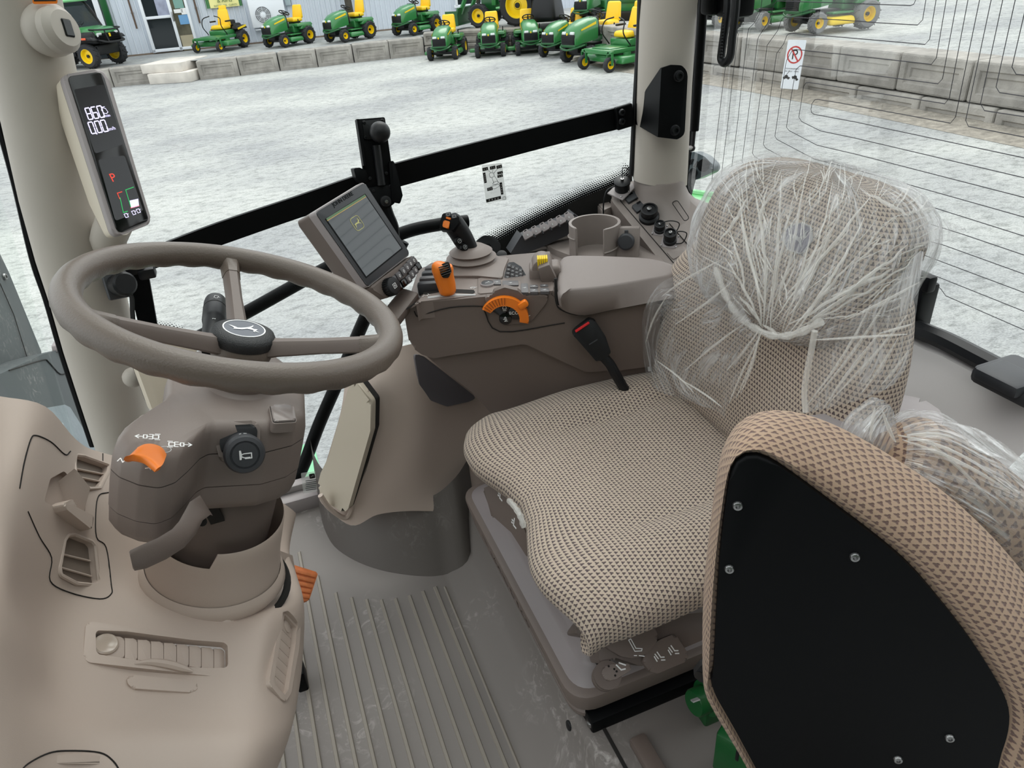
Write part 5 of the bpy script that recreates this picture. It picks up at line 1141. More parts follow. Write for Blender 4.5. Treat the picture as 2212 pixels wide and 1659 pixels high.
mk('clamp', join((prism(rnd(L2(MPn, [(763, 364), (776, 362), (790, 368), (796, 392), (776, 395), (768, 384)]), .003), -.03, .004, .002), None)), BLACKS, pm, MPn.copy())
mk('clamp', join((prism(rnd(L2(MPn, [(838, 350), (848, 347), (854, 362), (868, 422), (862, 440), (846, 436), (842, 400)]), .003), -.03, .008, .002), None)), BLACKS, pm, MPn.copy())
mk('lower_block', prism(rnd(L2(MPn, [(795, 405), (848, 398), (852, 438), (842, 446), (815, 460), (800, 440)]), .003), -.03, .006, .002), BLACKS, pm, MPn.copy())
for q in ((798, 385), (833, 374), (806, 412), (841, 402)): screw('bolt', pm, MPn @ V((*L1(MPn, *q), .005)), MPn.to_3x3() @ V((0, 0, 1)), .0035, BLACK)
mk('pivot', cyl(.011, .02, 18, .002), BLACK, pm, MPn @ T(*L1(MPn, 830, 434), -.004)); screw('pivot_bolt', pm, MPn @ V((*L1(MPn, 831, 435), .016)), MPn.to_3x3() @ V((0, 0, 1)), .004, STEEL)
mk('lower_arm', tube(cr([MPn @ V((*L1(MPn, *q), -.004)) for q in ((832, 440), (840, 465), (850, 490), (853, 520))], 4), .010, 8, flat=1.2), BLACKS, pm)
# printed instruction sheet on the glass
M_FILM = bpy.data.materials.new('frosted_label'); M_FILM.use_nodes = True; n_ = M_FILM.node_tree.nodes; b__ = n_['Principled BSDF']; b__.inputs['Base Color'].default_value = (.85, .87, .85, 1); b__.inputs['Alpha'].default_value = .3; b__.inputs['Roughness'].default_value = .6
ds = thing('instruction_label', 'clear printed joystick diagram label stuck on the side window', 'label', P(1068, 436, y=1.552))
DSM = fr(P(1068, 395, y=1.552), (0, -1, 0), V((1, 0, 0)))
mk('sheet', prism(rnd(L2(DSM, [(1040, 357), (1084, 352), (1094, 432), (1050, 438)]), .004), 0, .0006), M_FILM, ds, DSM.copy())
for (a, b, wx, wy) in ((1048, 365, 11, 6), (1064, 362, 11, 6), (1078, 360, 11, 6), (1047, 384, 5, 20), (1080, 373, 11, 5), (1080, 380, 11, 5), (1058, 408, 11, 6), (1083, 407, 5, 24), (1066, 430, 31, 6)):
    u, v = L1(DSM, a, b); k_ = .00118
    mk('label_block', join((rbox(wx * k_, wy * k_, .0006), T(u, v, .0009) @ RZ(.06))), BLACKP, ds, DSM.copy())
    nb = 2 if max(wx, wy) < 15 else 4
    for j in range(nb):
        dx_, dy_ = ((j + .5) / nb - .5) * wx * k_ * .8, 0
        if wy > wx: dx_, dy_ = 0, ((j + .5) / nb - .5) * wy * k_ * .8
        mk('label_mark', rbox(min(wx, wy) * k_ * .35, min(wx, wy) * k_ * .5, .0003), GREYP, ds, DSM @ T(u + dx_, v + dy_, .0014))
u, v = L1(DSM, 1065, 388); q = lambda pts: [(u + a * .0012, v + b * .0012) for a, b in pts]
mk('joystick_drawing', strokes([q([(-7, 12), (-3, 14), (2, 12), (3, 7), (-2, 4), (-6, 6), (-7, 12)]), q([(3, 7), (8, -2), (9, -6)]), q([(-2, 4), (0, -4), (1, -7)]), q([(-2, -8), (4, -10), (11, -7), (8, -4), (0, -5), (-2, -8)]), q([(-8, -14), (-6, -12), (10, -10), (12, -14), (2, -18), (-8, -14)]), q([(-4, 14), (-8, 20)]), q([(0, 14), (2, 22)]), q([(2, 12), (12, 20)])], .0009, DSM, z1=.001), mat('grey_line', S(90, 95, 95), .6), ds, flat=True)
u, v = L1(DSM, 1089, 428); mk('round_mark', strokes([circle2(.004, 14, u, v)], .0008, DSM, z1=.001), MATS['grey_line'], ds, flat=True)
# small warranty label low on the side glass with the green step outside
l2 = thing('glass_label', 'small printed label with a black emblem low on the side glass', 'label', P(665, 1055, y=1.552))
LM2 = fr(P(662, 1040, y=1.552), (0, -1, 0), V((1, 0, 0)))
mk('sheet', prism(rnd(L2(LM2, [(650, 1022), (682, 1018), (690, 1060), (655, 1066)]), .003), 0, .0005), M_FILM, l2, LM2.copy())
mk('emblem', prism(rnd(L2(LM2, [(667, 1024), (679, 1022), (681, 1032), (669, 1034)]), .003), .0005, .001), BLACKP, l2, LM2.copy())
u, v = L1(LM2, 674, 1028); mk('stag', face2d([(u + x_ * .008, v + y_ * .008) for x_, y_ in DEER], .0013), GREYP, l2, LM2.copy(), flat=True)
for k in range(6): mk('text_line', prism(L2(LM2, [(660 + (k % 2), 1038 + 4 * k), (683, 1035 + 4 * k), (683, 1036.4 + 4 * k), (660 + (k % 2), 1039.4 + 4 * k)]), .0005, .0009), MATS['grey_line'], l2, LM2.copy())
fs = thing('front_fender', 'pale green step and fender outside low beside the side glass', 'fender', P(630, 1085, y=1.8))
mk('step', poly([*PP([(560, 1075), (650, 1052), (700, 1040), (700, 1110), (560, 1140)], y=1.72), *[p + V((0, .25, -.02)) for p in PP([(560, 1075), (650, 1052), (700, 1040), (700, 1110), (560, 1140)], y=1.72)]], [(0, 1, 2, 3, 4), (9, 8, 7, 6, 5), (0, 5, 6, 1), (1, 6, 7, 2), (2, 7, 8, 3), (3, 8, 9, 4), (4, 9, 5, 0)], .006), mat('mint_green_paint', S(120, 190, 145), .35), fs)
mk('tread', rbox(.16, .1, .02, .005), DKGREY, fs, T(*P(615, 1058, y=1.80)))
# outside handrail
hr = thing('handrail', 'bent black tubular handrail outside the side window', 'handrail', P(600, 1066, y=1.64))
mk('upper_rail', tube(cr(PP([(250, 830), (330, 780), (420, 733), (530, 676), (700, 582), (800, 534), (880, 500), (955, 484), (1010, 478)], y=1.64), 6), .0155, 14), BLACKS, hr)
mk('lower_rail', tube(cr(PP([(870, 520), (820, 620), (782, 702), (736, 810), (690, 915), (658, 1000), (640, 1035), (615, 1058), (580, 1066), (520, 1070)], y=1.64), 6), .0165, 14), BLACKS, hr)
# strut behind the wheel with plug and strap
fb = thing('window_strut', 'flat black strut behind the steering wheel at the front pillar', 'strut', P(315, 710, y=1.46))
A_ = PP([(272, 588), (318, 578), (342, 716), (304, 722)], y=1.46); mk('strip', loft([A_, [p + V((0, .012, 0)) for p in A_]]), BLACKS, fb)
mk('hinge', join((rbox(.03, .03, .02, .004), T(*P(318, 588, y=1.45))), (rbox(.035, .02, .02, .003), T(*P(290, 580, y=1.45)))), BLACK, fb)
pg = thing('socket_plug', 'black capped plug on the front pillar with a hanging strap', 'plug', P(262, 616, y=1.40))
PGM = fr(P(264, 614, y=1.40), (.5, -.75, .25)); mk('body', lathe([(0, -.03), (.019, -.03), (.021, -.01), (.019, .0), (.022, .002), (.022, .012), (.018, .016), (0, .016)], 22), BLACK, pg, PGM.copy()); mk('collar', rbox(.045, .05, .012, .005, 2), DKGREY, pg, PGM @ T(0, 0, -.022)); mk('strap', tube(cr([P(272, 630, y=1.40), P(284, 640, y=1.41), P(286, 672, y=1.43), P(288, 700, y=1.44)], 5), .0045, 8, flat=.5), BLACK, pg)
mk('ring', tube([P(272 + 6 * cos(t), 632 + 6 * sin(t), y=1.39) for t in [2 * pi * k / 14 for k in range(14)]], .0012, 5, True), STEEL, pg)
# ================================================================ instrument cluster on the front pillar
co = P(232, 335, y=1.36); CN = V((.60, -.72, .33)).normalized()
cxd = P(226, 147, o=co, n=CN) - P(140, 160, o=co, n=CN)
CM = fr(co, CN, cxd)
cl = thing('instrument_cluster', 'upright digital instrument display in beige housing on the front pillar', 'display', co)
fo = rnd(L2(CM, [(134, 162), (228, 146), (329, 482), (247, 514)]), [.012, .016, .014, .012], 6)
mk('front_frame', prism(fo, -.012, 0, .004, 3), GREYM, cl, CM.copy())
mk('back_shell', loft([[CM @ V((*p, -.013)) for p in k2(fo, .995)], [CM @ V((*p, -.03)) for p in k2(fo, .98)], [CM @ V((p[0] * .55, p[1] * .6 + .01, -.07)) for p in fo]]), BEIGE2, cl)
bz = rnd(L2(CM, [(145, 166), (220, 155), (321, 477), (254, 506)]), .009, 5)
mk('glass_front', prism(bz, -.002, .0015, .0008), BLACKG, cl, CM.copy())
LCD = mat('lcd_panel', S(27, 27, 31), .2)
for a in ([(159, 194), (224, 183), (266, 312), (204, 333)], [(211, 346), (268, 336), (308, 455), (248, 478)]): mk('lcd_panel', prism(rnd(L2(CM, a), .004), .0014, .0019), LCD, cl, CM.copy())
LED = mat('lit_white_segments', S(205, 198, 240), .5, emit=.75); LEDR = mat('lit_red_segments', S(210, 60, 45), .5, emit=.5); LEDG = mat('lit_green_segments', S(40, 170, 90), .5, emit=.35)
ub = V(L1(CM, 226, 255)) - V(L1(CM, 186, 262)); ub.normalize(); vb = V(L1(CM, 184, 232)) - V(L1(CM, 190, 262)); vb = (vb - ub * vb.dot(ub) * .55).normalized()
SEG = {'8': 'abcdefg', '6': 'acdefg', '0': 'abcdef'}
def digit(ch, px, py, hpx, m, name='digit'):
    o2 = V(L1(CM, px, py)); h = (V(L1(CM, px - hpx * .2, py - hpx)) - o2).length; w_ = (V(L1(CM, px + 9.4, py - 1.6)) - o2).length
    pt = {'a': ((0, 1), (1, 1)), 'b': ((1, 1), (1, .5)), 'c': ((1, .5), (1, 0)), 'd': ((0, 0), (1, 0)), 'e': ((0, .5), (0, 0)), 'f': ((0, 1), (0, .5)), 'g': ((0, .5), (1, .5))}
    ls = []
    for s_ in SEG[ch]:
        (a, b), (c, d) = pt[s_]; p0 = V((a, b)); p1 = V((c, d)); e_ = (p1 - p0) * .12; p0 = p0 + e_; p1 = p1 - e_
        ls.append([tuple(o2 + ub * (p0.x * w_) + vb * (p0.y * h)), tuple(o2 + ub * (p1.x * w_) + vb * (p1.y * h))])
    mk(name, strokes(ls, h * .10, CM, z1=.0023), m, cl, flat=True)
for i, ch in enumerate('860'): digit(ch, 190.5 + 12.6 * i, 259.5 - 2.2 * i, 24, LED)
for i, ch in enumerate('000'): digit(ch, 197 + (12.8 * i) + (1 if i else 0), 290 - 2.2 * i, 24, LED)
u, v = L1(CM, 207.5, 289.5); mk('decimal_point', cyl(.0013, .0004, 8), LED, cl, CM @ T(u, v, .002))
TX = Matrix(((ub.x, -ub.y, 0, 0), (ub.y, ub.x, 0, 0), (0, 0, 1, 0), (0, 0, 0, 1)))
text('unit_text', 'r/min', .006, LED, cl, CM @ T(*L1(CM, 229, 251), .002) @ TX, .0002); text('unit_text', 'km/h', .0075, LED, cl, CM @ T(*L1(CM, 239, 279), .002) @ TX, .0002)
u, v = L1(CM, 225, 240); mk('engine_symbol', strokes([[(u - .002, v + .006), (u + .003, v + .006)], [(u - .004, v - .003), (u - .005, v + .002), (u - .001, v + .005), (u + .003, v + .003), (u + .004, v - .003), (u, v - .005), (u - .004, v - .003)]], .0009, CM, z1=.0023), LED, cl, flat=True)
text('letter', 'P', .019, LEDR, cl, CM @ T(*L1(CM, 243, 385), .002) @ TX, .0002)
g2 = lambda pts, m, wd=.0013: mk('gauge_line', strokes([L2(CM, pts)], wd, CM, z1=.0023), m, cl, flat=True)
g2([(258, 428), (265, 460), (274, 457)], LEDG); g2([(262, 415), (252, 418), (257, 430)], LEDR); g2([(287, 405), (270, 411), (281, 447)], LEDG); g2([(281, 450), (299, 445)], LEDR)
mk('fuel_bar', prism(L2(CM, [(279, 434), (297, 430), (299, 446), (282, 450)]), .0018, .0023), LED, cl, CM.copy())
for (a, b) in ((272, 466), (288, 460), (298, 456)):
    u, v = L1(CM, a, b); mk('symbol', strokes([[(u - .003, v - .003), (u + .002, v - .003), (u + .002, v + .003), (u - .003, v + .003), (u - .003, v - .003)], [(u + .002, v), (u + .004, v + .002)]], .0009, CM, z1=.0023), LED, cl, flat=True)
mk('mount_foot', tube(cr([co - CN * .05 + V((0, 0, -.10)), co - CN * .09 + V((.0, .0, -.12)), P(235, 530, y=1.45)], 4), .03, 12), PILLARM, cl)
# pillar port, orange label, small knobs
pp_ = thing('pillar_port', 'round beige port boss with a dark socket high on the front pillar', 'socket', P(125, 68, y=1.4))
PPM = fr(P(124, 66, y=1.40), (.8, -.55, .15)); mk('boss', lathe([(0, 0), (.034, 0), (.034, .012), (.026, .022), (0, .024)][::1], 26), PILLARM, pp_, PPM @ T(0, 0, -.004)); mk('boss_base', ball(.04, 20, 14), PILLARM, pp_, T(*P(108, 64, y=1.43))); mk('opening', rbox(.018, .026, .004, .002, 1), BLACKG, pp_, PPM @ T(.002, 0, .0195))
lb = thing('warning_label', 'orange bordered black label at the top of the front pillar', 'label', P(96, 2, y=1.41))
LBM = fr(P(96, -8, y=1.405), (.3, -.95, .1), V((1, .3, 0))); mk('border', prism(rnd(L2(LBM, [(70, -40), (124, -40), (124, 8), (70, 9)]), .003), 0, .001), ORANGE, lb, LBM.copy()); mk('field', prism(L2(LBM, [(73, -37), (121, -37), (121, 2), (73, 3)]), .001, .0016), BLACKP, lb, LBM.copy()); mk('text_line', prism(L2(LBM, [(78, -3), (116, -3), (116, -1), (78, -1)]), .0016, .002), GREYP, lb, LBM.copy())
for nm, q, yy, ll in (('pillar_knob', (288, 815), 1.40, 'upper small beige knob on the pillar foot beside the pad'), ('pillar_knob', (318, 915), 1.40, 'lower small beige knob on the pillar foot below the pad')):
    mk(nm, ball(.02, 16, 10), PILLARM, ap, T(*P(*q, y=yy)))
pd = thing('pillar_pad', 'pale beige rounded pad panel behind the steering wheel', 'panel', P(360, 850, y=1.3))
PDM = fr(P(360, 800, y=1.30), (.35, -.9, .25), V((1, .35, 0)))
po = rnd(L2(PDM, [(283, 760), (312, 720), (345, 712), (400, 717), (425, 745), (425, 840), (356, 899), (332, 893)]), .02, 5)
mk('panel', prism(po, -.035, 0, .010, 3), BEIGE2, pd, PDM.copy()); mk('backing', prism(k2(po, .9), -.07, -.034), BLACK, pd, PDM.copy())
# ================================================================ front-left dash (solid shell with real openings)
from mathutils.bvhtree import BVHTree
DG = [
 [(-90, 840, .92), (0, 856, .95), (98, 878, .97), (165, 950, 1.02), (215, 976, 1.08), (335, 1002, 1.12), (480, 1015, 1.13), (600, 1080, 1.1), (640, 1110, 1.12)],
 [(-90, 990, .82), (0, 1000, .85), (70, 990, .885), (150, 1050, .93), (250, 1085, .98), (340, 1110, 1.0), (480, 1130, 1.02), (590, 1170, 1.03), (625, 1190, 1.04)],
 [(-90, 1130, .71), (0, 1150, .73), (62, 1160, .80), (140, 1190, .85), (240, 1225, .885), (340, 1262, .89), (480, 1300, .87), (590, 1280, .90), (640, 1240, .97)],
 [(-90, 1230, .63), (0, 1250, .645), (50, 1290, .735), (130, 1310, .795), (250, 1318, .815), (400, 1342, .80), (520, 1350, .795), (595, 1325, .82), (656, 1300, .90)],
 [(-90, 1320, .59), (0, 1345, .60), (75, 1415, .685), (130, 1445, .715), (260, 1465, .72), (420, 1490, .705), (530, 1490, .70), (585, 1450, .74), (656, 1390, .86)],
 [(-90, 1440, .565), (0, 1465, .575), (80, 1500, .645), (150, 1520, .672), (290, 1535, .675), (430, 1545, .668), (545, 1545, .665), (610, 1530, .70), (646, 1490, .80)],
 [(-90, 1600, .535), (0, 1600, .545), (100, 1600, .595), (190, 1610, .615), (310, 1620, .62), (430, 1625, .618), (550, 1620, .62), (610, 1610, .665), (620, 1590, .73)],
 [(-90, 1800, .49), (0, 1800, .50), (100, 1800, .53), (190, 1800, .55), (310, 1800, .555), (420, 1800, .555), (500, 1790, .56), (540, 1780, .61), (548, 1760, .66)]]
G0 = [[P(a, b, y=y) for a, b, y in r] for r in DG]
for r in G0: r.append(r[-1] + V((-.03, .10, -.06)))
def dense(G, n=5):
    rows = [cr(r, n) for r in G]; cols = list(zip(*rows)); cols = [cr(c, n) for c in cols]
    return [list(q) for q in zip(*cols)]
DGd = dense(G0)
def sheet(rows):
    bm = bmesh.new(); G = [[bm.verts.new(p) for p in r] for r in rows]
    for i in range(len(G) - 1):
        for k in range(len(G[0]) - 1): bm.faces.new((G[i][k], G[i + 1][k], G[i + 1][k + 1], G[i][k + 1]))
    return bm
sb = sheet(DGd); sb.normal_update(); DBV = BVHTree.FromBMesh(sb)
def hit(px, py, bv=None):
    loc, nrm, _, _ = (bv or DBV).ray_cast(CAM, ray(px, py).normalized())
    if loc is None: return P(px, py, y=.8), V((0, -.7, .7))
    if nrm.dot(ray(px, py)) > 0: nrm = -nrm
    return loc, nrm
def patch(pts, bv=None):
    """best plane through the surface under a pixel polygon, and the 2-D outline on it"""
    h = [hit(a, b, bv) for a, b in pts]; cx = sum(p[0] for p in pts) / len(pts); cy = sum(p[1] for p in pts) / len(pts)
    c, n = hit(cx, cy, bv); n = sum((q[1] for q in h), n * 2).normalized()
    M = fr(c, n, h[1][0] - h[0][0]); return M, L2(M, pts)
def solid(bm, th=.012):
    bmesh.ops.recalc_face_normals(bm, faces=bm.faces[:])
    r = bmesh.ops.solidify(bm, geom=bm.faces[:], thickness=th); return bm
def carve(bm, cutters):
    """subtract the cutter meshes from bm (exact boolean), return a bmesh"""
    me = bpy.data.meshes.new('base'); bm.to_mesh(me); bm.free(); o = bpy.data.objects.new('base', me); LINK(o); tmp = []
    for c in cutters:
        bmesh.ops.recalc_face_normals(c, faces=c.faces[:])
        m2 = bpy.data.meshes.new('cut'); c.to_mesh(m2); c.free(); q = bpy.data.objects.new('cut', m2); LINK(q); tmp.append(q)
        md = o.modifiers.new('b', 'BOOLEAN'); md.operation = 'DIFFERENCE'; md.solver = 'EXACT'; md.object = q
    dg = bpy.context.evaluated_depsgraph_get(); dg.update(); ev = o.evaluated_get(dg); res = bpy.data.meshes.new_from_object(ev)
    out = bmesh.new(); out.from_mesh(res); bpy.data.objects.remove(o)
    for q in tmp: bpy.data.objects.remove(q)
    bpy.data.meshes.remove(res); return out
V1 = [(163, 985), (180, 987), (233, 1006), (230, 1020), (213, 1053), (190, 1054), (166, 1040), (162, 1005)]
V2 = [(147, 1160), (160, 1158), (195, 1172), (202, 1180), (210, 1255), (204, 1262), (165, 1258), (132, 1240), (130, 1225), (140, 1170)]
PK = [(105, 1035), (138, 1018), (142, 1020), (180, 1058), (178, 1118), (168, 1118), (108, 1090), (92, 1085)]
LD = [(210, 1366), (270, 1368), (480, 1395), (488, 1402), (489, 1444), (483, 1449), (390, 1444), (212, 1418), (206, 1410), (205, 1372)]
SD = [(603, 1325), (612, 1322), (638, 1350), (636, 1390), (618, 1500), (608, 1514), (582, 1486), (580, 1470), (590, 1410)]
HL = [(473, 1331), (479, 1322), (490, 1321), (496, 1328), (492, 1338), (482, 1343), (475, 1340)]
SLT = [(272, 1467), (282, 1461), (415, 1474), (432, 1484), (415, 1500), (285, 1491), (274, 1480)]
sol = solid(sb, -.012)
cut = []
for pl_ in (V1, V2, PK, LD, SD, HL): M_, q_ = patch(pl_); cut.append(tf(prism(rnd(q_, .006), -.05, .05), M_))
dsh = thing('front_dash', 'large beige moulded dash with air vents at the lower left', 'dashboard', (-.28, .75, .1))
mk('shell', carve(sol, cut), BEIGE, dsh, ang=40)
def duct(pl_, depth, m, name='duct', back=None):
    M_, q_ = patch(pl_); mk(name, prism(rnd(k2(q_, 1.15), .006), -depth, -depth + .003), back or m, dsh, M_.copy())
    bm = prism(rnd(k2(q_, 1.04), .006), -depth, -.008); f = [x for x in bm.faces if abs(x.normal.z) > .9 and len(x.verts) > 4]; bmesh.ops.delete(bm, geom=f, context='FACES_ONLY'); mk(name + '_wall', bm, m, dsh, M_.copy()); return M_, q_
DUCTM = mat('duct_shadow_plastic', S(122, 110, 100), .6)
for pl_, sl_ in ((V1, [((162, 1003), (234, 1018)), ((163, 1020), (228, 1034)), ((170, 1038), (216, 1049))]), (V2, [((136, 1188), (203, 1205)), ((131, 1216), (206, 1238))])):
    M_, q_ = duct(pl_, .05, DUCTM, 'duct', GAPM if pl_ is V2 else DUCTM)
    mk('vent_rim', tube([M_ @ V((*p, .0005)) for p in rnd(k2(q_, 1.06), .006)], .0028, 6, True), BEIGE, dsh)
    for a, b in sl_:
        pa, pb = V(L1(M_, *a)), V(L1(M_, *b)); mk('slat', rbox((pb - pa).length, .0026, .022, .001, 1), BEIGE, dsh, M_ @ T(*((pa + pb) / 2), -.014) @ RZ(atan2(pb.y - pa.y, pb.x - pa.x)) @ RX(.35))
# phone pocket: recess with a raised cradle
M_, q_ = duct(PK, .045, BEIGE, 'pocket')
cr_ = [(110, 1094), (128, 1085), (134, 1088), (136, 1100), (172, 1118), (180, 1120), (172, 1150), (118, 1108)]
Mc, qc = patch(cr_); mk('cradle_front', prism(rnd(qc, .003), -.004, .016, .004, 2), BEIGE, dsh, Mc.copy())
mk('cradle_side', poly([hit(140, 1018)[0] + hit(140, 1018)[1] * .012, hit(146, 1022)[0] + hit(146, 1022)[1] * .012, hit(180, 1060)[0] + hit(180, 1060)[1] * .01, hit(178, 1118)[0], hit(168, 1112)[0] - hit(168, 1112)[1] * .02, hit(136, 1050)[0] - hit(136, 1050)[1] * .02], [(0, 1, 2, 3, 4, 5)]), BEIGE, dsh)
def seam(pts, par, m=GAPM, r=.0008, bv=None, off=.0002, closed=False, n=5, name='panel_seam'):
    mk(name, tube(cr([hit(a, b, bv)[0] + hit(a, b, bv)[1] * off for a, b in cr([(a, b, 0) for a, b in pts], n, closed) for a, b in ((a, b),)] if False else [hit(q.x, q.y, bv)[0] + hit(q.x, q.y, bv)[1] * off for q in cr([V((a, b, 0)) for a, b in pts], n, closed)], 1, closed), r, 5, closed), m, par)
seam([(42, 1055), (52, 1000), (66, 950), (78, 941), (110, 955), (140, 982), (152, 975)], dsh, r=.0010)
seam([(60, 1105), (85, 1160), (111, 1205), (108, 1255), (150, 1280), (215, 1294), (240, 1283), (240, 1262), (229, 1183), (208, 1160), (207, 1100), (214, 1070), (234, 1064)], dsh, r=.0009)
seam([(222, 1000), (222, 980)], dsh)
# tambour lids
def lid(pl_, frame, n_, M0=None, name='lid'):
    Mf, qf = patch(frame); o_ = mk('lid_frame', prism(rnd(qf, .006), -.003, .005, .003, 2), BEIGE, dsh, Mf.copy()); return Mf
FR1 = [(184, 1350), (200, 1347), (480, 1384), (502, 1392), (509, 1450), (502, 1468), (470, 1466), (190, 1435), (178, 1425)]
Mf, qf = patch(FR1)
inn = rnd(L2(Mf, LD), .005); out_ = rnd(qf, .007)
fb_ = carve(prism(out_, -.004, .0045, .003, 2), [prism(inn, -.02, .02)])
mk('lid_frame', fb_, BEIGE, dsh, Mf.copy())
mk('lid_bed', prism(k2(inn, 1.02), -.016, -.012), BEIGE, dsh, Mf.copy())
xs_ = [208, 270, 298, 327, 355, 383, 410, 437, 464, 488]
yt = lambda x: 1368 + (x - 208) * (1398 - 1368) / 280; yb = lambda x: 1416 + (x - 208) * (1447 - 1416) / 280
for i in range(9):
    a, b = xs_[i], xs_[i + 1] - 1.0
    q = L2(Mf, [(a, yt(a) + 1), (b, yt(b) + 1), (b, yb(b) - 1), (a, yb(a) - 1)])
    mk('slat', prism(rnd(q, [.0, .006, .003, 0] if i else [.006, .006, .004, .006], 4), -.012, -.001 - .0004 * i, .0012), BEIGE, dsh, Mf.copy())
u, v = L1(Mf, 229, 1392); mk('finger_dimple', lathe([(.0, .001), (.008, .0014), (.0125, .003), (.0145, .0016), (.015, -.001)], 24), mat('glossy_beige', S(176, 161, 148), .2), dsh, Mf @ T(u, v, 0))
mk('pull_lip', tube(cr([hit(*q)[0] + hit(*q)[1] * .007 for q in ((288, 1441), (320, 1437), (360, 1441), (395, 1450), (415, 1456))], 5), [.0012 + .0045 * sin(pi * k / 20) for k in range(21)], 8), BEIGE, dsh)
Ms, qs = patch(SLT); mk('finger_slot', prism(rnd(qs, .008), -.001, .004, .004, 3), BEIGE, dsh, Ms.copy())
FR2 = [(603, 1318), (620, 1318), (640, 1333), (643, 1355), (640, 1400), (622, 1500), (610, 1518), (600, 1512), (576, 1482), (576, 1465)]
Mg, qg = patch(FR2)
inn2 = rnd(L2(Mg, [(608, 1330), (634, 1358), (632, 1392), (616, 1492), (608, 1504), (586, 1480), (586, 1466)]), .004)
mk('lid_frame', carve(prism(rnd(qg, .007), -.004, .005, .003, 2), [prism(inn2, -.02, .02)]), BEIGE, dsh, Mg.copy()); mk('lid_bed', prism(k2(inn2, 1.02), -.016, -.012), BEIGE, dsh, Mg.copy())
for k in range(7):
    a = 1352 + 20 * k; q = L2(Mg, [(606 - 3.2 * k, a - 22), (634 - 2.6 * k, a + 8), (634 - 2.6 * k - 2.6, a + 27), (606 - 3.2 * k - 3, a - 3)]); mk('slat', prism(rnd(q, .002), -.012, -.002, .001), BEIGE, dsh, Mg.copy())
u, v = L1(Mg, 622, 1352); mk('finger_dimple', lathe([(0, .001), (.007, .0016), (.010, .0005), (.011, -.004)], 18), BEIGE, dsh, Mg @ T(u, v, -.001))
hb, hn = hit(484, 1331); mk('socket_boss', lathe([(.0115, -.01), (.0115, .004), (.0145, .008), (.019, .004), (.022, -.006)], 24), BEIGE, dsh, fr(hb, hn)); mk('socket_plug', cyl(.010, .006, 18, .002), BLACK, dsh, fr(hb - hn * .012, hn))
seam([(40, 1672), (60, 1650), (105, 1627), (150, 1622), (215, 1626), (245, 1645), (262, 1672)], dsh, r=.0009)
Mh, qh = patch([(90, 1650), (110, 1634), (150, 1630), (210, 1634), (233, 1645), (233, 1652)]); mk('grab_recess', prism(rnd(qh, .006), -.002, .003, .003, 2), BEIGE, dsh, Mh.copy())
# pedal cover right of the column, brake pedal
pcv = [P(*q) if False else P(q[0], q[1], y=q[2]) for q in ((606, 1190, .99), (632, 1200, 1.03), (641, 1250, 1.02), (640, 1300, .97), (622, 1285, .95), (606, 1240, .97))]
mk('pedal_cover', loft([pcv, [p + V((-.03, .08, -.05)) for p in pcv]]), BEIGE, dsh)
bp = thing('brake_pedal', 'orange ribbed brake pedal on the floor right of the column', 'pedal', P(660, 1290, z=.0))
BPM = fr(P(655, 1262, z=.13), (.45, -.55, .72), V((1, .2, -.3)))
pq = L2(BPM, [(618, 1217), (634, 1220), (686, 1236), (686, 1242), (668, 1296), (662, 1298), (618, 1298)])
mk('pad', prism(rnd(pq, .004), -.014, 0, .003, 2), ORANGED, bp, BPM.copy())
for k in range(5):
    a, b = L1(BPM, 628, 1231 + 13.2 * k), L1(BPM, 682 - 3.6 * k, 1245 + 11.2 * k); pa, pb = V(a), V(b)
    mk('tread', rbox((pb - pa).length, .0085, .004, .002, 2), ORANGED, bp, BPM @ T(*((pa + pb) / 2), .0015) @ RZ(atan2(pb.y - pa.y, pb.x - pa.x)))
mk('arm', tube([BPM @ V((-.02, 0, -.012)), BPM @ V((-.06, .02, -.06)), V((-.2, 1.12, .22))], .012, 8), BLACKS, bp)
bt2 = thing('pedal_bracket', 'small dark bracket at the foot of the dash by the floor', 'bracket', P(650, 1470, z=.02))
mk('plate', join((rbox(.02, .05, .05, .004), T(*P(648, 1455, z=.04))), (cyl(.008, .02, 10), T(*P(650, 1468, z=.045)))), BLACKS, bt2)
# ================================================================ steering column
WC = V((-.046, .901, .842)); WN = V((.3615, -.0123, .9323)).normalized()
AX = lambda h: WC - WN * h + V((.011, 0, 0))
def CMx(h): return fr(AX(h), WN, V((1, 0, 0)))
colm = thing('steering_column', 'taupe steering column head with beige boot under the wheel', 'column', AX(.44))
hs = .150; PMs = CMx(hs)
seamp = [(238, 1012), (243, 994), (268, 972), (335, 924), (350, 903), (352, 862), (370, 822), (400, 800), (470, 788), (580, 798), (638, 842), (655, 890), (657, 945), (630, 962), (575, 976), (450, 980), (432, 990), (405, 1018), (378, 1042), (345, 1054), (300, 1047), (258, 1030)]
op = rnd(L2(PMs, seamp), .012, 3)
def ring_at(s, h, sh=(0, 0)): 
    M_ = PMs @ T(0, 0, hs - h); cx, cy = L1(PMs, 500, 900); return [M_ @ V((cx + (p[0] - cx) * s[0] + sh[0], cy + (p[1] - cy) * s[1] + sh[1], 0)) for p in op]
mk('upper_cover', loft([ring_at((1, 1), .150), ring_at((.995, .992), .135), ring_at((.97, .96), .122), ring_at((.93, .90), .115), ring_at((.86, .80), .112)]), TAUPE, colm, ang=50)
mk('cover_gap', loft([ring_at((.994, .992), .150), ring_at((.994, .992), .154)]), GAPM, colm)
mk('middle_cover', loft([ring_at((1, 1), .1515), ring_at((1.003, 1.003), .165), ring_at((1, 1), .199)]), TAUPE, colm, ang=50)
mk('lower_cover', loft([ring_at((.996, .996), .2005), ring_at((.99, .985), .222), ring_at((.95, .92), .238), ring_at((.85, .8), .243)]), TAUPE, colm, ang=50)
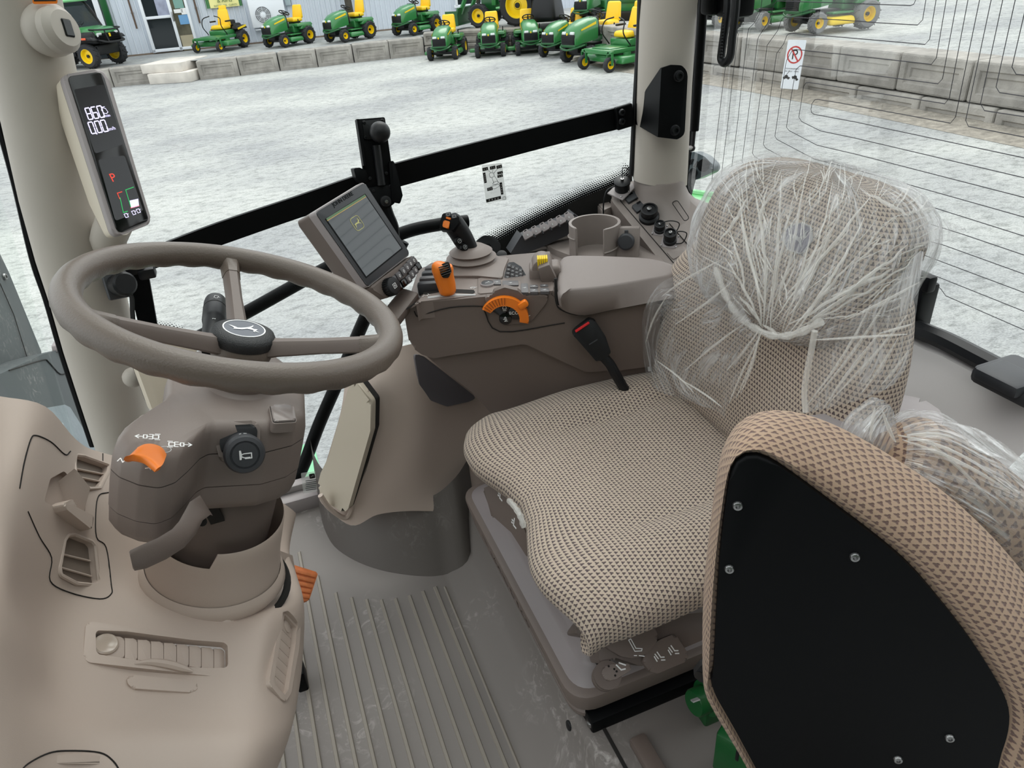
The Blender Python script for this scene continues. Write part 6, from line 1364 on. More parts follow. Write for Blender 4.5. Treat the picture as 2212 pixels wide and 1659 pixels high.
mk('collar', lathe([(.026, .05), (.030, .035), (.036, .02), (.041, .012), (.043, .004), (.041, -.002), (.044, -.006), (.056, -.012), (.075, -.022)], 40), TAUPE, colm, CMx(.105), ang=50)
mk('neck', lathe([(.0, -.43), (.064, -.43), (.068, -.38), (.074, -.25), (.076, -.2), (0, -.2)], 40), TAUPED, colm, fr(WC + V((.011, 0, 0)), WN, V((1, 0, 0))), ang=50)
# boot: beige sleeve with a stepped rim, flaring to its base
BR = lambda t: .083 + .004 * cos(t)
bprof = [(-.432, .094), (-.42, .0945), (-.405, .0935), (-.39, .0905), (-.375, .089), (-.36, .0885), (-.345, .088), (-.333, .0872), (-.331, .0855)]
rings = []
M0 = fr(WC + V((.011, 0, 0)), WN, V((1, 0, 0)))
for i, (h, r_) in enumerate(bprof):
    ring = []
    for k in range(72):
        t = 2 * pi * k / 72; hh = h
        if i >= 4:
            step = .028 if 140 < math.degrees(t) % 360 < 262 else 0          # rim cut lower beside the tilt lever
            lift = .022 * (0.5 + .5 * cos(t - radians(70)))
            k_ = (i - 3) / (len(bprof) - 4); hh = h + (lift - step) * k_
        ring.append(M0 @ V((r_ * cos(t), r_ * sin(t), hh)))
    rings.append(ring)
mk('boot', loft(rings, caps=False), BEIGE, colm, ang=40)
mk('boot_base', lathe([(.098, -.45), (.105, -.436), (.101, -.425), (.0955, -.418)], 60), BEIGE, colm, M0.copy(), ang=60)
mk('boot_gap', lathe([(.105, -.452), (.112, -.446), (.116, -.452)], 48), GAPM, colm, M0.copy())
# square switch
SQM = fr(AX(.108), WN, V((1, 0, 0))); qsw = L2(SQM, [(583, 880), (632, 878), (638, 913), (590, 916)])
mk('switch_bezel', prism(rnd(k2(qsw, 1.12), .006), -.012, .0015, .0012), TAUPE, colm, SQM.copy()); mk('switch_gap', prism(rnd(k2(qsw, 1.03), .004), -.01, .0019), GAPM, colm, SQM.copy()); mk('square_switch', prism(rnd(qsw, .005), -.01, .0042, .003, 2), mat('smooth_taupe', S(122, 112, 108), .25), colm, SQM.copy())
# horn stalk
hk = P(529, 982, y=.76); hd = (CAM - hk).normalized(); hd = (hd + V((.05, -.05, -.22))).normalized()
HK = fr(hk, hd, V((1, 0, -.2)))
sb0 = P(512, 940, y=.795); RM = fr(sb0, (hd + V((0, 0, .25))).normalized(), V((1, 0, -.15)))
mk('stalk_recess', prism(rnd(L2(RM, [(478, 920), (548, 916), (556, 930), (552, 985), (480, 982), (474, 960)]), .008), -.03, .003, .003, 2), BLACK, colm, RM.copy())
mk('recess_bezel', prism(rnd(L2(RM, [(470, 912), (553, 908), (562, 925), (560, 1000), (476, 1000), (466, 960)]), .010), -.04, .0, .004, 2), TAUPE, colm, RM.copy())
mk('stalk', lathe([(0, -.075), (.014, -.075), (.017, -.05), (.0215, -.034), (.0225, -.012), (.0235, -.010), (.0238, -.004), (.0215, .001), (.017, .0025), (.0162, .001), (.0152, .001), (.0145, .003), (0, .0035)], 40), DKGREY, colm, HK.copy(), ang=40, label='charcoal horn button stalk')
mk('horn_symbol', join(strokes([[(-.005, -.004), (-.005, .005)], [(-.005, .001), (-.001, .002), (.007, .002)], [(-.005, -.001), (-.001, -.003), (.005, -.003)], [(.007, .002), (.007, -.004), (.0, -.004)]], .0012, z1=.0042), prism([(-.0065, -.005), (-.0045, -.005), (-.0035, 0), (-.0045, .006), (-.0065, .006)], .0035, .0042)), WHITEP, colm, HK.copy(), flat=True)
mk('lamp_symbol', strokes([[(-.004, 0), (-.002, .001)], [(.001, .001), (.004, 0)]], .0008, HK @ T(0, .0222, -.006) @ RX(-pi / 2.2), z1=.002), WHITEP, colm, flat=True)
# wiper stalk on the far side
wa, wb = P(458, 735, y=.98), P(466, 652, y=1.10); WD = (wb - wa).normalized(); WSM = fr(wa, WD, V((1, 0, 0))); wl2 = (wb - wa).length
mk('wiper_stalk', lathe([(0, -.03), (.012, -.03), (.0145, .0), (.0145, wl2 * .42), (.0158, wl2 * .45), (.0165, wl2 * .5), (.0165, wl2 * .93), (.0155, wl2), (0, wl2 + .001)], 28), BLACK, colm, WSM.copy())
mk('stalk_ring', lathe([(.0166, wl2 * .76), (.0169, wl2 * .77), (.0169, wl2 * .775), (.0166, wl2 * .78)], 28), GAPM, colm, WSM.copy())
fce = (CAM - wb); fce = (fce - WD * fce.dot(WD)).normalized(); QM = fr(wa + WD * wl2 * .86 + fce * .0167, fce, fce.cross(WD) * -1)
mk('wiper_symbol', strokes([[(-.003, -.004), (.002, -.004), (.003, .003), (-.002, .004), (-.003, -.004)], [(.003, 0), (.005, -.001)]], .0008, QM), WHITEP, colm, flat=True)
text('digit', '2', .006, WHITEP, colm, fr(wa + WD * wl2 * .30 + fce * .0152, fce, WD) , .0002)
# direction lever on the arm
OM = fr(AX(.112), WN, V((1, 0, 0)))
def ol(px, py, h): u, v = L1(OM, px, py); return OM @ V((u, v, h))
dl = thing('direction_lever', 'orange saddle shaped direction lever on the column arm', 'lever', ol(318, 985, 0))
def olh(px, py, h): return P(px, py, o=OM.translation + WN * h, n=WN)
LV = [(((296, 968), (312, 961), (330, 961), (348, 968), (359, 982)), .0), (((294, 971), (311, 964), (330, 965), (348, 973), (358, 988)), .014), (((286, 983), (303, 977), (322, 980), (339, 990), (351, 1004)), .019), (((271, 986), (290, 983), (312, 988), (329, 1000), (340, 1012)), .020), (((268, 995), (286, 996), (307, 1000), (322, 1010), (334, 1020)), .010), (((284, 996), (300, 991), (318, 996), (331, 1004), (346, 1012)), .002)]
cols = []
for c_ in range(5): cols.append([olh(*r_[0][c_], r_[1]) for r_ in LV])
lvl = [cr([cols[c_][k] for c_ in range(5)], 4) for k in range(6)]
b_ = loft([cr([lvl[k][i] for k in range(6)], 4, True) for i in range(len(lvl[0]))])
mk('lever_grip', b_, ORANGE, dl, ang=60)
TRS = [[(-1.6, .4), (-.9, .4)], [(-1.6, .4), (-1.3, .7)], [(-1.6, .4), (-1.3, .1)], [(-.9, .1), (-.6, .1), (-.6, .7), (-.9, .7), (-.9, .1)], [(-.6, .4), (-.1, .4)], [(-.1, .1), (.4, .1), (.4, .7), (-.1, .7), (-.1, .1)], [(-.4, .8), (-.1, .8)], [(-.4, 0), (-.1, 0)], [(.1, .9), (.5, .9)], [(.1, -.1), (.5, -.1)]]
for (a, b), sx_ in (((332, 951), 1), ((374, 967), -1)):
    u, v = L1(OM, a, b); mk('tractor_symbol', strokes([[(u + sx_ * x_ * .0115, v + y_ * .0115 - .005) for x_, y_ in ln] for ln in TRS], .0011, OM, z1=.0048), WHITEP, colm, flat=True)
text('letter', 'F', .012, WHITEP, colm, OM @ T(*L1(OM, 322, 1017), .003) @ RZ(-1.2), .0003); text('letter', 'N', .010, WHITEP, colm, OM @ T(*L1(OM, 262, 1000), .003) @ RZ(-.4), .0003)
mk('lever_pivot_mark', strokes([circle2(.006, 14, *L1(OM, 356, 978))], .0008, OM, z1=.0045), GREYP, colm, flat=True)
# tilt release lever
tl_ = thing('tilt_lever', 'taupe column tilt lever hanging left below the column arm', 'lever', P(300, 1210, y=.68))
mk('lever', loft([[P(a + s_ * da, b + s_ * db, y=y) + V((0, 0, 0)) + V((0, t_ * .012, 0)) for s_, t_ in ((1, -.7), (1, .7), (.6, 1), (-.6, 1), (-1, .7), (-1, -.7), (-.6, -1), (.6, -1))] for a, b, da, db, y in cr_l] if False else [[P(a + s_ * da, b + s_ * db, y=y + t_ * .010) for s_, t_ in ((1, -.7), (1, .7), (.6, 1), (-.6, 1), (-1, .7), (-1, -.7), (-.6, -1), (.6, -1))] for a, b, da, db, y in
    ((283, 1210, 4, 18, .668), (286, 1211, 5, 22, .668), (310, 1203, 6, 25, .672), (350, 1185, 9, 23, .685), (385, 1163, 13, 20, .70), (405, 1140, 18, 14, .715), (418, 1115, 20, 9, .73), (432, 1098, 22, 14, .745), (446, 1092, 14, 22, .755))]), TAUPED, tl_, ang=50)
mk('pivot_hole', cyl(.0055, .001, 14), GAPM, tl_, fr(P(437, 1127, y=.735), (-.1, -.9, .4)))
nk = P(463, 1112, y=.826); mk('slot', rbox(.018, .004, .034), GAPM, tl_, fr(nk, (.0, -.3, .95), V((1, 0, 0)))); 
# ================================================================ steering wheel
swh = thing('steering_wheel', 'large taupe three spoke steering wheel with a black hub cap', 'steering wheel', AX(.04))
WM = fr(WC, WN, V((1, 0, 0))); RW_, rt = .190, .0166
bm = bmesh.new(); NU, NV = 168, 18; RG = []
for i in range(NU):
    t = 2 * pi * i / NU; ring = []
    bump = .5 + .5 * cos(t * 30)
    for k in range(NV):
        a = 2 * pi * k / NV; rr_ = rt
        dn = max(0, -sin(a))                      # underside scallops for the fingers
        rr_ += (bump - .6) * .0022 * dn ** .6
        ring.append(bm.verts.new(WM @ V(((RW_ + rr_ * cos(a)) * cos(t), (RW_ + rr_ * cos(a)) * sin(t), rr_ * 1.06 * sin(a)))))
    RG.append(ring)
for i in range(NU):
    for k in range(NV): bm.faces.new((RG[i][k], RG[(i + 1) % NU][k], RG[(i + 1) % NU][(k + 1) % NV], RG[i][(k + 1) % NV]))
mk('rim', bm, WHEELM, swh, ang=80)
HUBC = P(524, 735, o=AX(.05), n=WN); HM = fr(HUBC, WN, V((1, 0, 0)))
mk('hub', lathe([(.0, -.05), (.03, -.05), (.034, -.03), (.0385, -.018), (.0395, -.006), (.037, .0)], 40), WHEELM, swh, HM.copy(), ang=50)
mk('hub_cap', lathe([(.039, -.002), (.0405, .002), (.0405, .008), (.038, .013), (.030, .0165), (.026, .0168)], 44), mat('grained_black', S(20, 20, 22), .5, bump=(700, .8, .0012)), swh, HM.copy(), ang=50)
mk('cap_disc', cyl(.0262, .0168, 40), mat('slate_emblem', S(70, 74, 84), .25), swh, HM.copy()); mk('cap_ring', lathe([(.0248, .0166), (.0248, .0174), (.0264, .0174), (.0264, .0166)], 44), WHITEP, swh, HM.copy())
mk('stag_emblem', face2d([(-x_ * .032, y_ * .030) for x_, y_ in DEER], .0173), WHITEP, swh, HM @ RZ(radians(198)), flat=True)
for (px, py) in ((499, 566), (222, 680), (838, 738)):
    u, v = L1(WM, px, py); e_ = V((u, v)).normalized(); end = WM @ V((e_.x * RW_, e_.y * RW_, -.002)); hc = HM @ V((0, 0, -.012)); d_ = (end - hc).normalized()
    side_ = WN.cross(d_).normalized(); up__ = d_.cross(side_).normalized()
    if up__.dot(WN) < 0: up__ = -up__
    def sec(s, w_, h_): c = hc + d_ * s; return [c + side_ * (w_ * a) + up__ * (h_ * b) for a, b in ((-1, -.6), (-.75, .55), (-.45, 1), (.45, 1), (.75, .55), (1, -.6), (.6, -1), (-.6, -1))]
    Ls = (end - hc).length
    mk('spoke', loft([sec(.028, .016, .012), sec(.05, .0135, .0105), sec(Ls * .55, .0115, .009), sec(Ls * .80, .012, .0095)]), TAUPED, swh, ang=35)
    mk('spoke_root', loft([sec(Ls * .80, .0128, .0102), sec(Ls * .9, .0135, .0110), sec(Ls * .97, .017, .0125), sec(Ls * 1.0, .022, .0130)]), WHEELM, swh, ang=50)
# ================================================================ driver's seat
def resamp(pts, n, closed=True):
    p = [V(q) for q in pts]; 
    if closed: p = p + [p[0]]
    acc = [0]
    for a, b in zip(p[:-1], p[1:]): acc.append(acc[-1] + (b - a).length)
    out = []; tot = acc[-1]; j = 0
    for i in range(n):
        s = tot * i / (n if closed else n - 1)
        while j < len(acc) - 2 and acc[j + 1] < s: j += 1
        t = (s - acc[j]) / max(1e-9, acc[j + 1] - acc[j]); out.append(p[j].lerp(p[j + 1], min(1, t)))
    return out
def sg(v, e): return abs(v) ** e * (1 if v >= 0 else -1)
sm = lambda a, b, x: (lambda t: t * t * (3 - 2 * t))(max(0, min(1, (x - a) / (b - a))))
seat = thing('driver_seat', 'tan patterned air suspension driver seat on a taupe bellows base', 'seat', (.45, .86, .118))
YC, WS = .822, .272
prof = [(.38, .404, .60), (.32, .405, .70), (.275, .410, .80), (.250, .424, .89), (.238, .444, .955), (.246, .462, .968), (.27, .473, .98), (.31, .478, 1.0), (.36, .477, 1.0), (.42, .474, 1.0), (.48, .472, .995), (.54, .472, .98), (.60, .476, .945), (.65, .480, .88), (.68, .478, .78), (.70, .46, .70), (.70, .42, .62)]
PF = cr([V(p) for p in prof], 4)
rows = []
for p in PF:
    x, zc, wf = p; W = WS * wf; row = []
    front = 1 - sm(.24, .36, x); mid = sm(.33, .5, x) * (1 - sm(.66, .70, x))
    for k in range(57):
        a = radians(-106 + 212 * k / 56); s_ = sg(sin(a), .62); c_ = cos(a)
        y = W * s_ * (1 if abs(a) < pi / 2 else 1 - .10 * (abs(a) - pi / 2))
        dr = (.066 * (.25 + .75 * sm(.405, .465, zc)) if x < .5 else .066) * (1 - max(0, c_) ** .5) + (.03 * (abs(a) - pi / 2) if abs(a) > pi / 2 else 0)
        t = y / WS; at_ = abs(t)
        bol = .024 * sm(.42, .72, at_) * (.35 + .65 * mid) - .012 * mid * (1 - sm(0, .5, at_))       # side bolsters, dished middle
        groove = -.006 * math.exp(-((at_ - .50) / .035) ** 2) * mid
        dx = .038 * front * (1 - sm(0, .55, at_)) * (1 if zc > .40 else .8) + .030 * front * sm(.6, 1.0, at_)
        row.append(V((x + dx, YC + y, zc + bol + groove - dr)))
    rows.append(row)
b_ = grid_uv(rows); b_.normal_update(); CBV = BVHTree.FromBMesh(b_)
mk('cushion', b_, FABRIC, seat, ang=80)
# backrest: wide lower pad and narrower upper extension, both closed rings about a leaning axis
def pad(stations, name, yc=YC, n=64, hollow=.02):
    rows = []
    for (z, xc, W, D, dy) in [tuple(q) for q in cr4(stations, 5)]:
        row = []
        for k in range(n):
            a = 2 * pi * k / n; s_, c_ = sg(sin(a), .55), sg(cos(a), .7)
            y = W * s_; x = xc - D * c_
            if c_ > 0: x += hollow * (1 - sm(.15, .85, abs(s_))) * c_
            row.append(V((x, yc + dy + y, z)))
        rows.append(row)
    return rows
def cr4(st, n):
    """Catmull-Rom on 5-tuples"""
    a = cr([V(s[:3]) for s in st], n); b = cr([V((s[3], s[4], 0)) for s in st], n)
    return [(p.x, p.y, p.z, q.x, q.y) for p, q in zip(a, b)]
LOW = [(.455, .70, .17, .030, .008), (.458, .695, .23, .046, .008), (.485, .69, .255, .058, .008), (.54, .695, .266, .062, .008), (.62, .71, .266, .062, .006), (.69, .725, .250, .060, .0), (.74, .74, .222, .056, -.01), (.78, .75, .19, .05, -.02), (.805, .755, .15, .035, -.02), (.81, .757, .08, .015, -.02)]
lr = pad(LOW, 'l')
b_ = grid_uv(lr, closed=True, caps=True); b_.normal_update(); LBV = BVHTree.FromBMesh(b_); mk('backrest', b_, FABRIC, seat, ang=80)
UPP = [(.688, .710, .06, .020, -.02), (.695, .703, .105, .038, -.02), (.715, .70, .145, .050, -.022), (.75, .708, .178, .055, -.025), (.79, .72, .192, .056, -.026), (.83, .735, .194, .055, -.028), (.865, .748, .184, .052, -.030), (.890, .757, .158, .044, -.032), (.904, .763, .118, .032, -.034), (.909, .765, .06, .014, -.034)]
ur = pad(UPP, 'u', hollow=.012)
b_ = grid_uv(ur, closed=True, caps=True); b_.normal_update(); UBV = BVHTree.FromBMesh(b_); mk('headrest', b_, FABRIC, seat, ang=80)
ub_ = bmesh.new(); 
M_, q_ = patch([(1705, 490), (1735, 482), (1755, 492), (1757, 520), (1735, 550), (1705, 540), (1692, 515)], UBV)
bad = mk('emblem_badge', prism(rnd(k2(q_, 1.0), .006), -.001, .0025, .001), mat('slate_badge', S(112, 108, 122), .4), seat, M_.copy(), label='oval slate emblem badge')
cx_, cy_ = L1(M_, 1724, 515); UXM = fr(M_ @ V((cx_, cy_, 0)), M_.to_3x3() @ V((0, 0, 1)), V((0, -1, 0)))
mk('stag', face2d([(x_ * .034, y_ * .034) for x_, y_ in DEER], .0032), GREYP, bad, UXM, flat=True)
mk('badge_ring', tube([M_ @ V((*p, .002)) for p in rnd(q_, .008)], .0013, 5, True), GREYP, bad)
mk('back_shell', loft([[V((p.x + .012, YC + (p.y - YC) * .9, p.z)) for p in r[16:49]] for r in lr[6:-8]], closed=False, caps=False), BLACK, seat)
# seat pan and front bracket under the cushion
mk('seat_pan', rbox(.36, .44, .045, .012, 2), TAUPED, seat, T(.475, YC, .388))
FBM = fr(V((.262, .87, .40)), V((-.93, -.12, .36)), V((.1, -1, 0)))
fbp = [(1042, 1056), (1060, 1047), (1082, 1060), (1112, 1098), (1140, 1160), (1158, 1215), (1136, 1200), (1104, 1150), (1068, 1118), (1062, 1118), (1054, 1088)]
mk('front_bracket', prism(rnd(L2(FBM, fbp), .004), -.05, .0, .005, 2), TAUPED, seat, FBM.copy())
SEATSYM = [[(-.4, .5), (-.2, -.3), (.4, -.3)], [(-.55, .1), (-.75, .1)], [(-.5, -.2), (-.7, -.2)]]
for a, b in ((1083, 1073), (1113, 1132)):
    u, v = L1(FBM, a, b); mk('seat_symbol', strokes([[(u + x_ * .014, v + y_ * .014) for x_, y_ in ln] for ln in SEATSYM], .0026, FBM, z1=.0006), WHITEP, seat, flat=True)
# suspension base
def rect_ring(i, z, r=.045, x0=.283, x1=.665, y0=.645, y1=1.212, n=7):
    return [V((p[0], p[1], z)) for p in rnd([(x0 + i, y0 + i), (x1 - i, y0 + i), (x1 - i, y1 - i), (x0 + i, y1 - i)], max(.012, r - i * .3), n)]
mk('base_tray', loft([rect_ring(.008, .122), rect_ring(0, .126), rect_ring(-.002, .138), rect_ring(.003, .142), rect_ring(.003, .146), rect_ring(-.004, .150), rect_ring(-.010, .184), rect_ring(-.009, .190), rect_ring(-.003, .194)]), TAUPE, seat, ang=45)
BELM = mat('lit_bellows_rubber', S(146, 138, 139), .4, bump=(900, .2, .0004))  # paler than the tray: light on the sloped band put into the colour
mk('bellows', loft([rect_ring(.0, .190), rect_ring(.004, .196), rect_ring(.026, .206), rect_ring(.032, .212), rect_ring(.034, .226), rect_ring(.038, .234), rect_ring(.058, .244), rect_ring(.062, .25), rect_ring(.062, .37)]), BELM, seat, ang=45)
mk('tray_void_shade', rbox(.30, .03, .03, .004), BLACKS, seat, T(.45, .64, .128)); mk('rail_bolt', cyl(.009, .008, 12, .002), STEEL, seat, T(.305, .637, .124)); mk('rail', rbox(.32, .02, .05, .003), BLACKG, seat, T(.46, .662, .118))  # first black box stands for the shaded void under the tray
# moulded maker's lettering on the tray front
TXM = fr(V((.2765, .93, .168)), V((-1, 0, -.17)), V((0, -1, 0)))
text('lettering', 'GRAMMER', .027, TAUPED, seat, TXM @ T(0, 0, .0016), .0009, sx=1.6); mk('moulded_mark', join(strokes([circle2(.010, 16, -.137, 0), [(-.137, 0), (-.128, .004)]], .003, z1=.0021)), TAUPE, seat, TXM.copy(), flat=True)
# control housings on the left flank
HSM = fr(P(1400, 1410, z=.30), V((-.12, -.62, .77)), V((.93, -.2, .1)))
mk('control_housing', prism(rnd(L2(HSM, [(1238, 1370), (1290, 1378), (1300, 1440), (1330, 1420), (1390, 1440), (1530, 1380), (1560, 1320), (1420, 1330), (1340, 1378), (1260, 1340)]), .006), -.10, -.014, .004, 2), TAUPED, seat, HSM.copy())
mk('paddle_lever', prism(rnd(L2(HSM, [(1288, 1378), (1300, 1392), (1318, 1405), (1340, 1418), (1362, 1422), (1385, 1418), (1402, 1406), (1422, 1378), (1408, 1350), (1340, 1350)]), .008), -.012, .006, .006, 3), TAUPED, seat, HSM.copy(), label='large rounded paddle lever with seat symbol')
mk('adjust_panel', prism(rnd(L2(HSM, [(1386, 1428), (1400, 1400), (1424, 1382), (1458, 1368), (1468, 1385), (1486, 1412), (1484, 1428), (1420, 1455), (1402, 1450)]), .007), -.012, .002, .005, 3), TAUPED, seat, HSM.copy())
SS2 = [[(-.2, .6), (0, -.2), (.5, -.35), (.4, -.5), (-.15, -.4), (-.4, .55), (-.2, .6)], [(.1, -.8), (.5, -.95)], [(-.1, -.75), (-.3, -.7)]]
u, v = L1(HSM, 1370, 1395); mk('seat_symbol', strokes([[(u + x_ * .018, v + y_ * .018) for x_, y_ in ln] for ln in SS2], .0013, HSM, z1=.0066), WHITEP, seat, flat=True)
for a, b in ((1424, 1417), (1454, 1403)):
    u, v = L1(HSM, a, b); mk('seat_symbol', strokes([[(u - .006, v + .004), (u - .003, v - .003)], [(u - .002, v + .006), (u + .001, v - .002), (u + .006, v - .003)], [(u + .001, v - .006), (u + .006, v - .007)], [(u - .008, v + .001), (u - .006, v - .006)]], .0017, HSM, z1=.0026), WHITEP, seat, flat=True)
KLM = fr(P(1318, 1456, z=.285), V((-.1, -.5, .86)), V((.93, -.2, .1)))
mk('knob_base', lathe([(0, -.035), (.020, -.035), (.0205, -.018), (.0185, -.016), (.0185, -.012), (.0205, -.010), (.0205, 0), (0, 0)], 24), TAUPED, seat, KLM @ T(*L1(KLM, 1313, 1458), 0))
mk('knob_lever', prism(rnd(L2(KLM, [(1299, 1452), (1303, 1442), (1318, 1436), (1355, 1434), (1364, 1440), (1360, 1450), (1330, 1468), (1312, 1472), (1300, 1462)]), .006), -.010, .004, .003, 2), TAUPE, seat, KLM.copy())
for a, b in ((1314, 1440), (1326, 1446), (1331, 1451), (1328, 1460)): mk('pin_hole', cyl(.0017, .0004, 8), GAPM, seat, KLM @ T(*L1(KLM, a, b), .0041))
u, v = L1(KLM, 1341, 1443); mk('seat_symbol', strokes([[(u - .006, v + .005), (u - .001, v - .003), (u + .005, v - .003)], [(u - .001, v + .007), (u + .007, v + .002)]], .002, KLM, z1=.0046), WHITEP, seat, flat=True)
mk('strut_slot', rbox(.022, .004, .03), GAPM, seat, fr(P(1304, 1432, z=.255), (-.1, -.9, .3)))
# ---------------------------------------------------------------- polythene cover on the backrest
cov = thing('plastic_cover', 'crinkled clear plastic bag pulled over the seat backrest', 'plastic cover', (.72, .80, .80))
import mathutils
def wr(p, s, seed=0): return mathutils.noise.noise(V((p.x * s + seed, p.y * s, p.z * s * .5)))
rows = []
big = pad([(z, x, W + .010, D + .012, dy) for z, x, W, D, dy in UPP], 'b', n=150, hollow=.004)
for i, r in enumerate(big):
    row = []
    for k, p in enumerate(r):
        c0 = V((.735, YC - .027, p.z)); d = (p - c0); d.z = 0; d.normalize()
        fold = .0042 * abs(sin(k * .55 + 2.5 * sin(p.z * 14))) + .006 * wr(p, 16) + .004 * wr(p, 40, 5)
        low = 1 - sm(.70, .78, p.z)
        row.append(p + d * (fold * (1 + .8 * low)) + V((0, 0, .004)))
    rows.append(row)
for q in range(3): rows.append([V((.765 + (p.x - .765) * (.6 - .28 * q), YC - .034 + (p.y - YC + .034) * (.6 - .28 * q), .917 + .003 * q + .004 * wr(p, 20))) for p in rows[len(big) - 1]])
ob_ = grid_uv(rows, closed=True); ob_.normal_update(); FBV = BVHTree.FromBMesh(ob_); mk('bag', ob_, FILM, cov, ang=50)
FOLD = bpy.data.materials.new('polythene_fold_glint'); FOLD.use_nodes = True; b__ = FOLD.node_tree.nodes['Principled BSDF']; b__.inputs['Base Color'].default_value = (.86, .84, .80, 1); b__.inputs['Alpha'].default_value = .30; b__.inputs['Roughness'].default_value = .2  # whitish folds; glints on the film put into the colour
random.seed(11)
def streak(a, b, bend=0, bv=None, r=.0016, off=.005):
    pts = []
    for k in range(13):
        t = k / 12; x = a[0] + (b[0] - a[0]) * t + bend * sin(pi * t); y = a[1] + (b[1] - a[1]) * t + bend * .3 * sin(pi * t)
        loc, nrm, _, _ = (bv or FBV).ray_cast(CAM, ray(x, y).normalized())
        if loc is None: continue
        if nrm.dot(ray(x, y)) > 0: nrm = -nrm
        if pts and (loc - pts[-1]).length > .06: break
        pts.append(loc + nrm * (off * .4 + off * .6 * random.random()))
    if len(pts) < 4: return
    pts = cr(pts, 3); n = len(pts)
    mk('fold', tube(pts, [max(.0002, r * sin(pi * (.08 + .9 * k / n)) ** .8) for k in range(n)], 6, flat=1.6), FOLD, cov)
for a, b, c in (((1648, 700), (1600, 480), 10), ((1652, 700), (1630, 400), 14), ((1660, 705), (1690, 380), 8), ((1668, 708), (1720, 420), -6), ((1690, 715), (1760, 470), 8), ((1700, 716), (1830, 440), 0), ((1712, 716), (1870, 470), 10), ((1720, 716), (1850, 560), -6), ((1730, 712), (1920, 560), 6), ((1640, 690), (1570, 560), 8), ((1668, 690), (1740, 380), 12), ((1675, 695), (1800, 400), 22), ((1655, 660), (1600, 420), -8),
                (((1710, 700)), (1960, 530), 12), ((1730, 705), (1985, 545), 16), ((1615, 640), (1580, 500), 6), ((1690, 690), (1790, 500), 10), ((1625, 560), (1660, 400), 3), ((1700, 640), (1880, 430), 6), ((1870, 420), (1960, 470), 3), ((1600, 640), (1650, 705), 5), ((1650, 700), (1710, 730), -4), ((1800, 640), (1930, 580), 4), ((1640, 470), (1690, 370), 4), ((1560, 520), (1615, 430), 5)):
    streak(a, b, c, r=random.uniform(.0010, .0021))
random.seed(21)
for i in range(170):
    a = random.uniform(1590, 1985); b = random.uniform(385, 690); d = V((a - 1680, b - 720)).normalized(); L_ = random.uniform(25, 90); t_ = random.uniform(-.5, .5)
    d = V((d.x * cos(t_) - d.y * sin(t_), d.x * sin(t_) + d.y * cos(t_)))
    streak((a, b), (a + d.x * L_, b + d.y * L_), random.uniform(-5, 5), r=random.uniform(.0004, .0010), off=.003)
# pointed corner of the bag at the right, gathered hem, hanging flaps
def film_sheet(grid, name='flap', wob=.004, bv=None, off=.014, xpl=.66, seed=0, m=None, n=5):
    """grid of pixels; each point sits just off the padding under it, or on the plane of the pad's edge"""
    g2_ = dense([[V((a, b, 0)) for a, b in r] for r in grid], n); rows = []
    for r in g2_:
        row = []
        for q in r:
            best = None
            for bv_ in ([bv] if bv else (LBV, UBV)):
                loc, nrm, _, _ = bv_.ray_cast(CAM, ray(q.x, q.y).normalized())
                if loc is not None and (best is None or (loc - CAM).length < (best[0] - CAM).length): best = (loc, nrm)
            row.append((q, best))
        rows.append(row)
    out = []
    for row in rows:
        o2 = []
        for q, best in row:
            p = P(q.x, q.y, x=xpl) if best is None else P(q.x, q.y, x=min(best[0].x, xpl + .03) - off * .5) if False else (P(q.x, q.y, x=xpl))
            o2.append(p + V((wr(p, 22, seed) * wob, wr(p, 22, seed + 9) * wob * .4, 0)))
        out.append(o2)
    return mk(name, grid_uv(out), m or FILM, cov, ang=60)
film_sheet([[(1900, 415), (1960, 440), (2030, 470), (2086, 492)], [(1930, 470), (1985, 485), (2040, 497), (2088, 500)], [(1960, 540), (2000, 535), (2040, 522), (2080, 506)]], 'corner', xpl=.74, seed=3)
# hem where the bag is gathered
mk('hem', tube(cr([hit(a, b, FBV)[0] + V((-.012, 0, 0)) for a, b in ((1560, 575), (1580, 630), (1605, 672), (1640, 702), (1690, 722), (1740, 715), (1790, 690))], 5), [.003 + .003 * abs(sin(k * .9)) for k in range(31)], 8), FOLD, cov)
film_sheet([[(1548, 535), (1570, 560), (1590, 610), (1620, 680), (1650, 720)], [(1490, 580), (1500, 610), (1530, 660), (1580, 720), (1640, 745)], [(1418, 620), (1420, 650), (1460, 700), (1530, 770), (1615, 790)], [(1388, 700), (1400, 720), (1430, 770), (1500, 830), (1590, 850)], [(1385, 770), (1410, 790), (1450, 830), (1510, 860), (1570, 885)], [(1400, 830), (1430, 850), (1480, 862), (1530, 880), (1566, 905)]], 'flap', xpl=.615, seed=1, wob=.008)
film_sheet([[(1760, 722), (1850, 680), (1920, 620), (1975, 550), (1990, 545)], [(1765, 740), (1830, 740), (1900, 700), (1960, 640), (1985, 610)], [(1745, 800), (1820, 790), (1890, 760), (1945, 720), (1975, 690)], [(1735, 860), (1800, 840), (1870, 820), (1930, 800), (1962, 790)], [(1738, 892), (1790, 880), (1840, 868), (1890, 850), (1935, 830)]], 'flap', xpl=.622, seed=7, wob=.008)
SBV = None
def flat_streak(a, b, bend, xpl, r=.0018):
    pts = [P(a[0] + (b[0] - a[0]) * t + bend * sin(pi * t), a[1] + (b[1] - a[1]) * t, x=xpl - .004) for t in [k / 8 for k in range(9)]]
    mk('fold', tube(cr(pts, 3), [max(.0002, r * sin(pi * (.06 + .9 * k / 25)) ** .8) for k in range(25)], 6), FOLD, cov)
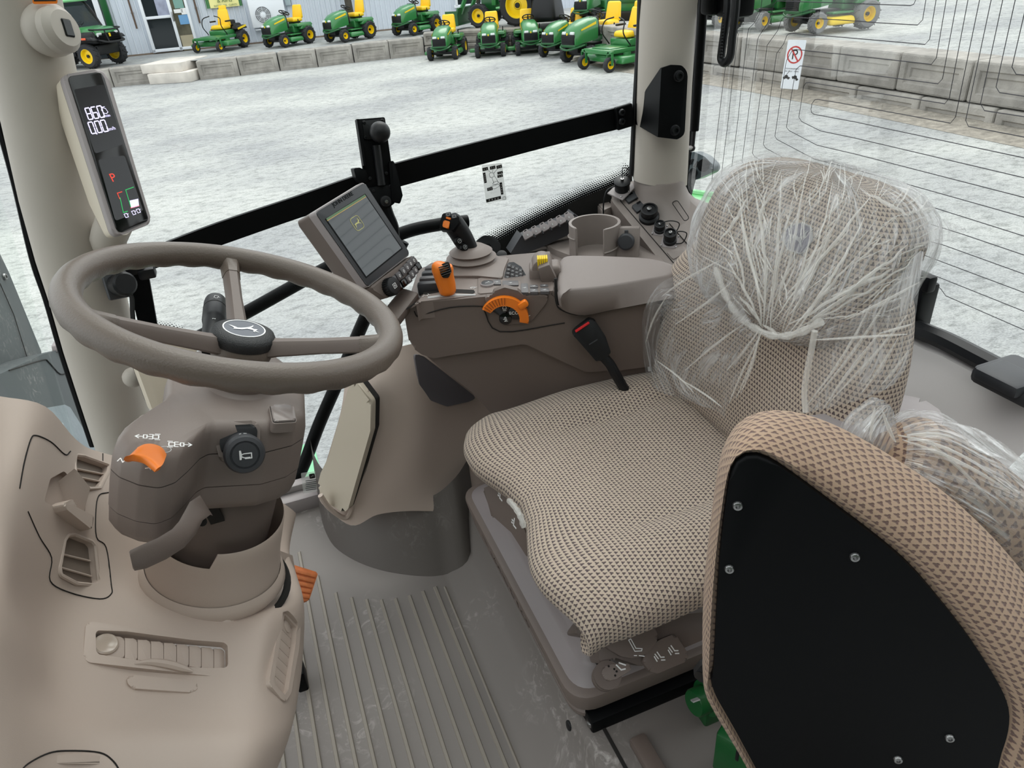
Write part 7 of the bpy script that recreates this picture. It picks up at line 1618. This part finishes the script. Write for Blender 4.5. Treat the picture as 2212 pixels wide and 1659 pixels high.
for a, b, c in (((1645, 715), (1590, 860), 4), ((1648, 715), (1575, 870), -3), ((1640, 712), (1570, 800), 4), ((1640, 720), (1600, 850), 6), ((1620, 690), (1480, 800), -5), ((1560, 560), (1430, 640), -8), ((1580, 610), (1460, 700), 5), ((1500, 850), (1420, 780), 6), ((1560, 880), (1470, 820), 5), ((1440, 640), (1395, 740), -6)): flat_streak(a, b, c, .613)
for a, b, c in (((1920, 640), (1770, 850), 8), ((1960, 680), (1800, 860), 5), ((1880, 660), (1740, 880), 10), ((1900, 720), (1780, 880), -4), ((1940, 730), (1860, 850), 4), ((1985, 610), (1830, 690), 4), ((1970, 700), (1900, 720), 3), ((1960, 760), (1905, 830), 3), ((1750, 735), (1960, 722), 4)): flat_streak(a, b, c, .620)
mk('flap_roll', tube(cr([P(a, b, x=.61) for a, b in ((1760, 715), (1752, 760), (1742, 810), (1737, 850), (1740, 890))], 4), .004, 7), FOLD, cov)
# scrap of film at the cushion front, hem on the right
sc_f = [P(a, b, x=.262) for a, b in ((1098, 1080), (1108, 1090), (1118, 1104), (1126, 1120), (1132, 1140))]
fsc = thing('film_scrap', 'scrap of torn clear film stuck at the cushion front edge', 'film', sc_f[2]); mk('shred', tube(cr(sc_f, 4), [.003 + .0025 * abs(sin(k)) for k in range(17)], 7), FOLD, fsc)
# left armrest
arm_ = thing('left_armrest', 'grey padded left armrest of the driver seat behind the folded seat', 'armrest', (.75, .57, .56))
az = .63; ao = PP([(1700, 905), (1790, 892), (1880, 858), (1940, 850), (1995, 862), (2030, 885), (2040, 905), (2030, 925), (1960, 945), (1850, 945), (1720, 930)], z=az)
mk('pad', prism(rnd([(p.x, p.y) for p in ao], .012), az - .045, az, .012, 3), GREYM, arm_); mk('support', rbox(.05, .03, .20, .008), BLACK, arm_, T(.72, .575, .50))
# ================================================================ folded instructor seat by the camera
ins = thing('folded_chair', 'folded passenger chair with black back panel and brown plush padding', 'seat', (.5, .45, .1))
io = P(1800, 1300, y=.36); I_N = V((-.52, -.85, .12)).normalized()
io = V((.348, .42, .675)); IM = fr(io, I_N, V((.9, -.5, -.2)))
panel = [(1537, 1478), (1541, 1440), (1548, 1300), (1556, 1180), (1568, 1080), (1580, 1012), (1600, 987), (1628, 980), (1665, 992), (1730, 1036), (1800, 1088), (1880, 1148), (1960, 1215), (2030, 1295), (2090, 1372), (2140, 1448), (2168, 1500), (2177, 1550), (2160, 1620), (2110, 1720), (1900, 1760), (1690, 1760), (1640, 1668), (1590, 1575)]
pq = resamp(cr([V((*p, 0)) for p in L2(IM, panel)], 3, True), 120)
pq2 = [(p.x, p.y) for p in pq]
mk('back_panel', prism(pq2, -.004, .004, .0038, 3), BLACKS, ins, IM.copy())
for a, b in ((1592.5, 1087), (1574.7, 1223), (1844, 1197), (2048, 1586.5), (1937, 1633)): screw('screw', ins, on(IM, a, b) + I_N * .0035, I_N, .0052, STEEL)
IB = fr(io - I_N * .065, I_N, V((.9, -.5, -.2)))
outer = [(1532, 1470), (1527, 1400), (1523, 1290), (1532, 1180), (1547, 1050), (1560, 978), (1588, 925), (1630, 897), (1690, 890), (1765, 906), (1850, 944), (1960, 1010), (2060, 1082), (2160, 1178), (2250, 1290), (2320, 1410), (2350, 1560), (2330, 1680), (2240, 1800), (2000, 1850), (1750, 1850), (1680, 1740), (1620, 1620), (1560, 1520)]
oq = resamp(cr([V((*p, 0)) for p in L2(IB, outer)], 3, True), 120)
A_ = [IM @ V((p.x, p.y, 0)) for p in pq]; Bk = [IB @ V((p.x, p.y, 0)) for p in oq]
off_ = min(range(120), key=lambda s: sum((A_[i] - Bk[(i + s) % 120]).length for i in range(0, 120, 5))); Bk = [Bk[(i + off_) % 120] for i in range(120)]
cA = sum(A_, V()) / 120; cB = sum(Bk, V()) / 120
lerp_ = lambda t, e, d: [a.lerp(b, t) + ((a.lerp(b, t) - cA.lerp(cB, t)).normalized() * e) + I_N * d for a, b in zip(A_, Bk)]
rings = [lerp_(0, -.006, -.006), lerp_(.0, .003, -.003), lerp_(.12, .005, .010), lerp_(.30, .008, .014), lerp_(.55, .009, .008), lerp_(.8, .005, 0), lerp_(1, 0, -.004), lerp_(1, -.012, -.016), lerp_(1, -.05, -.024)]
mk('padding', grid_uv([list(r) for r in rings], closed=True), FABRIC2, ins, ang=80)
mk('padding_back', loft([lerp_(1, -.048, -.023), lerp_(1, -.06, -.024)]), FABRIC2, ins)
ic = thing('instructor_cushion', 'second brown plush seat cushion behind the folded one with film on top', 'cushion', (.8, .55, .3))
IC = io - I_N * .15
pth = [P(a, b, o=IC, n=I_N) for a, b in ((1900, 985), (1960, 1000), (2040, 1045), (2130, 1115), (2240, 1220), (2340, 1340), (2420, 1500))]
pth = cr(pth, 6); rr = [.028 + .026 * sm(0, 6, k) for k in range(len(pth))]
def roll(pth, rad, n, wob=0):
    rows = []
    for i, p in enumerate(pth):
        t = (pth[min(i + 1, len(pth) - 1)] - pth[max(i - 1, 0)]).normalized(); u_ = I_N; w_ = t.cross(u_).normalized(); u_ = w_.cross(t)
        rows.append([p + (u_ * cos(2 * pi * k / n) + w_ * sin(2 * pi * k / n)) * (rad[i] + (wob * wr(p + u_ * cos(2 * pi * k / n) * .05, 30, k * .3) if wob else 0)) for k in range(n)])
    return rows
mk('padding', grid_uv(roll(pth, rr, 28), closed=True, caps=True), FABRIC2, ic, ang=80)
fc = thing('cushion_film', 'bunched clear plastic film over the second cushion top', 'plastic cover', pth[4])
mk('wrap', grid_uv(roll(pth[2:], [r + .012 for r in rr[2:]], 60, .012), closed=True), FILM, fc, ang=50)
def blob(pts, r, seed): 
    rows = roll(cr(pts, 6), [a for a in r], 30, .016); mk('bunch', grid_uv(rows, closed=True), FILM, fc, ang=50)
bp_ = [P(a, b, o=IC, n=I_N) for a, b in ((1862, 960), (1880, 925), (1900, 895), (1918, 875))]; blob(bp_, [.022, .023, .024, .025, .026, .026, .026, .025, .024, .022, .02, .018, .016, .015, .013, .012, .011, .009, .005], 2)
for a, b, c in (((1890, 880), (1880, 950), 6), ((1905, 885), (1935, 955), -6), ((1940, 940), (2110, 1000), 8), ((1950, 950), (2180, 1060), 10), ((2000, 950), (2150, 1090), 6), ((1960, 940), (2060, 945), 4)):
    pts = [P(a[0] + (b[0] - a[0]) * t, a[1] + (b[1] - a[1]) * t - c * sin(pi * t), o=IC + I_N * .05, n=I_N) for t in [k / 8 for k in range(9)]]
    mk('fold', tube(cr(pts, 3), [max(.0002, .0019 * sin(pi * (.06 + .9 * k / 25)) ** .8) for k in range(25)], 6), FOLD, fc)
# green coupler, pin and strap bracket beneath
gc = thing('green_coupler', 'green flanged coupler on the floor beneath the black panel', 'coupler', P(1520, 1540, z=.125))
GM = fr(P(1498, 1520, z=.17), (.93, .1, -.15), V((0, 0, 1)))
mk('body', lathe([(0, 0), (.020, 0), (.022, .003), (.022, .024), (.029, .025), (.029, .030), (.025, .031), (.025, .036), (.029, .037), (.029, .041), (.022, .043), (.022, .075), (.027, .076), (.027, .080), (0, .08)], 28), GREEND, gc, GM.copy(), ang=40); mk('mark', rbox(.012, .002, .01), GREYP, gc, fr(P(1502, 1512, z=.19), (-.1, -.8, .6)))
mk('stand', rbox(.03, .03, .05, .004), GREEND, gc, T(*(P(1530, 1535, z=.13) + V((0, 0, .005)))))
g3 = thing('green_bracket', 'green bracket edge under the black panel at the bottom', 'bracket', P(1612, 1640, z=.125))
mk('plate', rbox(.03, .09, .09, .006), GREEND, g3, T(*P(1612, 1645, z=.165)) @ RZ(.5)); mk('clip', rbox(.02, .02, .03, .004), BLACK, g3, T(*P(1597, 1618, z=.19)))
hb_ = thing('hinge_bracket', 'small black hinge bracket with one hole at the panel corner', 'bracket', P(1512, 1462, z=.2))
HBM = fr(on(IM, 1518, 1462) - I_N * .03, (-.5, -.8, .3), V((.9, -.4, 0))); mk('plate', prism(rnd(L2(HBM, [(1497, 1460), (1514, 1438), (1560, 1420), (1560, 1480), (1515, 1476)]), .004), -.012, 0, .002), BLACK, hb_, HBM.copy()); mk('hole', cyl(.005, .0006, 14), GAPM, hb_, HBM @ T(*L1(HBM, 1509, 1459), 0))
# ================================================================ fender panel right of the footwell
FNM = fr(P(880, 960, y=1.26), V((-.35, -.93, .25)), V((1, -.3, 0)))
FG = [[(748, 800, 1.40), (800, 775, 1.385), (860, 750, 1.37), (930, 740, 1.37), (1010, 760, 1.37), (1100, 800, 1.36)],
      [(738, 880, 1.35), (790, 850, 1.335), (850, 835, 1.32), (920, 830, 1.315), (1000, 850, 1.33), (1100, 880, 1.34)],
      [(716, 960, 1.33), (768, 940, 1.31), (835, 930, 1.29), (905, 930, 1.285), (975, 945, 1.315), (1080, 960, 1.33)],
      [(695, 1030, 1.34), (745, 1030, 1.30), (815, 1030, 1.275), (890, 1035, 1.268), (960, 1045, 1.285), (1060, 1040, 1.30)],
      [(690, 1075, 1.36), (735, 1105, 1.30), (800, 1096, 1.268), (880, 1090, 1.258), (950, 1092, 1.258), (1050, 1085, 1.26)],
      [(695, 1088, 1.365), (758, 1135, 1.285), (815, 1112, 1.262), (880, 1104, 1.255), (950, 1104, 1.252), (1050, 1098, 1.25)]]
fgd = dense([[P(a, b, y=y) for a, b, y in r] for r in FG], 6); fb2 = sheet(fgd); fb2.normal_update(); FPV = BVHTree.FromBMesh(fb2)
fpn = thing('fender_panel', 'beige bulging trim panel under the console beside the footwell', 'panel', (.15, 1.3, .1))
mk('panel', solid(fb2, -.012), BEIGE, fpn, ang=60)
M_, q_ = patch([(893, 762), (905, 830), (930, 865), (965, 878), (1010, 868), (1030, 860), (960, 805), (915, 770)], FPV); mk('dark_inset', prism(rnd(q_, .012), -.004, .0025, .002), mat('slate_inset', S(96, 93, 97), .3), fpn, M_.copy())
Mpd, qpd = patch([(760, 828), (772, 826), (802, 868), (802, 930), (752, 1098), (742, 1106), (700, 1078), (688, 1045), (695, 1022), (712, 985)], FPV)
Mpd = fr(P(750, 970, y=1.285), V((-.62, -.72, .22)), V((.8, -.6, 0))); qpd = L2(Mpd, [(758, 826), (770, 824), (803, 868), (802, 930), (754, 1098), (744, 1106), (702, 1080), (688, 1047), (695, 1020), (712, 985)])
pdn = thing('door_pad', 'pale cream cushioned pad on the edge of the beige fender panel', 'pad', P(745, 1090, y=1.30))
mk('pad', prism(rnd(qpd, [.006, .006, .015, .015, .010, .010, .012, .015, .012, .02]), -.03, .004, .010, 4), BEIGE2, pdn, Mpd.copy(), ang=60); mk('pad_gap', prism(rnd(k2(qpd, 1.005), .012), -.032, -.016), GAPM, pdn, Mpd.copy())
mk('rim', tube(cr(PP([(692, 1070), (712, 1098), (742, 1118), (756, 1108), (768, 1070), (806, 935), (808, 870), (790, 845)], y=1.285), 5), .006, 8), BEIGE, pdn)
# ================================================================ dark hood and stack seen through the windscreen
HOODM = scuff('scratched_hood_plastic', S(72, 77, 79), .55)
hd_ = thing('engine_hood', 'scratched dark grey hood cowl outside the windscreen', 'hood', (-.9, 1.5, .1))
def slab(pts, x, d, m, par, nm, bev=.006):
    q = PP(pts, x=x); M_ = fr(q[0], V((1, 0, 0)), V((0, 1, 0))); Mi = M_.inverted(); mk(nm, prism(rnd([tuple((Mi @ p)[:2]) for p in q], .01), -d, 0, bev, 2), m, par, M_)
slab([(-60, 806), (0, 808), (90, 766), (132, 754), (150, 760), (260, 1010), (200, 1060), (-60, 1000)], -.75, .3, HOODM, hd_, 'cowl')
mk('cowl_seam', tube(cr(PP([(20, 800), (92, 778), (105, 782), (130, 808), (150, 803)], x=-.748), 4), .002, 5), GAPM, hd_)
slab([(70, 886), (140, 874), (152, 880), (200, 958), (230, 1010), (120, 980)], -.62, .1, mat('pale_rubber_flap', S(132, 140, 146), .5, bump=(30, .4, .01)), hd_, 'flap'); slab([(112, 918), (137, 912), (141, 928), (116, 934)], -.618, .004, mat('flap_tab', S(165, 172, 178), .5), hd_, 'tab', .001)
slab([(125, 745), (130, 735), (140, 738), (142, 758), (128, 760)], -.74, .02, GREYM, hd_, 'clip', .002)
es = thing('exhaust_stack', 'scratched dark grey exhaust cover rising at the left edge', 'exhaust', (-.95, 1.4, .3))
slab([(-80, 400), (-30, 470), (0, 548), (20, 590), (92, 766), (60, 790), (0, 806), (-80, 820)], -.85, .2, HOODM, es, 'cover'); screw('bolt', es, P(9, 598, x=-.848), (1, -.2, 0), .012, STEEL)
mk('cover_seam', tube(PP([(0, 612), (30, 680), (58, 770)], x=-.847), .0014, 5), GAPM, es)
# ================================================================ unseen roof glazed for more top light, unseen hedge added against left light
HEADL = mat('headliner', S(190, 182, 172), .8)
cg_ = struct(thing('ceiling', 'unseen cab roof frame around a glass roof panel', 'ceiling', (.25, .83, 1.72)))
zR = 1.76
for x0, x1, y0, y1 in ((-.72, -.42, -.05, 1.70), (.86, 1.20, -.05, 1.70), (-.42, .86, -.05, .12), (-.42, .86, 1.52, 1.70)):
    mk('roof_rail', rbox(x1 - x0, y1 - y0, .09, .02, 2), HEADL, cg_, T((x0 + x1) / 2, (y0 + y1) / 2, zR))
mk('roof_glass', rbox(1.30, 1.42, .006), GLASS, cg_, T(.22, .82, zR))
LEAF = mat('dark_foliage', S(42, 58, 38), .9, bump=(3, 1, .3), var=(1.2, .4))
hg = thing('hedge', 'unseen dark evergreen hedge behind the camera, added to block light', 'hedge', (0, -6.5, YZ)); import mathutils  # unseen; added to block left skylight, after a dark monitor reflection
rows = []
for i in range(61):
    x = -18 + .6 * i; row = []
    for y_, z_ in ((1.2, 0), (1.3, 1.2), (1.2, 2.6), (1.05, 4.2), (.8, 5.8), (.4, 7.0), (0, 7.4), (-.6, 6.6), (-1.1, 4), (-1.2, 0)):
        q = V((x, -6.5 + y_, YZ + z_)); row.append(q + mathutils.noise.noise_vector(q * .9) * .35 * (1 if z_ else 0))
    rows.append(row)
mk('foliage', grid_uv(rows), LEAF, hg, ang=80)
